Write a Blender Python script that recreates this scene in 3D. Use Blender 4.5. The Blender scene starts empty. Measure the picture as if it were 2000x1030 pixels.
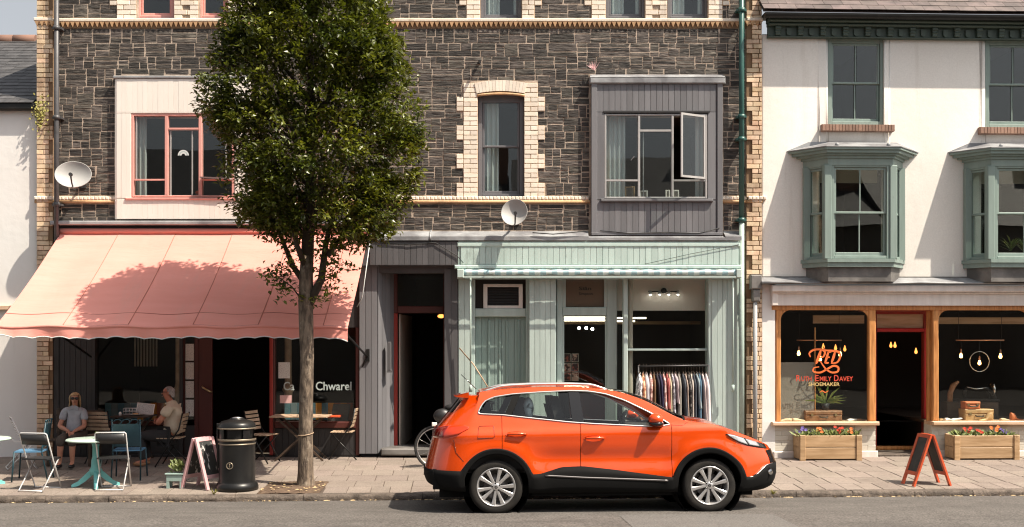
import bpy, bmesh, math, random
from mathutils import Vector, Matrix
random.seed(7)
R = math.radians
SC = bpy.context.scene
COL = SC.collection

# ---------------------------------------------------------------- camera, sky, sun, exposure
F, CX, YH, H, D = 2300.0, 1000.0, 650.0, 2.33, 20.0       # photograph pixels, metres
cam_data = bpy.data.cameras.new('camera')
cam = bpy.data.objects.new('camera', cam_data)
COL.objects.link(cam)
cam.location = (0, -D, H)
cam.rotation_euler = (R(90), 0, 0)
cam_data.sensor_width = 36
cam_data.lens = 36 * F / 2000
cam_data.shift_x = 0
cam_data.shift_y = (YH - 515) / 2000
cam_data.clip_end = 500
SC.camera = cam

SUN_DIR = Vector((1.08, -0.58, 1.82)).normalized()          # towards the sun
world = bpy.data.worlds.new('World')
SC.world = world
world.use_nodes = True
wn = world.node_tree
bg = wn.nodes['Background']
sky = wn.nodes.new('ShaderNodeTexSky')
sky.sky_type = 'NISHITA'
sky.sun_disc = False
sky.sun_elevation = math.asin(SUN_DIR.z)
sky.sun_rotation = math.atan2(SUN_DIR.x, SUN_DIR.y)
sky.dust_density = 4.0
sky.ozone_density = 0.8
hz_ = wn.nodes.new('ShaderNodeHueSaturation'); hz_.inputs['Saturation'].default_value = .25   # thin summer haze pales the blue
wn.links.new(sky.outputs[0], hz_.inputs['Color']); wn.links.new(hz_.outputs[0], bg.inputs[0])
bg.inputs[1].default_value = 0.09
sl = bpy.data.lights.new('sun', 'SUN')
sl.energy = 4.5
sl.angle = R(0.5)
sl.color = (1.0, 0.885, 0.735)
sun = bpy.data.objects.new('sun', sl)
COL.objects.link(sun)
sun.rotation_euler = SUN_DIR.to_track_quat('Z', 'Y').to_euler()
sun.location = SUN_DIR * 40
SC.view_settings.view_transform = 'Standard'
SC.view_settings.look = 'None'
SC.view_settings.gamma = 1
SC.view_settings.use_curve_mapping = False
SC.view_settings.exposure = 0.88
SC.cycles.use_denoising = True
SC.cycles.filter_width = 1.15
SC.cycles.transparent_max_bounces = 24
SC.cycles.max_bounces = 8
SC.cycles.caustics_reflective = False
SC.cycles.caustics_refractive = False
SC.cycles.sample_clamp_indirect = 4

# ---------------------------------------------------------------- pixel -> place
def X(px, y=0.0): return (px - CX) * (y + D) / F
def Z(py, y=0.0): return H - (py - YH) * (y + D) / F
TH = R(2.5)                                                  # the right-hand house turns away a little
PVX = X(1487)
def RX(px, ly=0.0):
    c, s, k = math.cos(TH), math.sin(TH), (px - CX) / F
    return (k * (ly * c + D) - PVX + ly * s) / (c - k * s)
def RZ(px, py, ly=0.0):
    d = RX(px, ly) * math.sin(TH) + ly * math.cos(TH) + D
    return H - (py - YH) * d / F
def kerb_y(x): return -3.55 + 0.052 * x
def pave_z(x, y):
    k = kerb_y(x)
    return 0.08 + 0.137 * (y - k) / (0 - k)
def road_z(x, y):
    t = kerb_y(x) - y
    return 0.0 if t < 0 else 0.1 * min(1, t / 1.9) ** 0.9 + (0.03 * min(1, max(0, t - 1.9) / 3))
def on_pave(px, py):
    """the point of the pavement seen at a photograph pixel"""
    y = -2.0
    for _ in range(40):
        x = X(px, y); z = pave_z(x, y)
        y = F * (H - z) / (py - YH) - D
    return X(px, y), y, pave_z(X(px, y), y)

# ---------------------------------------------------------------- materials
def N(t, typ, **kw):
    n = t.nodes.new(typ)
    for k, v in kw.items():
        if k.startswith('i_'): n.inputs[int(k[2:])].default_value = v
        else: setattr(n, k, v)
    return n
def mixc(t, fac, a, b, mode='MIX'):
    m = t.nodes.new('ShaderNodeMix'); m.data_type = 'RGBA'; m.blend_type = mode
    for s, v in ((0, fac), (6, a), (7, b)):
        if isinstance(v, bpy.types.NodeSocket): t.links.new(v, m.inputs[s])
        elif s and len(v) == 3: m.inputs[s].default_value = (*v, 1)
        else: m.inputs[s].default_value = v
    return m.outputs[2]
def noise_fac(t, scale, stretch=(1, 1, 1), lo=.35, hi=.65, detail=4, co=None, rough=.55):
    if co is None:
        g = t.nodes.new('ShaderNodeNewGeometry'); co = g.outputs['Position']
    mp = t.nodes.new('ShaderNodeMapping'); mp.inputs['Scale'].default_value = stretch
    t.links.new(co, mp.inputs[0])
    n = t.nodes.new('ShaderNodeTexNoise'); n.inputs['Scale'].default_value = scale
    n.inputs['Detail'].default_value = detail; n.inputs['Roughness'].default_value = rough
    t.links.new(mp.outputs[0], n.inputs['Vector'])
    r = t.nodes.new('ShaderNodeMapRange'); r.inputs[1].default_value = lo; r.inputs[2].default_value = hi
    t.links.new(n.outputs[0], r.inputs[0])
    return r.outputs[0], n.outputs[0]
def piece_random(t):
    o = t.nodes.new('ShaderNodeObjectInfo'); g = t.nodes.new('ShaderNodeNewGeometry')
    a = t.nodes.new('ShaderNodeMath'); a.operation = 'ADD'
    t.links.new(o.outputs['Random'], a.inputs[0]); t.links.new(g.outputs['Random Per Island'], a.inputs[1])
    f = t.nodes.new('ShaderNodeMath'); f.operation = 'FRACT'; t.links.new(a.outputs[0], f.inputs[0])
    return f.outputs[0]
def mat(name, col, rough=.6, metal=0., col2=None, ns=(6, (1, 1, 1), .35, .65), var=0., hue=0., bump=None,
        dirt=None, coat=0., spec=.5, bdist=.01, sheen=0., fine=None):
    """col -> col2 by noise; var: brightness change from piece to piece; bump=(scale, stretch, strength);
    dirt=(colour, scale, stretch, lo, hi, amount)"""
    m = bpy.data.materials.new(name); m.use_nodes = True
    t = m.node_tree; b = t.nodes['Principled BSDF']
    b.inputs['Roughness'].default_value = rough; b.inputs['Metallic'].default_value = metal
    b.inputs['Specular IOR Level'].default_value = spec
    b.inputs['Coat Weight'].default_value = coat; b.inputs['Coat Roughness'].default_value = .03
    if sheen: b.inputs['Sheen Weight'].default_value = sheen
    c = (*col, 1)
    if col2 is not None:
        f, _ = noise_fac(t, ns[0], ns[1], ns[2], ns[3]); c = mixc(t, f, col, col2)
    if fine is not None:
        f, _ = noise_fac(t, fine[0], (1, 1, 1), .3, .7, 2)
        k = t.nodes.new('ShaderNodeMapRange'); k.inputs[3].default_value = 1 - fine[1]; k.inputs[4].default_value = 1 + fine[1]
        t.links.new(f, k.inputs[0])
        hs = t.nodes.new('ShaderNodeHueSaturation'); t.links.new(k.outputs[0], hs.inputs['Value'])
        if isinstance(c, bpy.types.NodeSocket): t.links.new(c, hs.inputs['Color'])
        else: hs.inputs['Color'].default_value = c
        c = hs.outputs[0]
    if var or hue:
        rnd = piece_random(t)
        hs = t.nodes.new('ShaderNodeHueSaturation')
        r = t.nodes.new('ShaderNodeMapRange'); r.inputs[3].default_value = 1 - var; r.inputs[4].default_value = 1 + var
        t.links.new(rnd, r.inputs[0]); t.links.new(r.outputs[0], hs.inputs['Value'])
        if hue:
            mu = t.nodes.new('ShaderNodeMath'); mu.operation = 'MULTIPLY'; mu.inputs[1].default_value = 7.31
            fr = t.nodes.new('ShaderNodeMath'); fr.operation = 'FRACT'
            t.links.new(rnd, mu.inputs[0]); t.links.new(mu.outputs[0], fr.inputs[0])
            r2 = t.nodes.new('ShaderNodeMapRange'); r2.inputs[3].default_value = .5 - hue; r2.inputs[4].default_value = .5 + hue
            t.links.new(fr.outputs[0], r2.inputs[0]); t.links.new(r2.outputs[0], hs.inputs['Hue'])
        if isinstance(c, bpy.types.NodeSocket): t.links.new(c, hs.inputs['Color'])
        else: hs.inputs['Color'].default_value = c
        c = hs.outputs[0]
    if dirt is not None:
        f, _ = noise_fac(t, dirt[1], dirt[2], dirt[3], dirt[4], 6, rough=.7)
        k = t.nodes.new('ShaderNodeMath'); k.operation = 'MULTIPLY'; k.inputs[1].default_value = dirt[5]; k.use_clamp = True
        t.links.new(f, k.inputs[0]); c = mixc(t, k.outputs[0], c, dirt[0])
    if isinstance(c, bpy.types.NodeSocket): t.links.new(c, b.inputs['Base Color'])
    else: b.inputs['Base Color'].default_value = c
    if bump is not None:
        _, raw = noise_fac(t, bump[0], bump[1], detail=5)
        bp = t.nodes.new('ShaderNodeBump'); bp.inputs['Strength'].default_value = bump[2]; bp.inputs['Distance'].default_value = bdist
        t.links.new(raw, bp.inputs['Height']); t.links.new(bp.outputs[0], b.inputs['Normal'])
    return m
def glass_mat(name, tint=(.8, .84, .82), rough=.0, ior=1.5, boost=1.0):
    m = bpy.data.materials.new(name); m.use_nodes = True
    t = m.node_tree; t.nodes.remove(t.nodes['Principled BSDF'])
    out = t.nodes['Material Output']
    tr = N(t, 'ShaderNodeBsdfTransparent'); tr.inputs[0].default_value = (*tint, 1)
    gl = N(t, 'ShaderNodeBsdfGlossy'); gl.inputs['Roughness'].default_value = rough; gl.inputs[0].default_value = (1, 1, 1, 1)
    fr = N(t, 'ShaderNodeFresnel'); bk = N(t, 'ShaderNodeNewGeometry')
    ir = N(t, 'ShaderNodeMapRange'); ir.inputs[3].default_value = ior; ir.inputs[4].default_value = 1 / ior      # same reflection on both faces of a thin pane
    t.links.new(bk.outputs['Backfacing'], ir.inputs[0]); t.links.new(ir.outputs[0], fr.inputs[0])
    ml = N(t, 'ShaderNodeMath', operation='MULTIPLY', use_clamp=True); ml.inputs[1].default_value = boost
    _, raw = noise_fac(t, 1.3, (1, 1, 1), detail=1)
    bp = N(t, 'ShaderNodeBump'); bp.inputs['Strength'].default_value = .025; bp.inputs['Distance'].default_value = .05
    t.links.new(raw, bp.inputs['Height']); t.links.new(bp.outputs[0], gl.inputs['Normal'])
    mx = N(t, 'ShaderNodeMixShader')
    t.links.new(fr.outputs[0], ml.inputs[0]); t.links.new(ml.outputs[0], mx.inputs[0])
    t.links.new(tr.outputs[0], mx.inputs[1]); t.links.new(gl.outputs[0], mx.inputs[2])
    t.links.new(mx.outputs[0], out.inputs[0])
    return m
def emit_mat(name, col, power):
    m = bpy.data.materials.new(name); m.use_nodes = True
    b = m.node_tree.nodes['Principled BSDF']
    b.inputs['Base Color'].default_value = (*col, 1)
    b.inputs['Emission Color'].default_value = (*col, 1); b.inputs['Emission Strength'].default_value = power
    return m

WARM = (.05, .035, .025)
MT = {}
# ---- masonry
def stone_mat(name, pale):
    m = mat(name, (.016, .0135, .012), .75, col2=(.105, .089, .076), ns=(7, (.7, .7, 3.4), .34, .68), var=.65, hue=.02,
            bump=(10, (.5, .5, 3.6), .9), bdist=.025)
    t = m.node_tree; b = t.nodes['Principled BSDF']
    c = b.inputs['Base Color'].links[0].from_socket
    # pale limey streaks in the bedding planes and washed patches
    f1, _ = noise_fac(t, 13, (.4, .4, 4.5), .53, .70, 5, rough=.7)
    f2, _ = noise_fac(t, .75, (1, 1, 1), .52, .66, 4)
    mu = N(t, 'ShaderNodeMath', operation='MULTIPLY'); t.links.new(f1, mu.inputs[0])
    ad = N(t, 'ShaderNodeMath', operation='MULTIPLY_ADD'); t.links.new(f2, ad.inputs[0]); ad.inputs[1].default_value = 1.1; ad.inputs[2].default_value = pale
    t.links.new(ad.outputs[0], mu.inputs[1])
    k = N(t, 'ShaderNodeMath', operation='MULTIPLY', use_clamp=True); k.inputs[1].default_value = .9; t.links.new(mu.outputs[0], k.inputs[0])
    c2 = mixc(t, k.outputs[0], c, (.40, .345, .295))
    t.links.new(c2, b.inputs['Base Color'])
    return m
MT['stone'] = stone_mat('slate_rubble', .22)
MT['mortar'] = mat('lime_mortar', (.52, .42, .335), .9, col2=(.24, .185, .14), ns=(3, (1, 1, 1), .4, .65), bump=(40, (1, 1, 1), .5), fine=(60, .2))
MT['brick'] = mat('buff_glazed_brick', (.84, .75, .64), .4, col2=(.79, .68, .55), ns=(5, (1, 1, 1), .4, .7), var=.13, hue=.006,
                  bump=(30, (1, 1, 1), .12), dirt=((.20, .12, .06), 2.2, (1, 1, .5), .58, .8, .7))
MT['brick_old'] = mat('weathered_buff_brick', (.74, .57, .40), .55, col2=(.56, .38, .24), ns=(5, (1, 1, 1), .4, .7), var=.22, hue=.01,
                      bump=(30, (1, 1, 1), .2), dirt=((.12, .075, .04), 2.2, (1, 1, .5), .5, .75, .8))
MT['brick_joint'] = mat('brick_joint', (.22, .14, .08), .9); MT['quoin_joint'] = mat('quoin_joint', (.50, .34, .21), .9)
MT['brick_tan'] = mat('tan_terracotta', (.58, .36, .19), .6, var=.2, dirt=((.08, .05, .03), 3, (1, 1, 1), .5, .75, .7))
MT['brick_brown'] = mat('brown_sill_brick', (.27, .16, .115), .8, var=.25, bump=(30, (1, 1, 1), .3))
MT['brick_painted'] = mat('painted_brick', (.56, .53, .46), .6, var=.05, bump=(14, (1, 1, 1), .3), dirt=((.2, .17, .13), 2.5, (1, 1, 1), .58, .8, .5))
MT['render_cream'] = mat('cream_render', (.80, .77, .72), .75, col2=(.77, .735, .68), ns=(1.2, (1, 1, .5), .35, .65), bump=(2.2, (1, 1, 1), .35), bdist=.03,
                         dirt=((.45, .39, .32), 1.5, (2.6, 2.6, .22), .56, .82, .5), fine=(40, .04))
MT['render_white'] = mat('white_render', (.78, .77, .75), .8, col2=(.72, .70, .67), ns=(.9, (1, 1, .5), .35, .65), bump=(2.5, (1, 1, 1), .3), bdist=.03,
                         dirt=((.42, .38, .33), 1.2, (2.5, 2.5, .3), .6, .85, .4))
MT['slate_purple'] = mat('purple_roof_slate', (.135, .102, .095), .6, col2=(.085, .066, .062), ns=(5, (1, 1, 1), .4, .65), var=.28, hue=.012, bump=(12, (1, 1, 1), .3),
                         dirt=((.4, .36, .3), 9, (1, 1, 1), .66, .8, .6))
MT['slate_grey'] = mat('grey_roof_slate', (.085, .083, .085), .55, col2=(.05, .05, .052), var=.3, bump=(12, (1, 1, 1), .3))
MT['ridge'] = mat('ridge_tile', (.20, .11, .08), .8, var=.15)
MT['lead'] = mat('lead_flashing', (.33, .34, .35), .5, col2=(.17, .17, .18), ns=(2.2, (1, 1, 1), .38, .62), bump=(5, (1, 1, 1), .4), bdist=.02,
                 dirt=((.62, .62, .6), 3, (.6, .6, 2), .6, .8, .6))
MT['lead_dark'] = mat('dark_lead', (.10, .095, .09), .55, col2=(.2, .19, .18), ns=(3, (1, 1, 1), .4, .65), bump=(6, (1, 1, 1), .4))
# ---- joinery paints
def paint(name, col, amt=.3, rough=.5, wear=(.4, .38, .35), lo=.62, var=.05):
    return mat(name, col, rough, col2=tuple(c * .84 for c in col), ns=(3, (3, 3, .35), .35, .7), var=var, bump=(60, (1, 1, .12), .12), bdist=.004,
               dirt=(wear, 6, (1.5, 1.5, .7), lo, lo + .16, amt))
MT['teal'] = paint('sage_green_paint', (.455, .55, .52), .35, wear=(.22, .24, .2), lo=.64)
MT['teal_grime'] = mat('sage_green_fascia', (.50, .62, .58), .5, col2=(.43, .55, .51), ns=(3, (3, 3, .35), .35, .7), var=.07, bump=(60, (1, 1, .12), .12), bdist=.004,
                       dirt=((.07, .06, .045), 2.6, (.8, .8, .45), .55, .8, .8))
MT['teal_dark'] = paint('sage_green_door', (.27, .365, .335), .25, wear=(.16, .18, .15), lo=.62)
MT['green_frame'] = paint('grey_green_frame', (.24, .312, .283), .45, wear=(.15, .16, .14), lo=.6)
MT['green_dark'] = paint('dark_green_cornice', (.052, .08, .063), .4, wear=(.03, .035, .03), lo=.58)
MT['purple'] = paint('weathered_grey_boards', (.168, .167, .178), .35, .65, wear=(.36, .34, .33), lo=.66, var=.12)
MT['purple_dark'] = paint('dark_grey_purple_boards', (.098, .095, .100), .35, .6, wear=(.24, .23, .22), lo=.66, var=.14)
MT['charcoal'] = paint('charcoal_paint', (.03, .028, .029), .2, wear=(.12, .11, .1))
MT['grey_frame'] = paint('grey_sash_paint', (.16, .155, .165), .25, wear=(.3, .28, .28))
MT['steel_white'] = paint('grey_white_window_paint', (.40, .39, .385), .3, wear=(.25, .23, .22))
MT['white_boards'] = mat('cream_white_boards', (.85, .79, .725), .5, col2=(.80, .74, .67), ns=(3, (3, 3, .35), .35, .7), var=.02, dirt=((.5, .42, .35), 6, (1.5, 1.5, .7), .68, .84, .2))
MT['pink_frame'] = paint('salmon_pink_frame', (.74, .36, .31), .3, wear=(.78, .62, .56), lo=.58)
MT['red_frame'] = paint('red_door_frame', (.33, .035, .025), .2, wear=(.12, .03, .02))
MT['maroon'] = paint('dark_maroon_frame', (.085, .02, .016), .2, wear=(.06, .02, .02))
MT['white_paint'] = paint('off_white_paint', (.76, .70, .655), .3, wear=(.45, .38, .32), lo=.62)
MT['pine'] = mat('oiled_pine_frame', (.63, .29, .10), .4, col2=(.36, .14, .04), ns=(5, (6, 6, .5), .38, .7), bump=(40, (1, 1, .1), .15), var=.08,
                 dirt=((.13, .05, .02), 3, (3, 3, .4), .6, .8, .6))
MT['sill_pine'] = mat('pale_wood_sill', (.66, .47, .33), .5, col2=(.5, .33, .2), ns=(4, (.4, 4, 4), .4, .65))
MT['fence_pine'] = mat('planter_pine', (.48, .32, .18), .55, col2=(.33, .205, .10), ns=(4, (.5, 5, 5), .36, .68), var=.12, bump=(30, (.2, 1, 1), .2),
                       dirt=((.16, .08, .03), 5, (.8, .8, .8), .66, .76, .8))
MT['slat_wood'] = mat('weathered_slat_wood', (.50, .37, .255), .6, col2=(.33, .23, .15), ns=(6, (1, 1, 1), .4, .65), var=.15)
MT['dark_wood'] = mat('dark_wood', (.07, .045, .03), .5, col2=(.04, .025, .016), ns=(4, (1, 1, 3), .4, .65), var=.1)
MT['red_paint'] = mat('orange_red_paint', (.62, .10, .035), .4, col2=(.5, .07, .02), ns=(4, (1, 1, 1), .4, .7))
MT['pink_paint'] = mat('pale_pink_paint', (.72, .44, .45), .5, col2=(.62, .34, .35), ns=(5, (1, 1, 1), .4, .7))
MT['chalkboard'] = mat('chalkboard', (.035, .037, .036), .7, col2=(.06, .06, .058), ns=(8, (1, 1, 1), .4, .7))
MT['turquoise'] = mat('turquoise_paint', (.20, .56, .55), .45, col2=(.16, .47, .47), ns=(5, (1, 1, 1), .4, .7))
MT['table_top'] = mat('pale_green_table_top', (.50, .62, .54), .35, col2=(.44, .56, .48), ns=(6, (1, 1, 1), .4, .7))
MT['blue_metal'] = mat('petrol_blue_metal', (.012, .045, .062), .45, col2=(.017, .06, .082), ns=(6, (1, 1, 1), .4, .7))
MT['blue_seat'] = mat('blue_seat', (.08, .20, .33), .5)
MT['chair_tube'] = mat('silver_chair_tube', (.70, .69, .68), .3, .3)
MT['chrome'] = mat('chrome', (.72, .71, .69), .22, 1.0)
MT['alu'] = mat('brushed_aluminium', (.62, .61, .60), .38, .9)
MT['black_plastic'] = mat('black_plastic', (.022, .022, .023), .4, bump=(90, (1, 1, 1), .05))
MT['black_iron'] = mat('black_painted_iron', (.010, .010, .010), .36, col2=(.018, .017, .016), spec=.35, ns=(5, (1, 1, 1), .45, .7), bump=(12, (1, 1, 1), .08))
MT['bin_band'] = mat('dull_bin_band', (.26, .215, .16), .45, .6)
MT['gold'] = mat('brass_band', (.48, .36, .19), .35, .8)
MT['dish'] = mat('dish_grey', (.40, .395, .385), .6, col2=(.34, .335, .325), ns=(4, (1, 1, 1), .4, .7), dirt=((.25, .22, .2), 8, (1, 1, 1), .66, .8, .4))
MT['dark_metal'] = mat('dark_metal', (.05, .05, .052), .45, .4)
MT['cast_dark'] = mat('dark_grey_pipe', (.085, .083, .088), .45, col2=(.06, .058, .06))
MT['cast_green'] = mat('dark_green_pipe', (.035, .115, .10), .35, col2=(.03, .09, .08))
MT['cast_teal'] = mat('pale_green_pipe', (.40, .50, .45), .5, col2=(.34, .42, .38), dirt=((.2, .14, .1), 5, (1, 1, 1), .62, .8, .5))
MT['cast_grey'] = mat('grey_pipe', (.32, .33, .34), .5)
MT['cable'] = mat('black_cable', (.02, .02, .02), .6)
MT['glass'] = glass_mat('window_glass', (.86, .9, .88), boost=1.0)
MT['glass_up'] = glass_mat('upper_window_glass', (.86, .90, .89), boost=1.15)
MT['glass_shop'] = glass_mat('shop_glass', (.92, .94, .92), boost=.6)
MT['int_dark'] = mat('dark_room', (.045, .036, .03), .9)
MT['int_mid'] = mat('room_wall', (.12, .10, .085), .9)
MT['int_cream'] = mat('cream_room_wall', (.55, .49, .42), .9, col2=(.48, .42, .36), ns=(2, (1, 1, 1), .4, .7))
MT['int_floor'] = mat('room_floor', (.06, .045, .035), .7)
MT['curtain'] = mat('net_curtain', (.60, .62, .62), .9, sheen=.2)
MT['paper'] = mat('printed_paper', (.70, .72, .69), .8, col2=(.4, .42, .42), ns=(70, (1, 1, 2.2), .5, .62))
MT['paper_pink'] = mat('pink_paper', (.66, .43, .42), .8, col2=(.5, .3, .3), ns=(60, (1, 1, 2.5), .5, .65))
MT['letter_grey'] = mat('pale_vinyl_lettering', (.42, .50, .49), .5)
MT['letter_orange'] = mat('orange_vinyl_lettering', (.80, .17, .04), .5)
MT['letter_red'] = mat('red_vinyl_lettering', (.60, .07, .035), .5)
MT['letter_gold'] = mat('gold_vinyl_lettering', (.62, .45, .18), .5)
MT['letter_dark'] = mat('dark_lettering', (.03, .022, .018), .6)
MT['bulb'] = emit_mat('warm_bulb', (1, .5, .15), 9)
MT['bulb_soft'] = emit_mat('warm_bulb_far', (1, .34, .07), 1.5)
MT['bulb_white'] = emit_mat('white_spot_bulb', (1, .93, .82), 10)
MT['tube'] = emit_mat('fluorescent_tube', (1, .86, .62), 4)
MT['copper'] = mat('copper_bar', (.72, .36, .22), .3, .8)

# ---------------------------------------------------------------- mesh builder
class MB:
    def __init__(s): s.v = []; s.f = []; s.m = []; s.sm = []
    def add(s, vs, fs, mi=0, smooth=False):
        o = len(s.v); s.v += [tuple(v) for v in vs]
        for f in fs:
            s.f.append([i + o for i in f]); s.m.append(mi); s.sm.append(smooth)
        return s
    def box(s, x0, x1, y0, y1, z0, z1, mi=0, b=0.0):
        if b <= 0:
            s.add([(x0, y0, z0), (x1, y0, z0), (x1, y1, z0), (x0, y1, z0), (x0, y0, z1), (x1, y0, z1), (x1, y1, z1), (x0, y1, z1)],
                  [(0, 3, 2, 1), (4, 5, 6, 7), (0, 1, 5, 4), (1, 2, 6, 5), (2, 3, 7, 6), (3, 0, 4, 7)], mi)
        else:                                                   # chamfered on the side that faces the street (-y)
            b = min(b, (x1 - x0) * .4, (z1 - z0) * .4, (y1 - y0) * .6)
            s.add([(x0, y1, z0), (x1, y1, z0), (x1, y1, z1), (x0, y1, z1),
                   (x0, y0 + b, z0), (x1, y0 + b, z0), (x1, y0 + b, z1), (x0, y0 + b, z1),
                   (x0 + b, y0, z0 + b), (x1 - b, y0, z0 + b), (x1 - b, y0, z1 - b), (x0 + b, y0, z1 - b)],
                  [(3, 2, 1, 0), (0, 1, 5, 4), (1, 2, 6, 5), (2, 3, 7, 6), (3, 0, 4, 7),
                   (4, 5, 9, 8), (5, 6, 10, 9), (6, 7, 11, 10), (7, 4, 8, 11), (8, 9, 10, 11)], mi)
        return s
    def obox(s, c, ax, ay, az, mi=0):
        """box from a centre and three half-axis vectors"""
        c, ax, ay, az = Vector(c), Vector(ax), Vector(ay), Vector(az)
        vs = [c + ax * i + ay * j + az * k for k in (-1, 1) for j in (-1, 1) for i in (-1, 1)]
        return s.add(vs, [(0, 2, 3, 1), (4, 5, 7, 6), (0, 1, 5, 4), (1, 3, 7, 5), (3, 2, 6, 7), (2, 0, 4, 6)], mi)
    def bar(s, a, b, w, h, up=(0, 0, 1), mi=0):
        a, b = Vector(a), Vector(b); d = (b - a); L = d.length; d.normalize()
        up = Vector(up)
        if abs(d.dot(up)) > .98: up = Vector((0, 1, 0))
        sx = d.cross(up).normalized(); su = sx.cross(d).normalized()
        return s.obox((a + b) / 2, d * L / 2, sx * w / 2, su * h / 2, mi)
    def tube(s, pts, r, n=8, mi=0, caps=True, smooth=True, closed=False):
        pts = [Vector(p) for p in pts]; rr = r if isinstance(r, (list, tuple)) else [r] * len(pts)
        o = len(s.v); m = len(pts); prev = None
        for i, p in enumerate(pts):
            if closed: d = pts[(i + 1) % m] - pts[i - 1]
            else: d = pts[min(i + 1, m - 1)] - pts[max(i - 1, 0)]
            d.normalize()
            if prev is None:
                up = Vector((0, 0, 1)) if abs(d.z) < .9 else Vector((1, 0, 0))
                u = d.cross(up).normalized()
            else:
                u = (prev - d * prev.dot(d))
                u = u.normalized() if u.length > 1e-6 else d.orthogonal().normalized()
            prev = u; w = d.cross(u)
            for k in range(n):
                a = 2 * math.pi * k / n
                s.v.append(tuple(p + (u * math.cos(a) + w * math.sin(a)) * rr[i]))
        for i in range(m if closed else m - 1):
            for k in range(n):
                a, b = o + i * n + k, o + i * n + (k + 1) % n
                c, d2 = o + ((i + 1) % m) * n + (k + 1) % n, o + ((i + 1) % m) * n + k
                s.f.append([a, b, c, d2]); s.m.append(mi); s.sm.append(smooth)
        if caps and not closed:
            s.f.append([o + k for k in range(n)][::-1]); s.m.append(mi); s.sm.append(False)
            s.f.append([o + (m - 1) * n + k for k in range(n)]); s.m.append(mi); s.sm.append(False)
        return s
    def lathe(s, prof, c=(0, 0, 0), n=24, axis='z', mi=0, smooth=True, arc=(0, 2 * math.pi)):
        """prof: (radius, height) pairs"""
        o = len(s.v); full = abs(arc[1] - arc[0] - 2 * math.pi) < 1e-6; cols = n if full else n + 1
        for r, h in prof:
            for k in range(cols):
                a = arc[0] + (arc[1] - arc[0]) * k / n
                p = (r * math.cos(a), r * math.sin(a), h)
                if axis == 'y': p = (p[0], -h, p[1])
                elif axis == 'x': p = (h, p[0], p[1])
                s.v.append((p[0] + c[0], p[1] + c[1], p[2] + c[2]))
        for i in range(len(prof) - 1):
            for k in range(n):
                a, b = o + i * cols + k, o + i * cols + (k + 1) % cols
                s.f.append([a, b, b + cols, a + cols]); s.m.append(mi); s.sm.append(smooth)
        return s
    def prism(s, poly, y0, y1, mi=0, smooth=False):
        """polygon of (x, z) pushed from y0 (street side) to y1"""
        n = len(poly)
        vs = [(p[0], y0, p[1]) for p in poly] + [(p[0], y1, p[1]) for p in poly]
        fs = [list(range(n)), list(range(n, 2 * n))[::-1]] + [[(i + 1) % n, i, i + n, (i + 1) % n + n] for i in range(n)]
        return s.add(vs, fs, mi, smooth)
    def ball(s, c, r, n=10, m=7, mi=0, sc=(1, 1, 1)):
        prof = [(r * math.sin(math.pi * i / m), -r * math.cos(math.pi * i / m)) for i in range(m + 1)]
        o = len(s.v); s.lathe([(max(p[0], 1e-4), p[1]) for p in prof], (0, 0, 0), n, mi=mi)
        for i in range(o, len(s.v)):
            v = s.v[i]; s.v[i] = (v[0] * sc[0] + c[0], v[1] * sc[1] + c[1], v[2] * sc[2] + c[2])
        return s
    def xf(s, M, start=0):
        for i in range(start, len(s.v)): s.v[i] = tuple(M @ Vector(s.v[i]))
        return s
    def mesh(s, name, mats, origin=(0, 0, 0)):
        me = bpy.data.meshes.new(name)
        ox, oy, oz = origin
        me.from_pydata([(v[0] - ox, v[1] - oy, v[2] - oz) for v in s.v], [], s.f)
        for mm in (mats if isinstance(mats, (list, tuple)) else [mats]): me.materials.append(mm)
        me.polygons.foreach_set('material_index', s.m); me.polygons.foreach_set('use_smooth', s.sm)
        me.update()
        return me
    def build(s, name, mats, parent=None, origin=None, kind=None, fix=True):
        """ONE mesh object; its origin is put at the middle of its base, relative to the parent"""
        xs, ys, zs = zip(*s.v)
        if origin is None: origin = ((min(xs) + max(xs)) / 2, (min(ys) + max(ys)) / 2, min(zs))
        me = s.mesh(name, mats, origin)
        if fix:
            bm = bmesh.new(); bm.from_mesh(me); bmesh.ops.recalc_face_normals(bm, faces=bm.faces); bm.to_mesh(me); bm.free()
        return place(name, me, origin, parent, kind)
POS = {}
def place(name, me, origin, parent=None, kind=None):
    o = bpy.data.objects.new(name, me); COL.objects.link(o)
    POS[o.name] = Vector(origin)
    if parent is not None:
        o.parent = parent; o.location = Vector(origin) - POS[parent.name]
    else: o.location = origin
    if kind: o['kind'] = kind
    return o
def tag(o, label, cat, group=None):
    o['label'] = label; o['category'] = cat
    if group: o['group'] = group
    return o
def thing(name, loc, label, cat, group=None, rz=0., frame=None):
    o = bpy.data.objects.new(name, None); COL.objects.link(o)
    o.empty_display_size = .2
    o.location = loc; o.rotation_euler = (0, 0, rz)
    POS[o.name] = Vector(loc if frame is None else frame)
    return tag(o, label, cat, group)
def dup(root, loc, rz=None, label=None):
    def cp(o, par):
        c = o.copy(); COL.objects.link(c)
        if par is not None: c.parent = par
        POS[c.name] = POS.get(o.name, Vector((0, 0, 0)))
        for ch in [q for q in list(o.children)]: cp(ch, c)
        return c
    r = cp(root, None); r.location = loc
    if rz is not None: r.rotation_euler = (r.rotation_euler[0], r.rotation_euler[1], rz)
    if label: r['label'] = label
    return r
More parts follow.
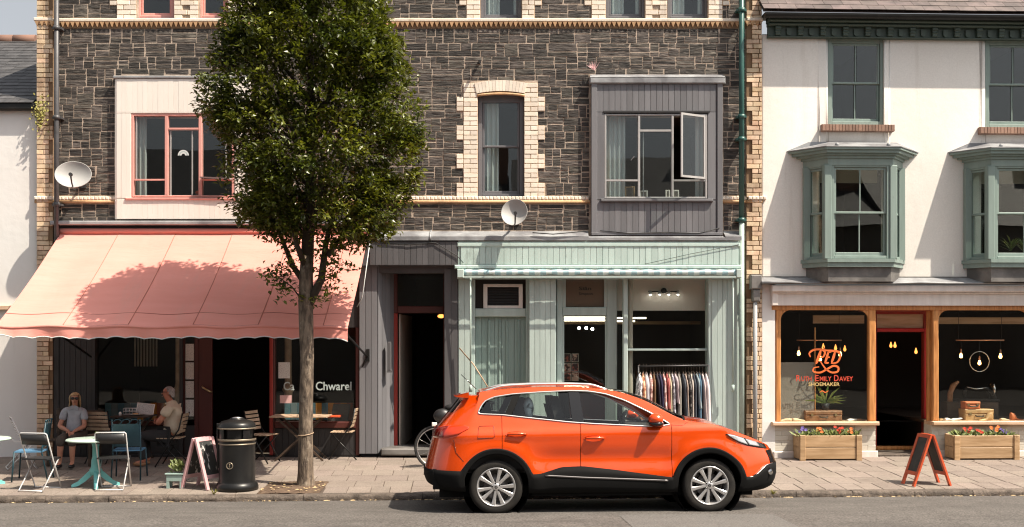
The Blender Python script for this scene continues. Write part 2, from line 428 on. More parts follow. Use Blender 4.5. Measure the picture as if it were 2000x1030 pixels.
def text_mesh(txt, size, mats, shear=0., ext=.002, align='LEFT', bold=0.):
    cu = bpy.data.curves.new('txt', 'FONT'); cu.body = txt; cu.size = size; cu.extrude = ext; cu.shear = shear
    cu.align_x = align; cu.offset = bold; cu.resolution_u = 3
    o = bpy.data.objects.new('txt', cu); COL.objects.link(o)
    bpy.context.view_layer.update()
    me = bpy.data.meshes.new_from_object(o.evaluated_get(bpy.context.evaluated_depsgraph_get()))
    bpy.data.objects.remove(o); bpy.data.curves.remove(cu)
    me.materials.clear(); me.materials.append(mats)
    return me
def lettering(name, txt, x, y, z, width, height, mats, parent, shear=0., bold=0., align='LEFT'):
    """flat lettering facing the street, fitted to a width and a cap height"""
    me = text_mesh(txt, 1.0, mats, shear, .002, 'LEFT', bold)
    xs = [v.co.x for v in me.vertices]; ys = [v.co.y for v in me.vertices]
    x0, y0 = min(xs), min(ys)
    sx = width / (max(xs) - x0); sy = height / (max(ys) - y0)
    for v in me.vertices:
        c = v.co; v.co = ((c.x - x0) * sx, -c.z, (c.y - y0) * sy)
    return place(name, me, (x, y, z), parent)

# shared unit pieces: x 0..1, y 0 (back) .. -1 (face), z 0..1
def piece_variants(n, inx, inz, jit, seed, belly=.0):
    rnd = random.Random(seed); out = []
    for _ in range(n):
        j = lambda a: rnd.uniform(-a, a)
        b = [(0 + abs(j(jit * .3)), 0, 0 + abs(j(jit * .5))), (1 - abs(j(jit * .3)), 0, abs(j(jit * .5))), (1 - abs(j(jit * .3)), 0, 1 - abs(j(jit * .5))), (abs(j(jit * .3)), 0, 1 - abs(j(jit * .5)))]
        m = [(p[0], -.65 + j(.1), p[2]) for p in b]
        f = [(inx + j(jit * .4), -1 + j(jit), inz + j(jit)), (1 - inx + j(jit * .4), -1 + j(jit), inz + j(jit)), (1 - inx + j(jit * .4), -1 + j(jit), 1 - inz + j(jit)), (inx + j(jit * .4), -1 + j(jit), 1 - inz + j(jit))]
        vs = b + m + f; fs = []
        for i in range(4):
            k = (i + 1) % 4
            fs += [(i, k, 4 + k, 4 + i), (4 + i, 4 + k, 8 + k, 8 + i)]
        if belly:
            vs.append((.5 + j(.2), -1 - belly + j(belly), .5 + j(.2))); fs += [(8 + i, 8 + (i + 1) % 4, 12) for i in range(4)]
        else: fs.append((8, 9, 10, 11))
        out.append((vs, fs))
    return out
STONE_V = piece_variants(12, .05, .12, .16, 3, .12)
BRICK_V = piece_variants(3, .03, .06, .015, 5)
def lay(pieces, name, mats, parent, variants, limit, stuff_name, keyf=None, seed=1):
    """pieces: (x0, x1, z0, z1, y_back, depth). The largest `limit` become objects that share meshes, the rest one mesh"""
    rnd = random.Random(seed)
    key = keyf or (lambda p: (p[1] - p[0]) * (p[3] - p[2]))
    order = sorted(pieces, key=key, reverse=True)
    meshes = []
    for k, (vs, fs) in enumerate(variants):
        mb = MB(); mb.add(vs, fs); me = mb.mesh(name, mats); meshes.append(me)
    base = POS[parent.name]
    for p in order[:limit]:
        o = bpy.data.objects.new(name, rnd.choice(meshes)); COL.objects.link(o); o.parent = parent
        o.location = Vector((p[0], p[4], p[2])) - base
        o.scale = (p[1] - p[0], p[5], p[3] - p[2])
    if len(order) > limit:
        mb = MB()
        for p in order[limit:]:
            vs, fs = rnd.choice(variants)
            mb.add([(p[0] + v[0] * (p[1] - p[0]), p[4] + v[1] * p[5], p[2] + v[2] * (p[3] - p[2])) for v in vs], fs)
        mb.build(stuff_name, mats, parent, kind='stuff', fix=False)
def planks(name, mats, parent, x0, x1, z0, z1, y, w, depth=.02, gap=.004, seed=0, ends=None):
    """vertical boards side by side, each an object, faces at y-depth"""
    rnd = random.Random(seed); n = max(1, round((x1 - x0) / w)); w = (x1 - x0) / n
    mb = MB(); mb.box(0, 1, -1, 0, 0, 1, b=.05); me = mb.mesh(name, mats)
    base = POS[parent.name]
    for i in range(n):
        o = bpy.data.objects.new(name, me); COL.objects.link(o); o.parent = parent
        o.location = Vector((x0 + i * w + gap / 2, y, z0)) - base
        o.scale = (w - gap, depth * rnd.uniform(.9, 1.1), z1 - z0)
def wall_cells(mb, x0, x1, z0, z1, y0, y1, holes, mi=0):
    xs = sorted(set([x0, x1] + [max(x0, min(x1, h[i])) for h in holes for i in (0, 1)]))
    for a, b in zip(xs[:-1], xs[1:]):
        if b - a < 1e-5: continue
        mid = (a + b) / 2
        cuts = sorted([(max(z0, h[2]), min(z1, h[3])) for h in holes if h[0] < mid < h[1] and h[3] > z0 and h[2] < z1])
        z = z0
        for c0, c1 in cuts:
            if c0 > z + 1e-5: mb.box(a, b, y0, y1, z, c0, mi)
            z = max(z, c1)
        if z < z1 - 1e-5: mb.box(a, b, y0, y1, z, z1, mi)
    return mb
def room(parent, x0, x1, z0, z1, y0, depth, mats, name='room'):
    """inward-facing box behind an opening, open to the street; mats: wall, floor, ceiling"""
    mb = MB(); y1 = y0 + depth
    mb.add([(x0, y1, z0), (x1, y1, z0), (x1, y1, z1), (x0, y1, z1)], [(0, 1, 2, 3)], 0)
    mb.add([(x0, y0, z0), (x0, y1, z0), (x0, y1, z1), (x0, y0, z1)], [(0, 1, 2, 3)], 0)
    mb.add([(x1, y0, z0), (x1, y1, z0), (x1, y1, z1), (x1, y0, z1)], [(0, 1, 2, 3)], 0)
    mb.add([(x0, y0, z0), (x1, y0, z0), (x1, y1, z0), (x0, y1, z0)], [(0, 1, 2, 3)], 1)
    mb.add([(x0, y0, z1), (x1, y0, z1), (x1, y1, z1), (x0, y1, z1)], [(0, 1, 2, 3)], 2)
    return mb.build(name, mats, parent, fix=False)
def pane(parent, x0, x1, z0, z1, y, m='glass', name='pane'):
    return MB().box(x0, x1, y, y + .005, z0, z1).build(name, MT[m], parent)
def frame_mb(x0, x1, z0, z1, y0, y1, w, wb=None, wt=None):
    wb = wb or w; wt = wt or w
    mb = MB()
    mb.box(x0, x0 + w, y0, y1, z0, z1, b=.006); mb.box(x1 - w, x1, y0, y1, z0, z1, b=.006)
    mb.box(x0 + w, x1 - w, y0 + .002, y1, z0, z0 + wb, b=.006); mb.box(x0 + w, x1 - w, y0 + .002, y1, z1 - wt, z1, b=.006)
    return mb
# ================================================================ ground, road, kerb, pavement
MT['asphalt'] = mat('asphalt', (.098, .088, .080), .9, col2=(.125, .113, .103), ns=(2.2, (1, 1, 1), .35, .7), bump=(95, (1, 1, 1), .9), bdist=.012, fine=(42, .5),
                    dirt=((.05, .046, .042), 1.1, (.35, 2, 1), .5, .72, .6))
MT['asphalt_patch'] = mat('asphalt_patch', (.112, .106, .099), .85, col2=(.13, .123, .115), ns=(4, (1, 1, 1), .35, .7), bump=(120, (1, 1, 1), .6), bdist=.008, fine=(45, .4))
MT['slab'] = mat('paving_slab', (.245, .203, .172), .85, col2=(.205, .168, .141), ns=(2.5, (1, 1, 1), .35, .68), var=.10, hue=.008, bump=(50, (1, 1, 1), .35), bdist=.006, fine=(45, .22),
                 dirt=((.075, .055, .042), 1.6, (1, 1, 1), .58, .8, .55))
MT['slab_joint'] = mat('paving_joint', (.085, .062, .048), .95)
MT['kerb'] = mat('granite_kerb', (.145, .115, .093), .85, col2=(.07, .055, .044), ns=(7, (1, 1, 1), .38, .65), var=.18, bump=(22, (1, 1, 1), 1.0), bdist=.02, fine=(90, .3))
MT['soil'] = mat('dry_soil', (.13, .085, .055), .95, col2=(.08, .05, .032), ns=(9, (1, 1, 1), .4, .65), bump=(30, (1, 1, 1), .8), bdist=.02)
MT['straw'] = mat('dry_litter', (.42, .31, .17), .9, var=.4)
MT['earth'] = mat('earth_ground', (.12, .10, .085), .95)

MB().add([(-200, -200, -.06), (200, -200, -.06), (200, 200, -.06), (-200, 200, -.06)], [(0, 1, 2, 3)]).build('ground', MT['earth'], None, kind='structure', fix=False)

mb = MB()
us = [-90, -40, -20] + [-14 + i for i in range(29)] + [20, 40, 90]
ts = [-.05, 0, .1, .25, .5, .8, 1.2, 1.6, 1.9, 2.4, 3, 4, 6, 10, 16, 30]
for u in us:
    for t_ in ts: mb.v.append((u, kerb_y(u) - t_, road_z(u, kerb_y(u) - t_)))
for i in range(len(us) - 1):
    for k in range(len(ts) - 1):
        a = i * len(ts) + k
        mb.f.append([a, a + 1, a + 1 + len(ts), a + len(ts)]); mb.m.append(0); mb.sm.append(True)
road = mb.build('road', MT['asphalt'], None, kind='structure')
def on_road(px, py):
    y = -5.0
    for _ in range(60):
        x = X(px, y); z = road_z(x, y); y = .5 * y + .5 * (F * (H - z) / (py - YH) - D)
    return (X(px, y), y, road_z(X(px, y), y) + .004)
mb = MB()
edge_r = [on_road(1478, 992), on_road(1520, 1010), on_road(1565, 1032), on_road(1620, 1056)]
edge_l = [(p[0] - 1.9, p[1], road_z(p[0] - 1.9, p[1]) + .004) for p in edge_r]
mb.add(edge_r + edge_l, [(0, 1, 5, 4), (1, 2, 6, 5), (2, 3, 7, 6)])
mb.build('road_patch', MT['asphalt_patch'], None, kind='structure')

# kerb made of single stones
kerb_root = thing('kerb', (0, 0, 0), 'x', 'x'); del kerb_root['label']; del kerb_root['category']; kerb_root['kind'] = 'structure'
KW, YAW = .15, math.atan(.052)
mbs = []
rk = random.Random(4)
for k in range(4):
    mb = MB(); mb.box(0, 1, 0, 1, 0, 1, b=.0)
    # rough-hewn face: a 10 x 3 grid pushed in and out
    mb = MB(); nx, nz = 12, 4; g = []
    for i in range(nx + 1):
        for j in range(nz + 1):
            edge = i in (0, nx)
            top = j == nz
            g.append((i / nx, (.10 if top else 0) + rk.uniform(-.07, .07) * (0 if edge else 1), j / nz + (rk.uniform(-.03, .01) if top else 0)))
    mb.add(g, [(i * (nz + 1) + j, (i + 1) * (nz + 1) + j, (i + 1) * (nz + 1) + j + 1, i * (nz + 1) + j + 1) for i in range(nx) for j in range(nz)], 0, True)
    o_ = len(mb.v)
    mb.add([(i / nx, 1, 1) for i in range(nx + 1)], [])
    mb.f += [[i * (nz + 1) + nz, (i + 1) * (nz + 1) + nz, o_ + i + 1, o_ + i] for i in range(nx)]; mb.m += [0] * nx; mb.sm += [False] * nx
    mb.add([(0, 0, 0), (0, .1, 1), (0, 1, 1), (0, 1, 0), (1, 0, 0), (1, .1, 1), (1, 1, 1), (1, 1, 0)], [(0, 1, 2, 3), (4, 7, 6, 5)])
    mbs.append(mb.mesh('kerbstone', MT['kerb']))
u = -12.0
while u < 12:
    L = rk.uniform(.72, 1.0)
    o = bpy.data.objects.new('kerbstone', rk.choice(mbs)); COL.objects.link(o); o.parent = kerb_root
    z1 = pave_z(u, kerb_y(u) + KW)
    o.location = (u, kerb_y(u) + rk.uniform(-.008, .008), -.05); o.rotation_euler = (0, 0, YAW)
    o.scale = ((L - .008) / math.cos(YAW), KW, z1 + .05 - .003 + rk.uniform(-.006, .004))
    u += L

# pavement: a bed of joint sand with slabs laid in rows parallel to the kerb
mb = MB(); us = [-12 + 1.0 * i for i in range(25)]
for u in us:
    for y in (kerb_y(u) + .05, -1.5, 1.2): mb.v.append((u, y, pave_z(u, y) - .010))
for i in range(len(us) - 1):
    for k in range(2):
        a = i * 3 + k; mb.f.append([a, a + 3, a + 4, a + 1]); mb.m.append(0); mb.sm.append(False)
pave = mb.build('pavement', MT['slab_joint'], None, origin=(0, 0, 0), kind='structure')
mb = MB(); mb.add([(0, 0, 0), (1, 0, 0), (1, 1, 0), (0, 1, 0), (.012, .012, 1), (.988, .012, 1), (.988, .988, 1), (.012, .988, 1)],
                  [(4, 5, 6, 7), (0, 1, 5, 4), (1, 2, 6, 5), (2, 3, 7, 6), (3, 0, 4, 7)])
slab_me = mb.mesh('paving_slab', MT['slab'])
rows = [.155, .66, 1.18, 1.70, 2.22, 2.74, 3.26, 3.78, 4.3]
PIT = (-3.56, -2.70, .155, 1.18)
rs = random.Random(11)
for ri in range(len(rows) - 1):
    v0, v1 = rows[ri], rows[ri + 1]
    u = -9.6 + rs.uniform(0, .3)
    while u < 9.4:
        w = rs.choice((.27, .30, .33)) if ri == 0 else rs.choice((.42, .45, .48))
        a, b = u, u + w; u += w
        if v0 >= PIT[2] - .01 and v1 <= PIT[3] + .01:
            if a >= PIT[0] and b <= PIT[1]: continue
            if a < PIT[0] < b: b = PIT[0]
            elif a < PIT[1] < b: a = PIT[1]
            if b - a < .05: continue
        y0 = kerb_y(a) + v0
        z0 = pave_z(a, y0)
        o = bpy.data.objects.new('paving_slab', slab_me); COL.objects.link(o); o.parent = pave
        sl_ = .137 / -kerb_y(a)
        o.location = (a + .003, y0 + .003, z0 - .012 + rs.uniform(-.0015, .0025)); o.rotation_euler = (math.atan(sl_), 0, YAW)
        o.scale = (b - a - .007, v1 - v0 - .007, .013)
mb = MB(); nx = 16
gx = [(PIT[0] + (PIT[1] - PIT[0]) * i / nx, PIT[2] + (PIT[3] - PIT[2]) * j / nx) for i in range(nx + 1) for j in range(nx + 1)]
mb.add([(a, kerb_y(a) + v, pave_z(a, kerb_y(a) + v) - .006 + .012 * rs.random() + .03 * math.exp(-((a + 3.0) ** 2 + (v - .72) ** 2) / .05)) for a, v in gx],
       [(i * (nx + 1) + j, (i + 1) * (nx + 1) + j, (i + 1) * (nx + 1) + j + 1, i * (nx + 1) + j + 1) for i in range(nx) for j in range(nx)], 0, True)
mb.build('tree_pit_soil', MT['soil'], None, kind='structure')
# dry litter in the gutter and on the soil
mb = MB()
for k in range(420):
    a = rs.uniform(-9, 9) if k < 330 else rs.uniform(PIT[0], PIT[1])
    y = kerb_y(a) - abs(rs.gauss(0, .06)) - .01 if k < 330 else kerb_y(a) + rs.uniform(.2, 1.1)
    z = (road_z(a, y) if k < 330 else pave_z(a, y) + .01) + .006
    t_ = rs.uniform(0, 6.28); L = rs.uniform(.01, .05); w = rs.uniform(.004, .014)
    dx, dy = math.cos(t_) * L, math.sin(t_) * L
    mb.add([(a - dx, y - dy, z), (a + dy * w / L, y - dx * w / L, z + .008), (a + dx, y + dy, z + .003), (a - dy * w / L, y + dx * w / L, z)], [(0, 1, 2, 3)])
mb.build('dry_litter', MT['straw'], None, kind='stuff', fix=False)
# ================================================================ the stone terrace with its three shopfronts
SB = thing('stone_terrace', (X(780), 0, Z(893)), 'tall dark slate-stone terrace with buff brick dressings behind the tree and orange car', 'building')
CO = 9.35                                                    # one brick course in photograph pixels
rb = random.Random(21)
QR = []
def brick_rows(px0, px1, py_top, py_bot, y, depth=.02, phase=0, out=None, L=26.0):
    if y == 0: QR.append((px0, px1, py_top, py_bot))
    n = max(1, round((py_bot - py_top) / CO)); h = (py_bot - py_top) / n; out = [] if out is None else out
    for i in range(n):
        b = py_bot - i * h; t = b - h
        x = px0 - (L / 2 if (i + phase) % 2 else 0)
        while x < px1 - .5:
            a, e = max(x, px0), min(x + L, px1)
            if px1 - e < 5: e = px1
            if e - a >= 5: out.append((X(a) + .0045, X(e) - .0045, Z(b) + .0045, Z(t) - .0045, y, depth + rb.uniform(-.003, .003)))
            x = e if e == px1 else x + L
    return out
# ---- openings and what keeps the rubble away, in photograph pixels (x0, x1, y_top, y_bottom)
TOPW = [(267, 340, -190, 36), (388, 445, -190, 36), (938, 1019, -190, 39), (1183, 1260, -190, 38), (1303, 1383, -190, 38)]
HOLES = [(933, 1023.5, 180, 385), (262, 455, 226, 384), (1184, 1378, 224, 386)] + TOPW
EXC = [(905, 1050.5, 158, 385), (226, 492, 148, 432), (1151, 1412, 146, 464), (60, 1490, 36, 56), (60, 1490, 382, 399)] + TOPW
QU = [(891.5, 905, 189.5, 217.6), (891.5, 905, 245.6, 273.7), (891.5, 905, 301.7, 329.8), (891.5, 905, 357.8, 385)]
EXC += QU + [(1050.5, 1064, q[2], q[3]) for q in QU]
qb = []
brick_rows(905, 933, 163, 385, .0, out=qb); brick_rows(1023.5, 1050.5, 163, 385, .0, phase=1, out=qb)
for q in QU:
    brick_rows(q[0], q[1], q[2], q[3], 0, out=qb); brick_rows(1050.5, 1064, q[2], q[3], 0, out=qb)
def top_quoin(a, b, wide_left):
    """toothed brick jamb beside an upper window; the wide blocks stick out by 14 px"""
    brick_rows(a, b, -170, 39, 0, out=qb, phase=wide_left); EXC.append((a, b, -170, 39))
    k = 0; py = 39 - 28
    while py > -170:
        if k % 2 == 0:
            w = (a - 14, a, py - 28, py) if wide_left else (b, b + 14, py - 28, py)
            brick_rows(w[0], w[1], w[2], w[3], 0, out=qb); EXC.append(w)
        py -= 28; k += 1
top_quoin(228.5, 267, 1); top_quoin(445, 478, 0); top_quoin(911, 938, 1); top_quoin(1019, 1044, 0); top_quoin(1155, 1183, 1); top_quoin(1383, 1411, 0)
for a, b in ((340, 388), (1260, 1303)):
    m = (a + b) / 2
    EXC.append((a, b, -170, 39)); n = 0; py = 39
    while py > -170:
        if n % 2 == 0:
            for q in ((a, m - 7), (m + 7, b)): brick_rows(q[0], q[1], py - CO, py, 0, out=qb)
        else: brick_rows(a, b, py - CO, py, 0, out=qb, phase=n // 2)
        py -= CO; n += 1
key_vis = lambda p: (p[1] - p[0]) * (p[3] - p[2]) * (1 if p[2] < Z(-4) else .01)
mb = MB()
for k_, q in enumerate(QR): mb.box(X(q[0]), X(q[1]), -.004 - .00001 * k_, .01, Z(q[3]), Z(q[2]))
mb.build('quoin_joint', MT['quoin_joint'], SB, kind='stuff')
lay(qb, 'quoin_brick', MT['brick'], SB, BRICK_V, 300, 'quoin_brickwork', key_vis, 2)
# ---- pilasters at both ends, toothed three courses long, three short
pb = []
def pilaster(a, b, c, side, py0, py1, y):
    n = 0; py = py1
    while py > py0:
        long_ = (n // 3) % 2 == 0
        e0, e1 = (a, c if long_ else b) if side > 0 else (c if long_ else b, a)
        brick_rows(e0, e1, py - CO, py, y, .025, n, pb); py -= CO; n += 1
pilaster(74, 98, 106, 1, -150, 892, -.045)
pilaster(1487, 1467, 1456, -1, -150, 892, -.045)
key_p = lambda p: (p[1] - p[0]) * (p[3] - p[2]) * (.01 if p[2] > Z(-4) or (p[1] < X(200) and Z(640) < p[2] < Z(460)) else 1)
lay(pb, 'pilaster_brick', MT['brick_old'], SB, BRICK_V, 300, 'pilaster_brickwork', key_p, 3)
for a, b, c, d in ((74.7, 97, 97, 105), (1468, 1486.3, 1457, 1468)): MB().box(X(a), X(b), -.045, .3, Z(893), Z(-150)).box(X(c), X(d), -.04, .3, Z(893), Z(-150)).build('pilaster', MT['brick_joint'], SB)
# ---- rubble wall
mb = MB()
hm = [(X(h[0]), X(h[1]), Z(h[3]), Z(h[2])) for h in HOLES]
wall_cells(mb, X(105), X(1457), Z(470), Z(-160), 0, .32, hm)
mb.box(X(105), X(1457), .32, 6, Z(-158), Z(-160))
mb.build('wall', MT['mortar'], SB)
st = []
def rubble(px0, px1, py0, py1):
    """one band of snecked rubble"""
    x = px0 + rb.uniform(-8, 0)
    while x < px1:
        w = rb.choice((17, 24, 30, 36, 44, 52)) * rb.uniform(.85, 1.15)
        e = min(x + w, px1)
        if px1 - e < 8: e = px1
        u = rb.random(); hgt = py1 - py0
        if u < .10 and w < 34: yield (max(x, px0), e, py0, py1)
        elif u < .60:
            c = py0 + hgt * rb.choice((.36, .45, .55, .64))
            for a, b in ((py0, c), (c, py1)):
                if e - x > 32 and rb.random() < .6:
                    m = x + (e - x) * rb.uniform(.3, .7); yield (max(x, px0), m, a, b); yield (m, e, a, b)
                else: yield (max(x, px0), e, a, b)
        else:
            c1 = py0 + hgt * rb.uniform(.28, .36); c2 = py0 + hgt * rb.uniform(.62, .70)
            for a, b in ((py0, c1), (c1, c2), (c2, py1)): yield (max(x, px0), e, a, b)
        x = e
def clip(r, ex):
    out = [r]
    for h in ex:
        nxt = []
        for a, b, c, d in out:
            if h[0] >= b or h[1] <= a or h[2] >= d or h[3] <= c: nxt.append((a, b, c, d)); continue
            ov = (min(d, h[3]) - max(c, h[2])) / (d - c)
            if ov < .25:                                        # barely touches: shave it
                if c < h[3] <= d and h[2] <= c: nxt.append((a, b, h[3], d))
                elif h[2] < d: nxt.append((a, b, c, h[2]))
                continue
            if h[2] - c > 4: nxt.append((max(a, h[0]), min(b, h[1]), c, h[2]))
            if d - h[3] > 4: nxt.append((max(a, h[0]), min(b, h[1]), h[3], d))
            if h[0] > a: nxt.append((a, h[0], c, d))
            if h[1] < b: nxt.append((h[1], b, c, d))
        out = nxt
    return [q for q in out if q[1] - q[0] > 4 and q[3] - q[2] > 3]
bands = []
py = 385.0
while py > 60:
    h_ = rb.uniform(21, 36); h_ = h_ if py - h_ > 70 else py - 56
    bands.append((py - h_, py)); py -= h_
py = 36.0
while py > -155: bands.append((py - 28, py)); py -= 28
bands += [(399, 424), (424, 450)]
for b0, b1 in bands:
    for r in rubble(106, 1456, b0, b1):
        for a, b, c, d in clip(r, EXC):
            g = rb.uniform(.5, 1.1)
            st.append((X(a + g * .65), X(b - g * .65), Z(d - g * .8), Z(c + g * .8), .0, rb.uniform(.003, .007)))
def key_s(p):
    v = (p[1] - p[0]) * (p[3] - p[2])
    if p[2] > Z(-6): v *= .01
    if X(440) < p[0] and p[1] < X(800): v *= .02
    return v
lay(st, 'stone', MT['stone'], SB, STONE_V, 300, 'rubble_stone', key_s, 4)
# ---- string courses
mb = MB()
for a, b, y in ((70, 106, -.10), (106, 1457, -.05), (1457, 1489, -.10)):
    MB().box(X(a), X(b) - .002, y, .05, Z(43.5), Z(37.5), b=.01).build('string_course', MT['brick'], SB)
MB().box(X(106), X(1457), -.012, .05, Z(56), Z(43.5) - .002).build('string_course_back', MT['brick_joint'], SB)
mb = MB(); mb.add([(-.5, 0, 0), (.5, 0, 0), (0, .25, -1), (-.5, 1, 0), (.5, 1, 0), (0, 1, -1)], [(0, 1, 2), (0, 3, 4, 1), (0, 2, 5, 3), (1, 4, 5, 2), (3, 5, 4)])
tooth = mb.mesh('dentil', MT['brick_tan'])
px = 76.0
while px < 1487:
    o = bpy.data.objects.new('dentil', tooth); COL.objects.link(o); o.parent = SB
    far = px < 106 or px > 1457
    o.location = Vector((X(px), -.095 if far else -.045, Z(43.6))) - POS[SB.name]; o.scale = (.080, .045, .092)
    px += 9.6
mb = MB()
px = 70.0
while px < 1489:
    if not (228 < px + 3 < 490 or 1152 < px + 3 < 1410):
        y = -.09 if px < 106 or px > 1455 else -.042
        mb.box(X(px) + .003, X(px + 7.2) - .002, y, .02, Z(391), Z(384.5), b=.012)
    px += 7.2
mb.build('header_brick_course', MT['brick'], SB, kind='stuff')
mb = MB()
for a, b, y in ((70, 106, -.08), (106, 228, -.04), (490, 1152, -.04), (1410, 1457, -.04), (1457, 1489, -.08)):
    mb.tube([(X(a), y * .5, Z(394.5)), (X(b), y * .5, Z(394.5))], .028, 8)
mb.build('roll_moulding', MT['brick_tan'], SB)
# ---- brick arch over the middle sash
n = 15
v_me = []
for i in range(n):
    def P(t, outer):
        a = -1 + 2 * t
        if outer: return X(978 + 51.5 * a), Z(157.5 + 6 * a * a)
        return X(978 + 47 * a), Z(178.5 + 5 * a * a)
    g = .03
    q = [P((i + g) / n, 0), P((i + 1 - g) / n, 0), P((i + 1 - g) / n, 1), P((i + g) / n, 1)]
    MB().prism(q, -.032, .02).build('arch_brick', MT['brick'], SB)
arch = lambda a, d=0: Z(183.5 + 3.5 * a * a + d)
mb = MB()
pts = [(X(978 + 46.5 * (-1 + 2 * i / 14)), -.012, arch(-1 + 2 * i / 14)) for i in range(15)]
mb.tube(pts, .022, 8); mb.build('arch_moulding', MT['brick_tan'], SB)
# ---- windows
def curtain(parent, x0, x1, z0, z1, y, waves=4, amp=.03, m='curtain'):
    mb = MB(); n = waves * 8
    for i in range(n + 1):
        xx = x0 + (x1 - x0) * i / n; yy = y + amp * math.sin(i / n * waves * 6.283) + amp * .4 * math.sin(i * 1.7)
        mb.v += [(xx, yy, z0), (xx, yy, z1)]
    for i in range(n): mb.f.append([2 * i, 2 * i + 2, 2 * i + 3, 2 * i + 1]); mb.m.append(0); mb.sm.append(True)
    return mb.build('curtain', MT[m], parent, fix=False)
def sash(parent, px0, px1, py0, py1, y, m, fw=7, rail=None, lights=1, g='glass_up', arch_top=False, name='sash_window', xf=X, zf=Z):
    """box sash: outer frame, two sliding sashes with their glazing bars, panes"""
    xx = lambda p, yy: xf(p, yy); zz = (lambda p, yy: zf(p, yy))
    x0, x1, z0, z1 = xx(px0, y), xx(px1, y), zz(py1, y), zz(py0, y)
    w = fw / 115
    fr = frame_mb(x0, x1, z0, z1, y, y + .10, w, w * .9, w * 1.1)
    if arch_top: fr.box(x0 + w, x1 - w, y + .004, y + .10, z1 - w * 2.2, z1 - w)
    fr = fr.build('window_frame', MT[m], parent)
    ix0, ix1, iz0, iz1 = x0 + w, x1 - w, z0 + w * .9, z1 - w * 1.1
    mid = zz(rail, y) if rail is not None else (z0 + z1) / 2
    t = .035
    for k, (a, b, yy) in enumerate(((mid - t * .5, iz1, y + .03), (iz0, mid + t * .5, y + .065))):
        s = frame_mb(ix0 + .002, ix1 - .002, a, b, yy, yy + .03, t, t if k == 0 else t * 1.6, t)
        for i in range(1, lights):
            c = ix0 + (ix1 - ix0) * i / lights; s.box(c - .011, c + .011, yy + .004, yy + .026, a + t, b - t, b=.004)
        so = s.build('sash', MT[m if m != 'grey_frame' else 'grey_frame'], fr)
        for i in range(lights):
            l, r = ix0 + (ix1 - ix0) * i / lights, ix0 + (ix1 - ix0) * (i + 1) / lights
            pane(fr, l + t * .6, r - t * .6, a + t * .9, b - t * .9, yy + .012 + .0007 * i, g)
    return fr
room(SB, X(900), X(1070), Z(400), Z(150), .33, 2.5, [MT['int_mid'], MT['int_floor'], MT['int_mid']])
w = sash(SB, 934, 1023, 183, 386, .12, 'grey_frame', 8, 286, 1, arch_top=True)
curtain(SB, X(943), X(974), Z(378), Z(192), .25, 3, .02)
MB().box(X(931), X(1026), -.03, .14, Z(388), Z(384)).build('window_sill', MT['grey_frame'], SB)
for (a, b, c, d), m in zip(TOPW, ('pink_frame', 'pink_frame', 'grey_frame', 'grey_frame', 'grey_frame')):
    sash(SB, a, b, c, d, .12, m, 6.5, -80, 1)
    room(SB, X(a - 14), X(b + 14), Z(d + 30), Z(c), .33, 2.2, [MT['int_mid'], MT['int_floor'], MT['int_mid']])
    if m == 'grey_frame':
        curtain(SB, X(a + 8), X(a + 38), Z(d), Z(c), .26, 3, .02)
        curtain(SB, X(b - 16), X(b - 4), Z(d), Z(c), .26, 2, .02)
    MB().box(X(a - 4), X(b + 4), -.03, .13, Z(d + 3), Z(d)).build('window_sill', MT['lead'], SB)

# ---- white boarded bay behind the tree, pink steel window
YB = -.09
mb = MB(); wall_cells(mb, X(228), X(490), Z(429), Z(155), YB, -.002, [(X(257, YB), X(458, YB), Z(387, YB), Z(222, YB))])
mb.build('boarded_bay', MT['white_boards'], SB)
for a, b, c, d in ((228, 490, 155, 221), (228, 256, 222, 387), (459, 490, 222, 387), (228, 490, 389, 428)):
    planks('bay_board', MT['white_boards'], SB, X(a, YB), X(b, YB), Z(d, YB), Z(c, YB), YB - .001, .088, .014, .0015, seed=int(a + c))
MB().box(X(225), X(493), -.125, 0, Z(156), Z(151), b=.01).build('bay_flashing', MT['lead'], SB)
YW = -.075
x = lambda p: X(p, YW); z = lambda p: Z(p, YW)
mb = frame_mb(x(257), x(458), z(385), z(222), YW - .02, YW + .09, 5 / 115, 3 / 115, 5 / 115)
for p in (322, 388): mb.box(x(p), x(p + 7), YW - .018, YW + .09, z(382), z(227), b=.008)
mb.box(x(262), x(322), YW - .016, YW + .05, z(353), z(350)); mb.box(x(329), x(388), YW - .016, YW + .05, z(253.5), z(250)); mb.box(x(395), x(453), YW - .016, YW + .05, z(353), z(350))
wf = mb.build('window_frame', MT['pink_frame'], SB)
mb = MB()
for p, t_, b_ in ((374, 254, 382), (440, 227, 350), (265, 227, 350), (332, 254, 382)): mb.box(x(p), x(p + 2.2), YW + .01, YW + .03, z(b_), z(t_))
mb.box(x(329), x(388), YW + .008, YW + .03, z(255.5), z(254)); mb.obox((x(424), YW - .07, z(349)), (x(453) / 2 - x(395) / 2, 0, -.012), (0, .10, .012), (0, -.004, .012))
mb.build('casement_bar', MT['steel_white'], wf)
for a, b, c, d in ((262, 322, 227, 350), (262, 322, 353, 382), (329, 388, 227, 250), (329, 388, 254, 382), (395, 453, 227, 350), (395, 453, 353, 382)):
    pane(wf, x(a), x(b), z(d), z(c), YW + .02, 'glass_up')
room(SB, X(240), X(475), Z(392), Z(212), .33, 2.6, [MT['int_mid'], MT['int_floor'], MT['int_mid']])
curtain(SB, X(263), X(283), Z(383), Z(226), .10, 2)
MB().box(X(249), X(466), YB - .04, YB, Z(391, -.1), Z(386.5, -.1), b=.01).build('window_sill', MT['pink_frame'], SB)
mb = MB()
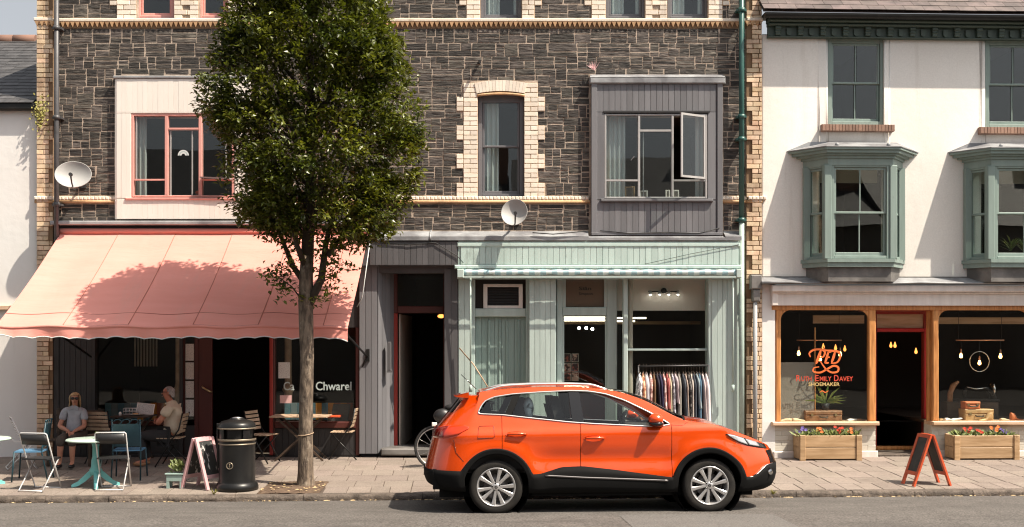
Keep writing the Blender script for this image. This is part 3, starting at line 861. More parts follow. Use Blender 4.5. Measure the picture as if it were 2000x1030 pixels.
for r0, r1, mi in ((.095, .075, 0), (.075, .055, 1), (.055, .03, 0)):
    n = 12
    vs = [(X(360) + r * math.cos(math.pi * i / n), YW + .016, Z(305) + r * math.sin(math.pi * i / n)) for i in range(n + 1) for r in (r0, r1)]
    mb.add(vs, [(2 * i, 2 * i + 1, 2 * i + 3, 2 * i + 2) for i in range(n)], mi)
mb.build('rainbow_sticker', [MT['curtain'], MT['letter_grey']], wf, fix=False)
MB().ball((X(384), .05, Z(376)), .035).build('window_ornament', MT['red_paint'], SB)

# ---- grey-purple boarded bay on the right, steel casements
YP = -.09
mb = MB(); wall_cells(mb, X(1155, YP), X(1408, YP), Z(459, YP), Z(160, YP), YP, -.002, [(X(1180, YP), X(1382, YP), Z(389, YP), Z(220, YP))])
mb.build('boarded_bay', MT['purple'], SB)
for a, b, c, d in ((1166, 1398, 164, 219), (1166, 1180, 220, 390), (1382, 1398, 220, 390), (1166, 1398, 392, 455)):
    planks('bay_board', MT['purple'], SB, X(a, YP), X(b, YP), Z(d, YP), Z(c, YP), YP - .001, .098, .016, .006, seed=int(a + c))
mb = MB(); mb.box(X(1154), X(1165.5), YP - .035, YP, Z(458), Z(160), b=.006); mb.box(X(1398.5), X(1409), YP - .035, YP, Z(458), Z(160), b=.006); mb.box(X(1154), X(1409), YP - .04, YP, Z(461), Z(455.5), b=.006)
mb.build('bay_corner_board', MT['purple'], SB)
mb = MB(); mb.box(X(1151), X(1414), -.15, 0, Z(163, -.15), Z(151, -.15), b=.015); mb.add([(X(1151), -.15, Z(151, -.15)), (X(1414), -.15, Z(151, -.15)), (X(1412), 0, Z(146)), (X(1153), 0, Z(146))], [(0, 1, 2, 3)])
mb.build('bay_flashing', MT['lead'], SB)
YW = -.085
mb = frame_mb(x(1180), x(1381), z(388), z(223), YW - .02, YW + .07, 4 / 115, 3 / 115, 3.5 / 115)
for p in (1245.5, 1311): mb.box(x(p), x(p + 4.5), YW - .018, YW + .07, z(385), z(226), b=.006)
mb.box(x(1184), x(1245.5), YW - .016, YW + .03, z(354.5), z(351)); mb.box(x(1250), x(1311), YW - .016, YW + .03, z(257.5), z(253.5)); mb.box(x(1315.5), x(1377), YW - .016, YW + .03, z(354.5), z(351))
wf = mb.build('window_frame', MT['steel_white'], SB)
mb = MB(); mb.box(X(1177), X(1384), YP - .03, YP, Z(223), Z(219), b=.004); mb.build('drip_mould', MT['charcoal'], SB)
for a, b, c, d in ((1184, 1245.5, 227, 351), (1184, 1245.5, 354.5, 385), (1250, 1311, 227, 253), (1250, 1311, 257.5, 385), (1315.5, 1377, 354.5, 385)):
    pane(wf, x(a), x(b), z(d), z(c), YW + .02, 'glass_up')
mb = MB(); mb.box(x(1256), x(1258), YW + .035, YW + .045, z(384), z(258)); mb.bar((x(1232), YW - .02, z(314)), (x(1238), YW - .05, z(307)), .012, .012)
mb.build('casement_stay', MT['steel_white'], wf)
hinge = Vector((x(1376.5), YW - .02, 0)); ang = R(33); wl = X(1377) - X(1315.5)
u = Vector((-math.cos(ang), -math.sin(ang), 0)); nrm = Vector((math.sin(ang), -math.cos(ang), 0)) * .012
mb = MB(); zb, zt = z(350.5), z(226.5)
for a, b in ((0, .035), (wl - .035, wl)): mb.obox(hinge + u * (a + b) / 2 + Vector((0, 0, (zb + zt) / 2)), u * (b - a) / 2, nrm, (0, 0, (zt - zb) / 2))
for a, b in ((zb, zb + .035), (zt - .035, zt)): mb.obox(hinge + u * wl / 2 + Vector((0, 0, (a + b) / 2)), u * (wl / 2 - .035), nrm, (0, 0, .0175))
oc = mb.build('open_casement', MT['steel_white'], wf)
mb = MB(); mb.obox(hinge + u * wl / 2 + Vector((0, 0, (zb + zt) / 2)), u * (wl / 2 - .03), nrm * .2, (0, 0, (zt - zb) / 2 - .03)); mb.build('casement_pane', MT['glass_up'], wf)
room(SB, X(1165), X(1400), Z(394), Z(212), .33, 2.6, [MT['int_mid'], MT['int_floor'], MT['int_mid']])
curtain(SB, X(1184), X(1222), Z(386), Z(225), .08, 4)
curtain(SB, X(1360), X(1377), Z(386), Z(225), .14, 2)
MB().box(X(1172), X(1390), YP - .07, YP, Z(394, -.15), Z(388.5, -.15), b=.01).build('window_sill', MT['purple'], SB)
MB().box(X(1184), X(1378), .0, .33, Z(391), Z(387)).build('inner_sill', MT['purple'], SB)
for px, w_, h_, m1, lab in ((1231, .17, .20, 'fence_pine', 'small wooden picture frame inside the left light of the boarded grey bay window'), (1258, .14, .13, 'white_paint', 'white picture frame inside the middle light of the grey bay window'),
                            (1305, .08, .14, 'white_paint', 'narrow white card beside the right mullion of the grey bay window'), (1321, .11, .14, 'white_paint', 'small white picture frame below the open casement')):
    t_ = tag(frame_mb(X(px) - w_ / 2, X(px) + w_ / 2, Z(386.5), Z(386.5) + h_, .06, .075, .025).build('picture_frame', MT[m1]), lab, 'picture frame', 'frames on the bay window sill')
    MB().box(X(px) - w_ / 2 + .024, X(px) + w_ / 2 - .024, .066, .073, Z(386.5) + .024, Z(386.5) + h_ - .024).build('picture', MT['int_mid'], t_)

# ---- lead ledge and fascias over the shops
YF = -.20
mb = MB()
zt, zb = Z(452), Z(462, YF - .04)
segs = [(735, 842), (842, 1148), (1412, 1443)]
for a, b in segs:
    mb.add([(X(a), 0, zt), (X(b), 0, zt), (X(b), YF - .04, zb), (X(a), YF - .04, zb), (X(a), YF - .04, Z(470, YF)), (X(b), YF - .04, Z(470, YF)), (X(a), YF - .02, Z(470, YF)), (X(b), YF - .02, Z(470, YF))],
           [(0, 1, 2, 3), (3, 2, 5, 4), (4, 5, 7, 6)])
mb.tube([(X(842), -.0, zt + .012), (X(842), YF - .04, zb + .012), (X(842), YF - .05, Z(470, YF))], .016, 6)
mb.add([(X(1148), YP, Z(462)), (X(1412), YP, Z(462)), (X(1412), YF - .04, zb - .02), (X(1148), YF - .04, zb - .02), (X(1148), YF - .04, Z(470, YF)), (X(1412), YF - .04, Z(470, YF))], [(0, 1, 2, 3), (3, 2, 5, 4)])
mb.build('lead_flashing', MT['lead'], SB)
mb = MB()
mb.box(X(690, YF), X(894, YF), YF, 0, Z(519, YF), Z(470, YF) - .002); mb.build('fascia', MT['purple_dark'], SB)
planks('fascia_board', MT['purple_dark'], SB, X(722, YF), X(893, YF), Z(518, YF), Z(473, YF), YF - .001, .098, .015, .006, seed=5)
mb = MB(); mb.box(X(895, YF), X(1443, YF), YF, 0, Z(520, YF), Z(470, YF) - .002)
mb.box(X(893, YF), X(1445, YF), YF - .03, 0, Z(482, YF), Z(474, YF), b=.012); mb.build('fascia', MT['teal_grime'], SB)
planks('fascia_board', MT['teal_grime'], SB, X(900, YF), X(1441, YF), Z(517, YF), Z(482, YF), YF - .001, .104, .015, .006, seed=6)
MB().box(X(888, YF), X(1447, YF), YF - .05, 0, Z(525, YF), Z(518, YF), b=.012).build('fascia_moulding', MT['teal_grime'], SB)
MB().box(X(893, YF), X(1443, YF), YF + .02, 0, Z(546), Z(525.5, YF)).build('lintel', MT['teal'], SB)

# ================================================================ cafe front in the shade of the pink awning
ZG = Z(889)
YC = .06
mb = MB()
mb.box(X(104), X(735), -.16, 0, Z(441), Z(433), b=.015); mb.build('ledge', MT['lead'], SB)
MB().box(X(106), X(735), -.02, .1, Z(640), Z(441) - .002).build('cafe_fascia', MT['charcoal'], SB)
mb = MB()
mb.box(X(106), X(116), -.03, .2, ZG, Z(640)); mb.box(X(180), X(186), -.02, .12, ZG, Z(640)); mb.box(X(350), X(356), YC - .05, YC + .1, ZG, Z(640))
mb.box(X(104), X(700), 0, .25, ZG - .1, ZG)
cf = mb.build('cafe_frame', MT['charcoal'], SB)
planks('cafe_board', MT['charcoal'], SB, X(116), X(180), ZG, Z(640), .0, .10, .015, .006, seed=8)
mb = MB()
mb.box(X(356), X(358.5), YC, YC + .1, ZG, Z(640)); mb.box(X(378), X(385), YC, YC + .1, ZG, Z(640)); mb.box(X(186), X(350), YC - .06, YC + .1, Z(832), Z(824), b=.01); mb.box(X(385), X(412), YC + .01, YC + .07, ZG, Z(640))
mb.box(X(527), X(537), -.04, .12, ZG, Z(640), b=.01); mb.box(X(695), X(702), -.04, .12, ZG, Z(640), b=.01); mb.box(X(537), X(695), -.05, .12, Z(836), Z(824), b=.01)
mb.build('cafe_window_frame', MT['maroon'], SB)
MB().box(X(527.5), X(534), -.055, -.04, ZG, Z(640), b=.006).build('door_jamb', MT['red_frame'], SB)
MB().box(X(186), X(378), YC, YC + .08, ZG, Z(832)).build('stall_riser', MT['charcoal'], SB); MB().box(X(537), X(695), .0, .08, ZG, Z(836)).build('stall_riser', MT['charcoal'], SB)
planks('riser_board', MT['charcoal'], SB, X(540), X(694), ZG, Z(838), -.001, .10, .013, .006, seed=9)
pane(SB, X(186), X(350), Z(824), Z(640), YC + .02, 'glass_shop'); pane(SB, X(358.5), X(378), Z(824), Z(640), YC + .02, 'glass_shop'); pane(SB, X(537), X(695), Z(824), Z(640), .04, 'glass_shop')
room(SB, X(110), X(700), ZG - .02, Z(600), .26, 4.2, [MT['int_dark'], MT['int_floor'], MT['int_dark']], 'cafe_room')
mb = MB()
for px in (350, 563): mb.lathe([(.075, ZG), (.075, Z(770)), (.11, Z(764)), (.075, Z(758)), (.062, Z(750)), (.062, Z(640))], (X(px, .5), .5, 0), 14)
mb.build('iron_column', MT['slat_wood'], SB)
for t0, b0 in ((672, 705), (708.5, 741.5), (745, 777.5), (781.5, 814)):
    MB().box(X(360), X(376.5), YC + .008, YC + .012, Z(b0), Z(t0)).build('menu_sheet', MT['paper'], SB)
mb = MB(); mb.tube([(X(394), YC - .02, Z(755)), (X(396), YC - .07, Z(757)), (X(410), YC - .08, Z(765)), (X(412), YC - .02, Z(766))], .016, 8); mb.build('door_handle', MT['gold'], SB)
MB().box(X(543), X(565.5), .03, .034, Z(739.5), Z(708)).build('menu_sheet', MT['paper'], SB)
MB().box(X(546), X(569), .03, .034, Z(788), Z(772.5)).build('notice', MT['paper_pink'], SB)
lettering('window_lettering', 'Ca', X(553), .036, Z(763), X(574) - X(553), Z(746) - Z(763), MT['letter_grey'], SB, bold=.012)
lettering('window_lettering', 'Chwarel', X(616), .036, Z(763), X(686) - X(616), Z(746) - Z(763), MT['letter_grey'], SB, bold=.012)
# patchwork window seats just inside the glass
pc = [mat('patch_fabric', c, .9) for c in ((.10, .22, .26), (.42, .40, .37), (.52, .22, .04), (.16, .22, .24), (.46, .45, .42), (.30, .10, .06), (.08, .16, .2))]
for x0p, x1p, yy, lab in ((206, 346, .45, 'patchwork bench back inside the cafe window behind the seated man'), (556, 690, .40, 'patchwork bench back inside the lettered cafe window')):
    s = thing('window_seat', (X((x0p + x1p) / 2, yy), yy, Z(850, yy)), lab, 'bench', 'patchwork benches inside the cafe')
    MB().box(X(x0p, yy), X(x1p, yy), yy + .03, yy + .5, Z(850, yy), Z(822, yy)).build('seat', MT['dark_wood'], s)
    MB().box(X(x0p, yy), X(x1p, yy), yy - .03, yy + .03, Z(850, yy), Z(787, yy)).build('backrest', MT['dark_wood'], s)
    n = 11
    for i in range(n):
        a, b = x0p + (x1p - x0p) * i / n, x0p + (x1p - x0p) * (i + 1) / n
        MB().box(X(a, yy) + .002, X(b, yy) - .002, yy - .045, yy - .03, Z(820, yy), Z(787, yy), b=.006).build('fabric_patch', pc[(i * 3 + (i // 3)) % 7], s)
t_ = tag(MB().obox((X(665, .2), .2, Z(806, .2)), (.15, 0, 0), (0, .006, .002), (.02, .03, .14)).build('menu_chalkboard', MT['chalkboard']), 'black chalkboard leaning inside the lettered cafe window', 'chalkboard')
# hanging things inside
mb = MB(); [mb.box(X(262 + 6 * i, 1.2), X(265 + 6 * i, 1.2), 1.2, 1.22, Z(716, 1.2), Z(655, 1.2)) for i in range(8)]
tag(mb.build('slatted_blind', MT['int_cream']), 'dim slatted blind hanging inside the left cafe window', 'blind')

# ================================================================ dark boarded doorway between cafe and green shop
YD = -.06
dx = lambda p, y=YD: X(p, y)
planks('door_surround_board', MT['purple'], SB, X(702, YD), X(737, YD), Z(886, YD), Z(519, YD), YD, .098, .015, .006, seed=14)
planks('door_surround_board', MT['purple_dark'], SB, X(868, YD), X(894, YD), ZG, Z(526, YD), YD, .098, .015, .006, seed=15)
mb = MB(); mb.box(X(702), X(737), YD, .1, Z(886), Z(519)); mb.box(X(868), X(894), YD, .45, ZG, Z(519)); mb.box(X(737), X(868), YD + .02, .4, Z(533, YD), Z(519, YD))
a, b = (X(737, YD), YD), (X(768, .42), .42)
mb.add([(a[0], a[1], Z(886)), (b[0], b[1], Z(886)), (b[0], b[1], Z(519)), (a[0], a[1], Z(519))], [(0, 1, 2, 3)])
mb.build('door_surround', MT['purple_dark'], SB)
for i in range(4):                                             # boards of the splayed reveal
    p, q = Vector(a).lerp(Vector(b), (i + .03) / 4), Vector(a).lerp(Vector(b), (i + .97) / 4)
    n2 = Vector((b[1] - a[1], -(b[0] - a[0]))).normalized() * .015
    MB().add([(p.x, p.y, Z(885)), (q.x, q.y, Z(885)), (q.x, q.y, Z(520)), (p.x, p.y, Z(520)), (p.x + n2.x, p.y + n2.y, Z(885)), (q.x + n2.x, q.y + n2.y, Z(885)), (q.x + n2.x, q.y + n2.y, Z(520)), (p.x + n2.x, p.y + n2.y, Z(520))],
             [(4, 5, 6, 7), (0, 1, 5, 4), (1, 2, 6, 5), (2, 3, 7, 6), (3, 0, 4, 7)]).build('door_surround_board', MT['purple'], SB)
yy = .42
ex = lambda p: X(p, yy); ez = lambda p: Z(p, yy)
mb = MB(); mb.box(ex(768), ex(776), yy, yy + .1, ez(882), ez(612), b=.01); mb.build('door_jamb', MT['red_frame'], SB)
mb = MB(); mb.box(ex(768), ex(776), yy, yy + .1, ez(612), ez(520), b=.01); mb.box(ex(866), ex(874), yy, yy + .1, ez(882), ez(520), b=.01); mb.box(ex(776), ex(866), yy, yy + .1, ez(612), ez(598), b=.01); mb.box(ex(776), ex(866), yy, yy + .1, ez(534), ez(520), b=.01)
mb.build('door_frame', MT['maroon'], SB)  # maroon, darker than the red jamb, also holds the shade over this frame
pane(SB, ex(776), ex(866), ez(598), ez(534), yy + .05, 'glass_shop')
mb = MB()
room(SB, ex(770), ex(872), ez(882), ez(522), yy + .11, 4.5, [MT['int_dark'], MT['int_floor'], MT['int_dark']], 'passage')
MB().box(ex(778), ex(780.5), yy + .12, yy + 2.6, ez(880), ez(614)).build('passage_wall', MT['int_cream'], SB)
MB().box(X(744, -.1), X(869, -.1), -.12, .6, Z(890, -.1), Z(876.5, -.1), b=.02).build('doorstep', MT['lead_dark'], SB)
mb = MB(); mb.box(X(757, YD + .1), X(764, YD + .1), YD + .06, YD + .16, Z(724), Z(668), b=.01); mb.box(X(756, YD + .1), X(766, YD + .1), YD + .05, YD + .16, Z(728), Z(724))
mb.build('letter_box', MT['purple_dark'], SB)
lk = tag(MB().ball((ex(858), yy + .55, ez(617)), .05, sc=(1.3, 1, .7)).build('passage_lamp', MT['bulb_soft']), 'small warm lamp glowing at the top of the dark passage', 'lamp')

# ================================================================ sage green shop
YT = -.06
def tplanks(p0, p1, t0, b0, y, seed, m='teal', w=.098): planks('shopfront_board', MT[m], SB, X(p0, y), X(p1, y), Z(b0, y), Z(t0, y), y, w, .014, .005, seed=seed)
mb = MB()
mb.box(X(895, YT), X(918, YT), YT, .3, ZG, Z(546)); mb.box(X(1033, YT), X(1086, YT), YT, .5, ZG, Z(546)); mb.box(X(1384, YT), X(1443, YT), YT, .3, ZG, Z(546))
sf = mb.build('shopfront_post', MT['teal'], SB)
tplanks(896, 918, 546, 888, YT, 31); tplanks(1034, 1085, 546, 888, YT, 32); tplanks(1390, 1442, 546, 888, YT, 33)
yy = .14
mb = MB(); mb.box(X(918, yy), X(928, yy), yy - .08, yy + .1, ZG, ez(546), b=.01); mb.box(X(1027, yy), X(1035, yy), yy - .08, yy + .1, ZG, Z(546, yy), b=.01); mb.box(X(928, yy), X(1027, yy), yy - .06, yy + .1, Z(619, yy), Z(603, yy), b=.01)
mb.build('door_frame', MT['teal'], SB)
planks('door_plank', MT['teal_dark'], SB, X(928, yy), X(1030, yy), ZG, Z(619, yy), yy + .05, .11, .02, .008, seed=35)
mb = MB(); mb.box(X(926, yy), X(1032, yy), yy + .05, yy + .09, ZG, Z(619, yy)); mb.build('door', MT['teal_dark'], SB)
mb = MB()
for p in (953, 974, 988, 1010): mb.box(X(p, yy), X(p + 4, yy), yy + .008, yy + .03, ZG, Z(626, yy), b=.008)
mb.build('door_batten', MT['teal_dark'], SB)
frame_mb(X(944, yy), X(1021, yy), Z(603, yy), Z(555, yy), yy - .03, yy + .02, 8 / 115, 6 / 115, 6 / 115).build('vent_frame', MT['white_paint'], SB)
mb = MB()
for i in range(7): mb.obox((X(982, yy), yy + .05, Z(564 + i * 5.4, yy)), (.28, 0, 0), (0, .012, .02), (0, .004, -.003))
mb.build('vent_louvre', MT['charcoal'], SB)
MB().box(X(926, yy), X(1034, yy), yy + .09, yy + .12, Z(604, yy), Z(540, yy)).build('transom_panel', MT['int_dark'], SB)
# glazed shop door, set back, with its fanlight
yy = .30
g = lambda p: X(p, yy); h = lambda p: Z(p, yy)
mb = MB()
mb.box(g(1087), g(1098), yy - .04, yy + .08, ZG, h(543), b=.012); mb.box(g(1185), g(1205), yy - .04, yy + .08, ZG, h(543), b=.012); mb.box(g(1098), g(1185), yy - .03, yy + .08, h(617), h(600), b=.012)
mb.box(g(1098), g(1105), yy - .02, yy + .06, h(600), h(543)); mb.box(g(1180), g(1185), yy - .02, yy + .06, h(600), h(543)); mb.box(g(1098), g(1102), yy, yy + .05, ZG, h(617)); mb.box(g(1182), g(1185), yy, yy + .05, ZG, h(617))
mb.build('shop_door_frame', MT['teal'], SB)
pane(SB, g(1105), g(1180), h(600), h(543), yy + .03, 'glass_shop'); pane(SB, g(1102), g(1182), ZG, h(617), yy + .03, 'glass_shop')
MB().box(g(1105), g(1180), yy + .05, yy + .06, h(599), h(543)).build('fanlight_card', mat('brown_card', (.23, .14, .10), .8), SB)
for k_, (s_, t_) in enumerate((('Siân', 564), ('Simpson', 575))): lettering('fanlight_lettering', s_, g(1131) - .0 * k_, yy + .047, h(t_ + 3), g(1155 if k_ == 0 else 1158) - g(1131), h(t_ - 4) - h(t_ + 3), MT['letter_dark'], SB, bold=.02)
# big window, cream head wall inside
yy = .10
mb = MB()
mb.box(g(1216), g(1225), yy - .10, yy + .06, ZG, h(543), b=.012); mb.box(g(1380), g(1388), yy - .06, yy + .06, ZG, h(543), b=.012); mb.box(g(1225), g(1380), yy - .07, yy + .03, h(685.5), h(681), b=.008)
mb.box(g(1225), g(1380), yy - .1, yy + .1, ZG, h(838))
mb.build('shop_window_frame', MT['teal'], SB)
pane(SB, g(1225), g(1380), h(681), h(543), yy, 'glass_shop'); pane(SB, g(1225), g(1380), h(838), h(685.5), yy, 'glass_shop')
mb = MB(); q0, q1 = (g(1219), yy), (X(1203, .3), .3)
mb.add([(q0[0], q0[1], ZG), (q1[0], q1[1], ZG), (q1[0], q1[1], h(543)), (q0[0], q0[1], h(543))], [(0, 1, 2, 3)]); mb.build('side_pane', MT['glass_shop'], SB, fix=False)
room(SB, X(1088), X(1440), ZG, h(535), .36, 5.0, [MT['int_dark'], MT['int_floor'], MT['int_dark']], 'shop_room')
MB().box(X(1200, .5), X(1386, .5), .5, .55, Z(607, .5), Z(530, .5)).build('window_head_wall', MT['white_boards'], SB)
mb = MB(); mb.lathe([(.045, ZG), (.045, h(530))], (X(1231, .2), .2, 0), 14); mb.build('shop_column', MT['int_cream'], SB)
MB().box(X(1080, 4), X(1440, 4), 3.9, 4.0, Z(634, 4), Z(628, 4)).build('shelf', MT['fence_pine'], SB)
for k_, (p0, p1, t_, y_) in enumerate(((1098, 1184, 620, 2.2), (1098, 1184, 625.5, 2.6), (1190, 1262, 621, 2.4), (1190, 1240, 627, 2.9))):
    tag(MB().box(X(p0, y_), X(p1, y_), y_, y_ + .06, Z(t_ + 2, y_), Z(t_ - 1, y_)).build('strip_light', MT['tube']), ['upper bright strip light seen through the glass shop door', 'lower bright strip light seen through the glass shop door',
        'upper strip light at the left of the clothes shop window', 'lower strip light at the left of the clothes shop window'][k_], 'light', 'strip lights on the shop ceiling')
tr = thing('track_light', (X(1296, .42), .46, Z(572, .42)), 'black track light with four white spots on the cream wall in the shop window', 'light')
mb = MB(); mb.box(X(1266, .42), X(1326, .42), .40, .42, Z(571, .42), Z(568.5, .42)); mb.lathe([(.001, 0), (.05, 0), (.05, .04), (.001, .04)], (X(1297, .42), .48, Z(568, .42)), 12, 'y'); mb.build('bar', MT['dark_metal'], tr)
for p in (1270, 1288, 1306, 1324):
    s_ = MB().lathe([(.012, .05), (.022, .03), (.026, -.02)], (X(p, .42), .40, Z(573, .42)), 10).build('spot', MT['alu'], tr)
    MB().ball((X(p, .42), .40, Z(575.5, .42)), .018, 8, 5).build('bulb', MT['bulb_white'], s_)
for p, t_ in ((1131, 641), (1145, 641), (1157, 643)):
    tag(MB().ball((X(p, 2.8), 2.8, Z(t_, 2.8)), .03, 8, 5).build('spot_lamp', MT['bulb_white']), 'tiny white spot lamp deep inside the glass shop door, ' + ('leftmost', 'middle one', 'rightmost')[(p > 1131) + (p > 1145)] + ' of three', 'lamp', 'small spots inside the shop')
for r_ in range(3):
    for c_ in range(2):
        p0, t0 = 1101.5 + 15 * c_, 691 + 18.5 * r_
        f_ = frame_mb(X(p0, .5), X(p0 + 13.5, .5), Z(t0 + 16.5, .5), Z(t0, .5), .50, .51, .007).build('print_card', MT['int_cream'])
        MB().box(X(p0, .5) + .006, X(p0 + 13.5, .5) - .006, .504, .509, Z(t0 + 16.5, .5) + .006, Z(t0, .5) - .006).build('print', mat('print_ink', ((.30, .07, .05), (.40, .25, .2))[(r_ + c_) % 2], .8, col2=(.04, .02, .02), ns=(11 + 3 * r_, (1, 1, 1), .46, .54)), f_)
        tag(f_, '%s print on the card stand inside the glass shop door, %s row' % (('left', 'right')[c_], ('top', 'middle', 'bottom')[r_]), 'print', 'prints inside the shop door')
# ================================================================ cream house on the right with two oriel windows and the shoe shop
ZR = Z(893)
RB = thing('rendered_house', (PVX, 0, ZR), 'cream rendered house with two green oriel windows over the shoe shop at the right', 'building', rz=TH, frame=(0, 0, ZR))
def rt(px, ly, py): return (RX(px, ly), ly, RZ(px, py, ly))   # a point of this house's own frame seen at a pixel
zc = lambda py, ly=0.: RZ(1487, py, ly)                      # height measured at its left end
XE = RX(2330)
WTOP, WBOT = zc(66), zc(549)
W1 = (RX(1617), RX(1727), zc(243), zc(74)); W2 = (RX(1924), RX(2036), zc(246) , zc(74))
mb = MB()
wall_cells(mb, 0, XE, WBOT, WTOP, 0, .35, [W1, W2, (RX(1600), RX(1735), zc(505), zc(318)), (RX(1915), RX(2045), zc(505), zc(318))])
wall = mb.build('wall', MT['render_cream'], RB)
bv = wall.modifiers.new('soft', 'BEVEL'); wl_ = wall.data
bm = bmesh.new(); bm.from_mesh(wl_); bmesh.ops.remove_doubles(bm, verts=bm.verts, dist=.0005)
inner = [f for f in bm.faces if abs(f.normal.y) < .5 and any(len(e.link_faces) > 2 for e in f.edges)]
dead = set()
for f in bm.faces:
    k = tuple(sorted(tuple(round(c, 3) for c in v.co) for v in f.verts)); 
seen = {}
for f in bm.faces: seen.setdefault(tuple(sorted(v.index for v in f.verts)), []).append(f)
for fs in seen.values():
    if len(fs) > 1: dead.update(fs)
bmesh.ops.delete(bm, geom=list(dead), context='FACES_ONLY')
bmesh.ops.dissolve_limit(bm, angle_limit=R(1), verts=bm.verts, edges=bm.edges)
bm.to_mesh(wl_); bm.free()
bv.width = .045; bv.segments = 4; bv.limit_method = 'ANGLE'; bv.angle_limit = R(60)
for p in wl_.polygons: p.use_smooth = True
wn_ = wall.modifiers.new('wn', 'WEIGHTED_NORMAL')
for (a, b, z0, z1), p0, p1 in ((W1, 1617, 1727), (W2, 1924, 2036)):
    sash(RB, p0, p1, 74, 243 if p0 < 1700 else 246, .05, 'green_frame', 8, 160, 2, 'glass_up', xf=lambda p, yy: RX(p, yy), zf=lambda p, yy: zc(p, yy))
    room(RB, a - .2, b + .2, z0 - .3, z1 + .2, .36, 2.5, [MT['int_mid'], MT['int_floor'], MT['int_mid']])
    pcs = []
    n = 22; xa, xb = a - .13, b + .14
    for i in range(n): pcs.append((xa + (xb - xa) * i / n + .003, xa + (xb - xa) * (i + 1) / n - .003, z0 - .125, z0 - .005, .03, .155))
    lay(pcs, 'sill_brick', MT['brick_brown'], RB, BRICK_V, 60, 'sill_bricks', seed=8)
    MB().box(xa + .004, xb - .004, -.105, .03, z0 - .12, z0 - .012).build('window_sill', MT['mortar'], RB)
# cornice with its little brackets, gutter, slates
xc = RX(1498)
mb = MB()
mb.box(xc, XE, -.07, 0, zc(73), zc(50)); mb.box(xc - .004, XE, -.10, 0, zc(75.5), zc(72), b=.01); mb.box(xc - .01, XE, -.17, 0, zc(54), zc(48), b=.02); mb.box(xc - .02, XE, -.22, 0, zc(48) + .001, zc(41), b=.02)
mb.build('cornice', MT['green_dark'], RB)
blk = MB(); blk.box(-.045, .045, -.055, 0, .0, .15, b=.01); blk.box(-.05, .05, -.075, 0, .10, .15, b=.01); blk.box(-.05, .05, -.068, 0, .045, .07, b=.008); bme = blk.mesh('bracket', MT['green_dark'])
arc_ = MB(); pts = [(-.04, .12), (.04, .12)] + [(.04 * math.cos(-math.pi * i / 8), .04 + .04 * math.sin(-math.pi * i / 8)) for i in range(9)]
arc_.prism(pts, -.035, 0); ame = arc_.mesh('rosette', MT['green_dark'])
i = 0; xx_ = xc + .16
while xx_ < XE:
    for me_, nm, d in ((bme, 'bracket', 0), (ame, 'rosette', .19)):
        o = bpy.data.objects.new(nm, me_); COL.objects.link(o); o.parent = RB; o.location = Vector((xx_ + d, -.07, zc(71.5))) - POS[RB.name]
    xx_ += .385
mb = MB()
GY, GZ = -.33, zc(36)
prof = [(GY - .065 * math.cos(a) * 1.0, GZ - .085 * math.sin(a)) for a in [math.pi * k / 8 for k in range(9)]]
prof = [(GY + .065, GZ), ] + [(GY + .065 * math.cos(math.pi * k / 8), GZ - .085 * math.sin(math.pi * k / 8)) for k in range(9)]
n_ = len(prof)
mb.add([(x_, p[0], p[1]) for x_ in (xc - .12, XE) for p in prof], [(k, k + 1, k + 1 + n_, k + n_) for k in range(n_ - 1)] + [tuple(range(n_))])
mb.box(xc - .1, XE, -.26, 0, zc(41), zc(32)); mb.build('gutter', MT['black_iron'], RB)
SLP = R(38)
def roof(parent, x0, x1, y_eave, z_eave, slp, rows_, expo, w, m, under, name='roof_slate', seed=3, limit=300, lip=.012):
    rr = random.Random(seed)
    L = rows_ * expo; cs, sn = math.cos(slp), math.sin(slp)
    mb = MB(); mb.add([(x0, y_eave + .02, z_eave - .03), (x1, y_eave + .02, z_eave - .03), (x1, y_eave + L * cs, z_eave + L * sn - .03), (x0, y_eave + L * cs, z_eave + L * sn - .03)], [(0, 1, 2, 3)])
    mb.build('roof', under, parent, fix=False)
    mb = MB(); mb.box(0, 1, 0, 1, 0, 1); me = mb.mesh(name, m); rest = MB(); cnt = 0
    for r_ in range(rows_):
        xx = x0 - rr.uniform(0, w) if r_ % 2 else x0 - rr.uniform(0, w * .5)
        while xx < x1:
            ww = w * rr.uniform(.92, 1.08); a, b = max(xx, x0), min(xx + ww, x1); xx += ww
            if b - a < .06: continue
            s0 = r_ * expo + rr.uniform(-.008, .008)
            o = bpy.data.objects.new(name, me); o.parent = parent; COL.objects.link(o)
            o.location = Vector((a + .002, y_eave + s0 * cs, z_eave + s0 * sn + lip * 1.2)) - POS[parent.name]
            o.rotation_euler = (slp - .035 + rr.uniform(-.01, .01), rr.uniform(-.006, .006), 0); o.scale = (b - a - .005, expo * 1.35, lip)
roof(RB, xc - .16, XE, -.40, zc(31.5), SLP, 12, .19, .31, MT['slate_purple'], MT['slate_purple'])
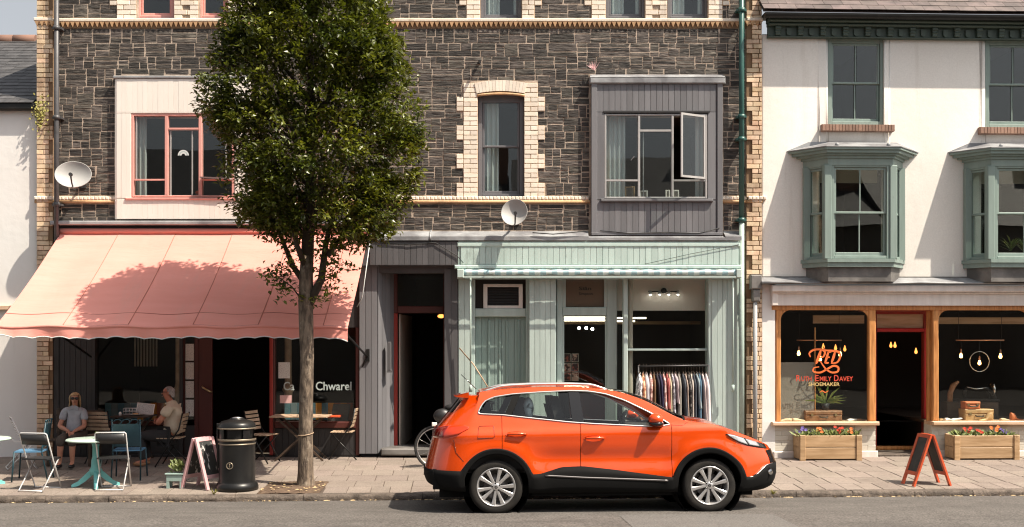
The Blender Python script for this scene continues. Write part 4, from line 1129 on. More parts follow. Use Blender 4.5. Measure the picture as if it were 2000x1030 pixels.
# ---- the two oriel windows
BP = -.46
def oriel(pxl, pxf0, pxf1, pxr, dpy):
    xl, x0, x1, xr = RX(pxl), RX(pxf0, BP), RX(pxf1, BP), RX(pxr)
    zz = lambda py: RZ(pxf0, py, BP) if False else zc(py + dpy, BP)
    cr = [Vector((xl, 0)), Vector((x0, BP)), Vector((x1, BP)), Vector((xr, 0))]
    def shape(mb, grow, z0, z1, ke=1.1):
        """slab following the three-sided plan, grown outwards"""
        q = [Vector((xl - grow * ke, 0)), Vector((x0 - grow * .45, BP - grow)), Vector((x1 + grow * .45, BP - grow)), Vector((xr + grow * ke, 0))]
        mb.add([(p.x, p.y, z0) for p in q] + [(p.x, p.y, z1) for p in q], [(3, 2, 1, 0), (4, 5, 6, 7), (0, 1, 5, 4), (1, 2, 6, 5), (2, 3, 7, 6)])
        return mb
    mb = MB(); shape(mb, .01, zz(521), zz(509)); shape(mb, .035, zz(512), zz(505)); base = mb.build('oriel_window', MT['green_frame'], RB)
    mb = MB(); shape(mb, .0, zz(322), zz(300)); shape(mb, .03, zz(308), zz(303)); mb.build('oriel_head', MT['green_frame'], base)
    mb = MB(); shape(mb, .07, zz(303), zz(299), 1.6); shape(mb, .12, zz(299), zz(293), 1.6); shape(mb, .15, zz(293), zz(288), 1.7); mb.build('oriel_cornice', MT['green_frame'], base)
    mb = MB(); shape(mb, .165, zz(288.5), zz(287), 1.7)
    q = [Vector((xl - .28, 0)), Vector((x0 - .07, BP - .16)), Vector((x1 + .07, BP - .16)), Vector((xr + .28, 0))]
    zt, zb = zz(287) + .16, zz(287)
    mb.add([(p.x, p.y, zb) for p in q] + [(xl + .1, 0, zt), (xr - .1, 0, zt), (x0 + .15, -.02, zt), (x1 - .15, -.02, zt)], [(0, 1, 6, 4), (1, 2, 7, 6), (2, 3, 5, 7)])
    for xx in (x0 + .12, x1 - .12): mb.ball((xx, BP - .1, zb + .03), .035, 8, 5)
    mb.build('oriel_roof', MT['lead'], base)
    mb = MB(); shape(mb, -.05, zz(521) - .24, zz(521)); mb.build('oriel_apron', MT['lead_dark'], base)
    # posts
    mb = MB()
    for (p, d) in ((cr[1], 0), (cr[2], 0)):
        mb.box(p.x - .065, p.x + .065, BP - .012, BP + .11, zz(506), zz(321), b=.014)
    for p, s_ in ((cr[0], 1), (cr[3], -1)):
        mb.obox((p.x + .045 * s_, -.05, (zz(506) + zz(321)) / 2), (.05, 0, 0), (0, .05, 0), (0, 0, (zz(321) - zz(506)) / 2))
    mb.build('oriel_post', MT['green_frame'], base)
    # three sashes: make one flat, then turn it into its side
    def flat_sash(p, q, lights):
        d = (q - p); L = d.length; d.normalize(); ang = math.atan2(d.y, d.x)
        M_ = Matrix.Translation((p.x, p.y, 0)) @ Matrix.Rotation(ang, 4, 'Z')
        e = .085
        z0, z1 = zz(505), zz(321); mid = zz(414); t = .04
        mb = frame_mb(e - .02, L - e + .02, z0, z1, .01, .10, .045, .05, .04); mb.xf(M_); f = mb.build('sash_frame', MT['green_frame'], base)
        for k, (a, b, yy) in enumerate(((mid - .02, z1 - .04, .035), (z0 + .05, mid + .02, .07))):
            s_ = frame_mb(e + .025, L - e - .025, a, b, yy, yy + .03, t if lights > 1 else .03, .06 if k else .035, t)
            ia, ib = e + .025 + t, L - e - .025 - t
            for i in range(1, lights): c = ia + (ib - ia) * i / lights; s_.box(c - .011, c + .011, yy + .004, yy + .026, a + .03, b - t, b=.004)
            s_.xf(M_); s_.build('sash', MT['green_frame'], base)
            for i in range(lights):
                l, r_ = ia + (ib - ia) * i / lights, ia + (ib - ia) * (i + 1) / lights
                g_ = MB().box(l - .012, r_ + .012, yy + .012 + .0006 * i, yy + .017 + .0006 * i, a + .025, b - t + .01); g_.xf(M_); g_.build('pane', MT['glass'], base)
    flat_sash(cr[1], cr[2], 2); flat_sash(cr[0], cr[1], 1); flat_sash(cr[2], cr[3], 1)
    room(RB, xl + .05, xr - .05, zz(508), zz(318), .33, 2.6, [MT['int_dark'], MT['int_floor'], MT['int_dark']])
    mb = MB(); mb.box(xl + .08, xl + .20, .02, .33, zz(506), zz(320)); mb.box(xr - .20, xr - .08, .02, .33, zz(506), zz(320)); mb.box(x0, x1, .30, .34, zz(345), zz(318)); mb.build('oriel_lining', MT['int_cream'], base)
    return xl, x0, x1, xr, zz
b1 = oriel(1568, 1617, 1745, 1763, 0); b2 = oriel(1882, 1936, 2073, 2088, 0)
# spiky house plants in the second oriel
MT['spiky'] = mat('spiky_leaf', (.10, .16, .03), .5, col2=(.22, .24, .05), ns=(9, (1, 1, 1), .4, .6))
MT['pot'] = mat('clay_pot', (.25, .11, .06), .8)
rp = random.Random(6)
def RW(p): return (RB.matrix_basis @ Vector((p[0], p[1], p[2] - ZR)))   # house frame -> world
RB.matrix_basis  # (set by location and rotation above)
Mrb = Matrix.Translation((PVX, 0, 0)) @ Matrix.Rotation(TH, 4, 'Z')
def rthing(name, p, label, cat, group=None):
    w_ = Mrb @ Vector(p); t_ = thing(name, w_, label, cat, group, rz=TH, frame=p); return t_
def rtag(o, label, cat, group=None):
    """turn a free-standing mesh built in the house's frame into the world"""
    o.location = Mrb @ Vector(o.location); o.rotation_euler = (0, 0, TH); POS[o.name] = Vector(o.location)
    return tag(o, label, cat, group)
for k_, px in enumerate((1975, 1998)):
    p = (RX(px, -.2), -.2, b2[4](505))
    t_ = rthing('house_plant', p, ['spiky green house plant in the right oriel, nearer its left corner', 'second spiky house plant in the right oriel, further right'][k_], 'plant')
    MB().lathe([(.001, p[2]), (.05, p[2]), (.07, p[2] + .12), (.06, p[2] + .12)], (p[0], p[1], 0), 10).build('pot', MT['pot'], t_)
    mb = MB()
    for i in range(34):
        a = rp.uniform(0, 6.28); L = rp.uniform(.18, .34); up = rp.uniform(.3, 1.2); c = Vector((p[0], p[1], p[2] + .15 + rp.uniform(0, .1)))
        d = Vector((math.cos(a), math.sin(a) * .7, up)).normalized(); s_ = d.cross(Vector((0, 0, 1))).normalized() * .012
        m_ = c + d * L * .6; e = c + d * L + Vector((0, 0, -.05))
        mb.add([c - s_, c + s_, m_ + s_, m_ - s_, e], [(0, 1, 2, 3), (3, 2, 4)])
    mb.build('leaves', MT['spiky'], t_, fix=False)

# ---- shopfront
LS = -.06
mb = MB()
mb.add([(RX(1487), 0, zc(541)), (XE, 0, zc(541)), (XE, LS - .20, zc(552, LS - .2)), (RX(1480), LS - .20, zc(550, LS - .2)), (RX(1480), LS - .20, zc(554, LS - .2)), (XE, LS - .20, zc(556, LS - .2)), (RX(1487), 0, zc(556)), (XE, 0, zc(556))],
       [(0, 1, 2, 3), (3, 2, 5, 4), (4, 5, 7, 6)])
mb.tube([(RX(1480) + .45 * i, LS - .20, zc(552.5, LS - .2) + .008 * math.sin(i * 2.3)) for i in range(19)], .018, 6); mb.build('lead_flashing', MT['lead'], RB)
MB().box(RX(1487), XE, -.03, 0, WBOT - .02, zc(540)).build('lead_apron', MT['lead_dark'], RB)
mb = MB(); mb.box(RX(1508, LS - .16), XE, LS - .16, 0, zc(570, LS - .16), zc(557, LS - .16), b=.012); mb.box(RX(1513, LS - .1), XE, LS - .12, 0, zc(573.5, LS - .1), zc(570, LS - .1), b=.01)
mb.box(RX(1515, LS - .08), XE, LS - .07, 0, zc(597, LS - .08), zc(573, LS - .08), b=.006); mb.box(RX(1508, LS - .1), RX(1520, LS - .1), LS - .10, 0, zc(597, LS - .1), zc(570, LS - .1), b=.01)
mb.build('fascia', MT['white_paint'], RB)
mb = MB(); mb.box(RX(1487), RX(1512), -.06, .25, ZR - .05, zc(556)); mb.build('pier', MT['render_white'], RB)
mb = MB()
S = lambda p: RX(p, LS)
T_ = lambda py: zc(py, LS)
for a, b in ((1516, 1525.5), (1697, 1711), (1822, 1834), (2010, 2022), (2290, 2300)): mb.box(S(a), S(b), LS, LS + .10, T_(824), T_(605), b=.015)
mb.box(S(1507), S(2300), LS - .01, LS + .10, T_(606), T_(597), b=.012)
mb.box(S(1507), S(1515.5), LS + .03, LS + .25, T_(824), T_(606))
shopframe = mb.build('shopfront_frame', MT['pine'], RB)
def spandrel(px, s_):
    c = S(px); r_ = .17; pts = [(c, T_(606)), (c + s_ * r_, T_(606))] + [(c + s_ * (r_ - r_ * math.sin(math.pi / 2 * i / 6)), T_(606) - r_ + r_ * math.cos(math.pi / 2 * i / 6)) for i in range(1, 7)]
    if s_ < 0: pts = pts[::-1]
    MB().prism(pts, LS + .02, LS + .06).build('spandrel', MT['pine'], shopframe)
for px, s_ in ((1525.5, 1), (1697, -1), (1834, 1), (2010, -1)): spandrel(px, s_)
for a, b in ((1506, 1714), (1818, 2300)): MB().box(S(a), S(b), LS - .10, LS + .3, T_(831.5), T_(824), b=.012).build('shop_sill', MT['sill_pine'], RB)
GL = LS + .05
for a, b in ((1525.5, 1697), (1834, 2010)): pane(RB, S(a), S(b), T_(824), T_(606), GL, 'glass_shop')
pb2 = []
def rbricks(a, b, t_, bt, y):
    n = max(1, round((bt - t_) / 9.35)); h_ = (bt - t_) / n
    for i in range(n):
        q = bt - i * h_; x_ = a - (13 if i % 2 else 0)
        while x_ < b - 2:
            l, r_ = max(a, x_), min(b, x_ + 26); x_ += 26
            if r_ - l > 4: pb2.append((S(l) + .002, S(r_) - .002, zc(q) + .002, zc(q - h_) - .002, y, .012))
rbricks(1513, 1711, 832, 880, LS + .02); rbricks(1820, 2040, 832, 880, LS + .02)
lay(pb2, 'riser_brick', MT['brick_painted'], RB, BRICK_V, 300, 'riser_bricks', seed=5)
for a, b in ((1513.5, 1710.5), (1820.5, 2300)): MB().box(S(a), S(b), LS + .014, .3, ZR - .05, T_(831.5)).build('stall_riser', MT['brick_painted'], RB)
for a, b in ((1510, 1714), (1816, 2300)): MB().box(S(a), S(b), LS - .03, LS + .014, ZR - .06, zc(881), b=.015).build('plinth', MT['white_paint'], RB)
# doorway
yd = .75
dX, dZ = (lambda p: RX(p, yd)), (lambda p: zc(p, yd))
mb = MB(); mb.box(dX(1702), dX(1711.5), yd - .04, yd + .08, ZR, dZ(606), b=.012); mb.box(dX(1803), dX(1812), yd - .04, yd + .08, ZR, dZ(606), b=.012); mb.box(dX(1711.5), dX(1803), yd - .03, yd + .08, dZ(649), dZ(641), b=.01); mb.box(dX(1702), dX(1812), yd - .05, yd + .08, dZ(614), dZ(598))
mb.build('door_frame', MT['red_frame'], RB)
for p in mb.v[:0]: pass
MB().box(dX(1803.5), dX(1811.5), yd - .05, yd - .041, ZR + .1, dZ(641)).build('door_jamb', paint('bright_red_jamb', (.58, .022, .022), .1, wear=(.2, .02, .02)), RB)
MT['red_bright'] = paint('bright_red_frame', (.58, .022, .022), .15, wear=(.2, .02, .02))
MB().box(dX(1711.5), dX(1803), yd - .045, yd - .032, dZ(648), dZ(642)).build('door_head', MT['red_bright'], RB)
MB().box(dX(1711.5), dX(1803), yd, yd + .02, dZ(641), dZ(614)).build('transom_board', MT['sill_pine'], RB)
mb = MB()
for pa, pb_ in (((S(1711), LS + .1), (dX(1702), yd)), ((S(1822), LS + .1), (dX(1812), yd))):
    n0 = len(mb.v); mb.add([(pa[0], pa[1], T_(824)), (pb_[0], pb_[1], T_(824)), (pb_[0], pb_[1], T_(606)), (pa[0], pa[1], T_(606))], [(0, 1, 2, 3)])
mb.build('return_pane', MT['glass_shop'], RB, fix=False)
mb = MB()
for pa, pb_ in (((S(1711), LS + .1), (dX(1702), yd)), ((S(1822), LS + .1), (dX(1812), yd))):
    mb.add([(pa[0], pa[1], ZR - .03), (pb_[0], pb_[1], ZR - .03), (pb_[0], pb_[1], T_(824)), (pa[0], pa[1], T_(824))], [(0, 1, 2, 3)])
mb.build('return_riser', MT['brick_painted'], RB, fix=False)
mb = MB(); mb.box(S(1817), S(1824), LS + .12, LS + .18, T_(824), T_(606)); mb.build('return_post', MT['pine'], RB)
MB().box(S(1711), S(1822), LS + .1, yd + .1, T_(606) - .01, T_(598)).build('porch_ceiling', MT['red_frame'], RB)
MB().box(dX(1700), dX(1814), yd - .06, yd + .1, ZR + .04, ZR + .10, b=.01).build('threshold', MT['pine'], RB)
for i in range(3): MB().box(S(1713) , S(1820), LS + .02 + i * .25, LS + .265 + i * .25, ZR - .06, ZR + .035 + .003 * i, b=.006).build('doorstep_slab', MT['kerb'], RB)
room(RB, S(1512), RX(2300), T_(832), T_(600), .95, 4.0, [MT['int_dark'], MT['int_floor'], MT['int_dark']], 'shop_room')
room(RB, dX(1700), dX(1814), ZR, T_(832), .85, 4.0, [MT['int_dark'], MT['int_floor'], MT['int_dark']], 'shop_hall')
for a, b in ((1513, 1706), (1826, 2300)): MB().box(S(a), S(b), LS + .3, 1.3, T_(831), T_(825.5)).build('display_shelf', MT['dark_wood'], RB)
mb = MB(); mb.box(RX(1588, .7), RX(1688, .7), .7, .72, zc(632, .7), zc(616, .7)); mb.box(RX(1830, .7), RX(2010, .7), .7, .72, zc(633, .7), zc(620, .7)); mb.build('pelmet_board', MT['sill_pine'], RB)  # tan strips set high behind the shop glass
yb = GL + .16
MB().box(RX(1524, yb), RX(1592, yb), yb, yb + .02, T_(825), zc(708, yb)).build('display_board', mat('grey_display_board', (.30, .27, .24), .8), RB)
MB().box(RX(1591, yb), RX(1593, yb), yb - .01, yb + .03, T_(825), zc(640, yb)).build('display_post', MT['pine'], RB)
# ---- lettering on the glass
GLY = GL - .004
LX = lambda p: RX(p, GLY)
LZ = lambda p: zc(p, GLY)
def ribbon(mb, pts, w, n=10, y=None):
    """flat brush stroke through points (px, py), tapering at both ends; w in pixels"""
    P = [Vector(p) for p in pts]; C_ = []
    for i in range(len(P) - 1):                                 # Catmull-Rom
        p0, p1, p2, p3 = P[max(i - 1, 0)], P[i], P[i + 1], P[min(i + 2, len(P) - 1)]
        for k in range(n):
            t = k / n; C_.append(.5 * ((2 * p1) + (p2 - p0) * t + (2 * p0 - 5 * p1 + 4 * p2 - p3) * t * t + (3 * p1 - p0 - 3 * p2 + p3) * t ** 3))
    C_.append(P[-1]); o = len(mb.v); m = len(C_)
    for i, c in enumerate(C_):
        d = (C_[min(i + 1, m - 1)] - C_[max(i - 1, 0)]).normalized(); nn = Vector((-d.y, d.x)); s_ = w * (.35 + .65 * math.sin(math.pi * min(1, max(0, i / (m - 1)))) ** .7) / 2
        for q in (c + nn * s_, c - nn * s_): mb.v.append((LX(q.x), GLY - .001 if y is None else y, LZ(q.y)))
    for i in range(m - 1): mb.f.append([o + 2 * i, o + 2 * i + 1, o + 2 * i + 3, o + 2 * i + 2]); mb.m.append(0); mb.sm.append(False)
mb = MB()
ribbon(mb, [(1603, 685), (1599, 698), (1594, 711)], 6)                                   # R stem
ribbon(mb, [(1583, 698), (1581, 690), (1590, 683.5), (1604, 683), (1611, 688), (1608, 697), (1599, 700)], 4.2)
ribbon(mb, [(1600, 702), (1606, 712), (1614, 722), (1625, 728), (1636, 726), (1637, 718), (1628, 715), (1616, 721), (1602, 728), (1589, 726), (1590, 719), (1600, 717)], 4)
ribbon(mb, [(1618, 687), (1615, 698), (1611, 710)], 4.6); ribbon(mb, [(1617, 688), (1624, 687.5)], 3.4); ribbon(mb, [(1614, 698.5), (1621, 698)], 3); ribbon(mb, [(1611, 709.5), (1619, 709)], 3.6)   # E
ribbon(mb, [(1631, 687), (1628, 698), (1624, 709)], 5); ribbon(mb, [(1608, 677), (1612, 684), (1626, 685.5), (1638, 688), (1641, 697), (1635, 708), (1623, 710)], 4.4)     # D with its loop
mb.build('monogram', MT['letter_orange'], RB, fix=False)
def words_(txts, m, base, cap, small):
    for t_, a, b, big in txts: lettering('window_lettering', t_, LX(a), GLY, LZ(base), LX(b) - LX(a), LZ(base - (cap if big else small)) - LZ(base), MT[m], RB, bold=.012)
words_((('R', 1555, 1563.5, 1), ('UTH', 1565, 1585, 0), ('E', 1592, 1599, 1), ('MILY', 1601, 1624, 0), ('D', 1629, 1638, 1), ('AVEY', 1639, 1666, 0)), 'letter_red', 745, 12, 9.2)
words_((('SHOEMAKER', 1579, 1640, 1),), 'letter_gold', 754.5, 7, 7)
mb = MB(); ribbon(mb, [(1601, 767), (1606, 764), (1612, 767), (1618, 763.5)], 2); mb.build('flourish', MT['letter_orange'], RB, fix=False)
# ---- window lamps
def pendant(px0, px1, py, ly, bulbs, label, ring=None):
    t_ = rthing('pendant_light', (RX((px0 + px1) / 2, ly), ly, zc(py, ly)), label, 'light', 'bar pendants in the shoe shop windows')
    mb = MB(); mb.tube([(RX(px0, ly), ly, zc(py, ly)), (RX(px1, ly), ly, zc(py, ly))], .012, 8); mb.build('bar', MT['copper'], t_)
    mb = MB()
    for p in (px0 + 5, px1 - 5): mb.tube([(RX(p, ly), ly, zc(py, ly)), (RX(p, ly), ly, zc(606, ly))], .004, 5)
    for bx, by in bulbs: mb.tube([(RX(bx, ly), ly, zc(py, ly)), (RX(bx, ly), ly, zc(by - 8, ly))], .004, 5)
    mb.build('cord', MT['cable'], t_)
    for bx, by in bulbs:
        c_ = (RX(bx, ly), ly, zc(by, ly))
        MB().lathe([(.012, c_[2] + .13), (.017, c_[2] + .06)], (c_[0], c_[1], 0), 10).build('lamp_holder', MT['copper'], t_)
        MB().lathe([(.012, c_[2] + .06), (.022, c_[2] + .03), (.028, c_[2] + .005), (.022, c_[2] - .018), (.004, c_[2] - .026)], (c_[0], c_[1], 0), 12).build('bulb', MT['bulb'], t_)
    if ring:
        mb = MB(); mb.tube([(RX(ring[0], ly) + .175 * math.cos(a), ly, zc(ring[1], ly) + .175 * math.sin(a)) for a in [6.2832 * i / 28 for i in range(28)]], .007, 6, closed=True); mb.build('ring', MT['alu'], t_)
pendant(1556, 1644, 665, .40, ((1560, 692), (1602, 703), (1641, 694)), 'copper bar pendant with three bulbs behind the orange window lettering')
pendant(1867, 1961, 665, .40, ((1877, 697), (1913, 711), (1954, 698)), 'copper bar pendant with a hoop over the sewing machine', (1913, 707))
for px, py, ly, wh in ((1608, 679, 3., 'above the R of the window monogram'), (1632, 681, 3., 'above the D of the window monogram'), (1650, 683, 2.6, 'just right of the window monogram'), (1748, 676, 3., 'in the doorway, left pair, right one'), (1740, 676, 3.4, 'in the doorway, left pair, left one'), (1789, 688, 2.6, 'alone in the right half of the doorway')):
    rtag(MB().lathe([(.006, .08), (.015, .05), (.03, 0), (.02, -.03), (.004, -.036)], (RX(px, ly), ly, zc(py, ly)), 10).build('hanging_bulb', MT['bulb_soft']),
         'warm bulb hanging deep in the shoe shop, ' + wh, 'light bulb', 'bulbs hanging deep in the shoe shop')
# ---- things on display
MT['leather'] = mat('brown_leather', (.36, .18, .09), .5, col2=(.22, .10, .045), ns=(8, (1, 1, 1), .4, .65), dirt=((.35, .22, .12), 8, (1, 1, 1), .66, .8, .5))
MT['leather_tan'] = mat('tan_leather', (.66, .42, .20), .5, col2=(.5, .28, .12), ns=(8, (1, 1, 1), .4, .65))
MT['leather_orange'] = mat('orange_leather', (.70, .20, .07), .5)
MT['last_wood'] = mat('beech_last', (.85, .66, .45), .5)
MT['shoe_white'] = mat('white_shoe', (.88, .85, .80), .6)
def suitcase(px0, px1, py0, py1, ly, dep, m, label):
    x0, x1, z0, z1 = RX(px0, ly), RX(px1, ly), zc(py1, ly), zc(py0, ly)
    t_ = rthing('suitcase', ((x0 + x1) / 2, ly, z0), label, 'suitcase')
    MB().box(x0, x1, ly, ly + dep, z0, z0 + (z1 - z0) * .6, b=.015).build('body', MT[m], t_); MB().box(x0 - .003, x1 + .003, ly - .004, ly + dep, z0 + (z1 - z0) * .6 + .002, z1, b=.015).build('lid', MT[m], t_)
    mb = MB(); c_ = (x0 + x1) / 2; zz_ = z0 + (z1 - z0) * .5
    mb.tube([(c_ - .07, ly - .002, zz_), (c_ - .06, ly - .03, zz_ - .02), (c_ + .06, ly - .03, zz_ - .02), (c_ + .07, ly - .002, zz_)], .011, 6); mb.build('handle', MT['dark_wood'], t_)
    mb = MB()
    for s_ in (-1, 1):
        mb.box(c_ + s_ * .2 * (x1 - x0) * 1.6 - .02, c_ + s_ * .2 * (x1 - x0) * 1.6 + .02, ly - .012, ly, z0 + (z1 - z0) * .5, z0 + (z1 - z0) * .72)
    mb.build('clasp', MT['gold'], t_)
    return t_
suitcase(1573, 1645, 803, 824, .07, .30, 'leather', 'worn brown suitcase in the lettered shop window under the potted plant')
suitcase(1885, 1941, 801, 824, .10, .26, 'leather_tan', 'tan suitcase on the shelf under the sewing machine')
suitcase(1886, 1915, 786, 800.5, .12, .20, 'leather_orange', 'small orange-red case lying on the tan suitcase')
def shoe(px, py, ly, L, m, label, turn=0., boot=False, tilt=0.):
    p = (RX(px, ly), ly, zc(py, ly))
    mb = MB()
    secs = [(0, .03, .055), (.12, .034, .06), (.3, .034, .06), (.45, .03, .05), (.62, .038, .036), (.8, .042, .03), (.94, .03, .022), (1, .01, .012)]
    n = 10
    for i, (u, w, h_) in enumerate(secs):
        if boot and u <= .3: h_ = .15 - u * .06
        for k in range(n):
            a = 2 * math.pi * k / n
            mb.v.append(((u - .4) * L, w * math.cos(a) * L / .26, max(0, (h_ * .5 + h_ * .5 * math.sin(a)) * L / .26)))
    for i in range(len(secs) - 1):
        for k in range(n): mb.f.append([i * n + k, i * n + (k + 1) % n, (i + 1) * n + (k + 1) % n, (i + 1) * n + k]); mb.m.append(0); mb.sm.append(True)
    mb.f += [list(range(n)), list(range((len(secs) - 1) * n, len(secs) * n))]; mb.m += [0, 0]; mb.sm += [False, False]
    mb.xf(Matrix.Translation(p) @ Matrix.Rotation(turn, 4, 'Z') @ Matrix.Rotation(tilt, 4, 'Y'))
    return rtag(mb.build('shoe', MT[m]), label, 'shoe')
shoe(1534, 824, .05, .26, 'last_wood', 'beech shoe last at the left end of the lettered window', R(180))
shoe(1558, 824, .07, .27, 'last_wood', 'second beech shoe last, left of the brown suitcase', R(20))
shoe(1663, 824, .08, .25, 'shoe_white', 'grey-white shoe right of the brown suitcase', R(30), tilt=R(-10))
shoe(1682, 824, .10, .22, 'leather', 'dark brown shoe at the right end of the lettered window', R(30))
shoe(1852, 824, .06, .26, 'shoe_white', 'white shoe on the shelf below the sewing machine', R(35)); shoe(1866, 824, .10, .26, 'shoe_white', 'second white shoe, leaning beside the first below the sewing machine', R(20), tilt=R(-14))
shoe(1842, 824, .09, .2, 'leather_tan', 'small tan shoe at the left end of the sewing machine window', R(10))
shoe(1927, 824, .04, .28, 'leather_tan', 'tall yellow-tan boot in front of the tan suitcase', R(195), boot=True)
shoe(1962, 824, .08, .22, 'last_wood', 'pale pointed shoe last right of the tan suitcase', R(15)); shoe(1984, 824, .10, .26, 'leather_orange', 'orange-brown boot at the right end of the shop window', R(10), boot=True)
sm = rthing('sewing_machine', (RX(1905, .9), .9, zc(786, .9)), 'old black hand sewing machine with bright wheel in the right shop window', 'sewing machine')
mb = MB(); sx = lambda p: RX(p, .9); sz = lambda p: zc(p, .9)
mb.box(sx(1856), sx(1948), .80, 1.05, sz(786), sz(781), b=.01); mb.tube([(sx(1940), .92, sz(781)), (sx(1938), .92, sz(768)), (sx(1928), .92, sz(761)), (sx(1905), .92, sz(763)), (sx(1890), .92, sz(759)), (sx(1884), .92, sz(765)), (sx(1884), .92, sz(776))], [.07, .055, .05, .035, .035, .04, .03], 10); mb.build('body', MT['black_iron'], sm)
mb = MB(); mb.lathe([(.02, -.02), (.12, -.02), (.13, 0), (.12, .02), (.02, .02)], (sx(1938), .92, sz(762)), 20, 'x'); mb.build('hand_wheel', MT['chrome'], sm)
mb = MB(); mb.tube([(sx(1886), .86, sz(757)), (sx(1905), .86, sz(761)), (sx(1926), .86, sz(758))], .012, 6); mb.build('arm_trim', MT['chrome'], sm)
MB().box(RX(1850, .78), RX(1950, .78), .78, 1.2, T_(825), zc(786.5, .9)).build('display_shelf', MT['dark_wood'], RB)
ft = rthing('shoe_form', (RX(1862, .55), .55, zc(790, .2)), 'pinkish leg-shaped shoe form standing left of the sewing machine', 'shoe form')
mb = MB(); mb.tube([(RX(1855, .6), .6, zc(786, .6)), (RX(1856, .6), .6, zc(768, .6)), (RX(1862, .6), .6, zc(754, .6)), (RX(1872, .6), .6, zc(746, .6))], [.05, .045, .05, .02], 10); mb.build('form', MT['leather'], ft)
MB().box(RX(1848, .55), RX(1883, .55), .5, .75, T_(825), zc(787, .55)).build('block', MT['dark_wood'], ft)
pl = rthing('potted_plant', (RX(1612, .2), .2, zc(803, .2)), 'leafy plant in a small pot on top of the brown suitcase', 'plant')
MB().lathe([(.001, 0), (.05, 0), (.075, .13), (.065, .13)], (RX(1612, .2), .2, zc(803, .2)), 12).build('pot', MT['dark_metal'], pl)
mb = MB(); c0 = Vector((RX(1612, .2), .2, zc(790, .2)))
for i in range(26):
    a = rp.uniform(-.6, 3.7); L = rp.uniform(.2, .5); d = Vector((math.cos(a), rp.uniform(-.4, .4), .25 + abs(math.sin(a)) * .7)).normalized(); s_ = d.cross(Vector((0, 1, 0))).normalized() * .02
    mb.add([c0, c0 + d * L * .5 + s_, c0 + d * L * .5 - s_, c0 + d * L + Vector((0, 0, -.08))], [(0, 1, 3, 2)])
mb.build('leaves', MT['spiky'], pl, fix=False)

# ================================================================ low white house at the far left
LB = thing('white_cottage', (X(0), 0, Z(893)), 'low white rendered house with dark slate roof at the far left', 'building')
XL = X(-420)
mb = MB(); mb.box(XL, X(73), .02, 5, Z(893) - .1, Z(212)); mb.build('wall', MT['render_white'], LB)
mb = MB(); mb.box(XL, X(72), -.12, .02, Z(217), Z(203), b=.02); mb.build('gutter', MT['black_iron'], LB)
roof(LB, XL, X(72.5), -.14, Z(203, -.14), R(27), 21, .215, .26, MT['slate_grey'], MT['slate_grey'], seed=9)
L_ = 21 * .215
mb = MB(); ry, rz_ = -.14 + L_ * math.cos(R(27)), Z(203, -.14) + L_ * math.sin(R(27))
mb.add([(XL, ry, rz_), (X(72.5), ry, rz_), (X(72.5), ry * 2, Z(203)), (XL, ry * 2, Z(203))], [(0, 1, 2, 3)]); mb.build('back_roof', MT['slate_grey'], LB, fix=False)
x_ = XL
while x_ < X(72.5) * 1.2:
    e = min(x_ + .45, X(72.5) + 1.0)
    m2 = MB(); m2.tube([(x_ + .004, ry, rz_ + .02), (min(e, X(73)) + .0, ry, rz_ + .02)], .11, 10) if x_ < X(70) else None
    if m2.v: m2.build('ridge_tile', MT['ridge'], LB)
    x_ += .45
MB().box(XL, X(60), -.06, .02, Z(606), Z(597), b=.01).build('string_band', MT['sill_pine'], LB)
# ================================================================ street tree
MT['bark'] = mat('grey_brown_bark', (.235, .18, .13), .9, col2=(.075, .055, .04), ns=(12, (1.4, 1.4, .45), .36, .62), bump=(22, (1.5, 1.5, .35), 1.0), bdist=.03,
                dirt=((.36, .30, .23), 9, (1, 1, .7), .56, .72, .7))
def leaf_mat(name, c1, c2):
    m = mat(name, c1, .36, col2=c2, ns=(1.6, (1, 1, 1), .35, .65), var=.55, hue=.012, spec=.5)
    t = m.node_tree; b = t.nodes['Principled BSDF']; out = t.nodes['Material Output']
    tl = N(t, 'ShaderNodeBsdfTranslucent'); c = b.inputs['Base Color'].links[0].from_socket
    g = mixc(t, 1., c, (1.25, 1.25, .6), 'MULTIPLY'); t.links.new(g, tl.inputs[0])
    mx = N(t, 'ShaderNodeMixShader'); mx.inputs[0].default_value = .30
    t.links.new(b.outputs[0], mx.inputs[1]); t.links.new(tl.outputs[0], mx.inputs[2]); t.links.new(mx.outputs[0], out.inputs[0])
    return m
MT['leaf'] = leaf_mat('tree_leaf', (.048, .066, .009), (.130, .142, .015))
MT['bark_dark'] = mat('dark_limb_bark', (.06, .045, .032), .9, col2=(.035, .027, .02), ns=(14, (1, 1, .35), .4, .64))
TX, TY = X(597, -2.95), -2.95
tz0 = pave_z(TX, TY) - .02
TREE = thing('street_tree', (TX, TY, tz0), 'leafy green street tree in a square soil pit in front of the pink awning', 'tree')
rt_ = random.Random(12)
sc_ = 17.05 / F
tp = lambda px, py, dy=0: Vector((X(px, TY + dy), TY + dy, Z(py, TY + dy)))
mb = MB()
mb.tube([(TX, TY, tz0 - .05), (TX, TY, tz0 + .04), tp(597, 925), tp(597, 860), tp(598, 780), tp(600, 700), tp(598, 640), tp(597, 590), tp(598, 540), tp(600, 500)],
        [.17, .135, .115, .105, .10, .098, .105, .107, .10, .095], 16)
MBT = mb; mb = MB(); limbs = []
mb.tube([tp(600, 506), tp(604, 400), tp(607, 300), tp(608, 200), tp(606, 100), tp(606, 0)], [.094, .08, .065, .055, .045, .03], 12)
def limb(pts, r0, r1=.012):
    n = len(pts); limbs.append([Vector(p) for p in pts]); mb.tube(pts, [r0 + (r1 - r0) * (i / (n - 1)) for i in range(n)], 8)
limb([tp(600, 600), tp(628, 545, -.05), tp(636, 480, -.1), tp(655, 390, -.2), tp(690, 300, -.3)], .075)
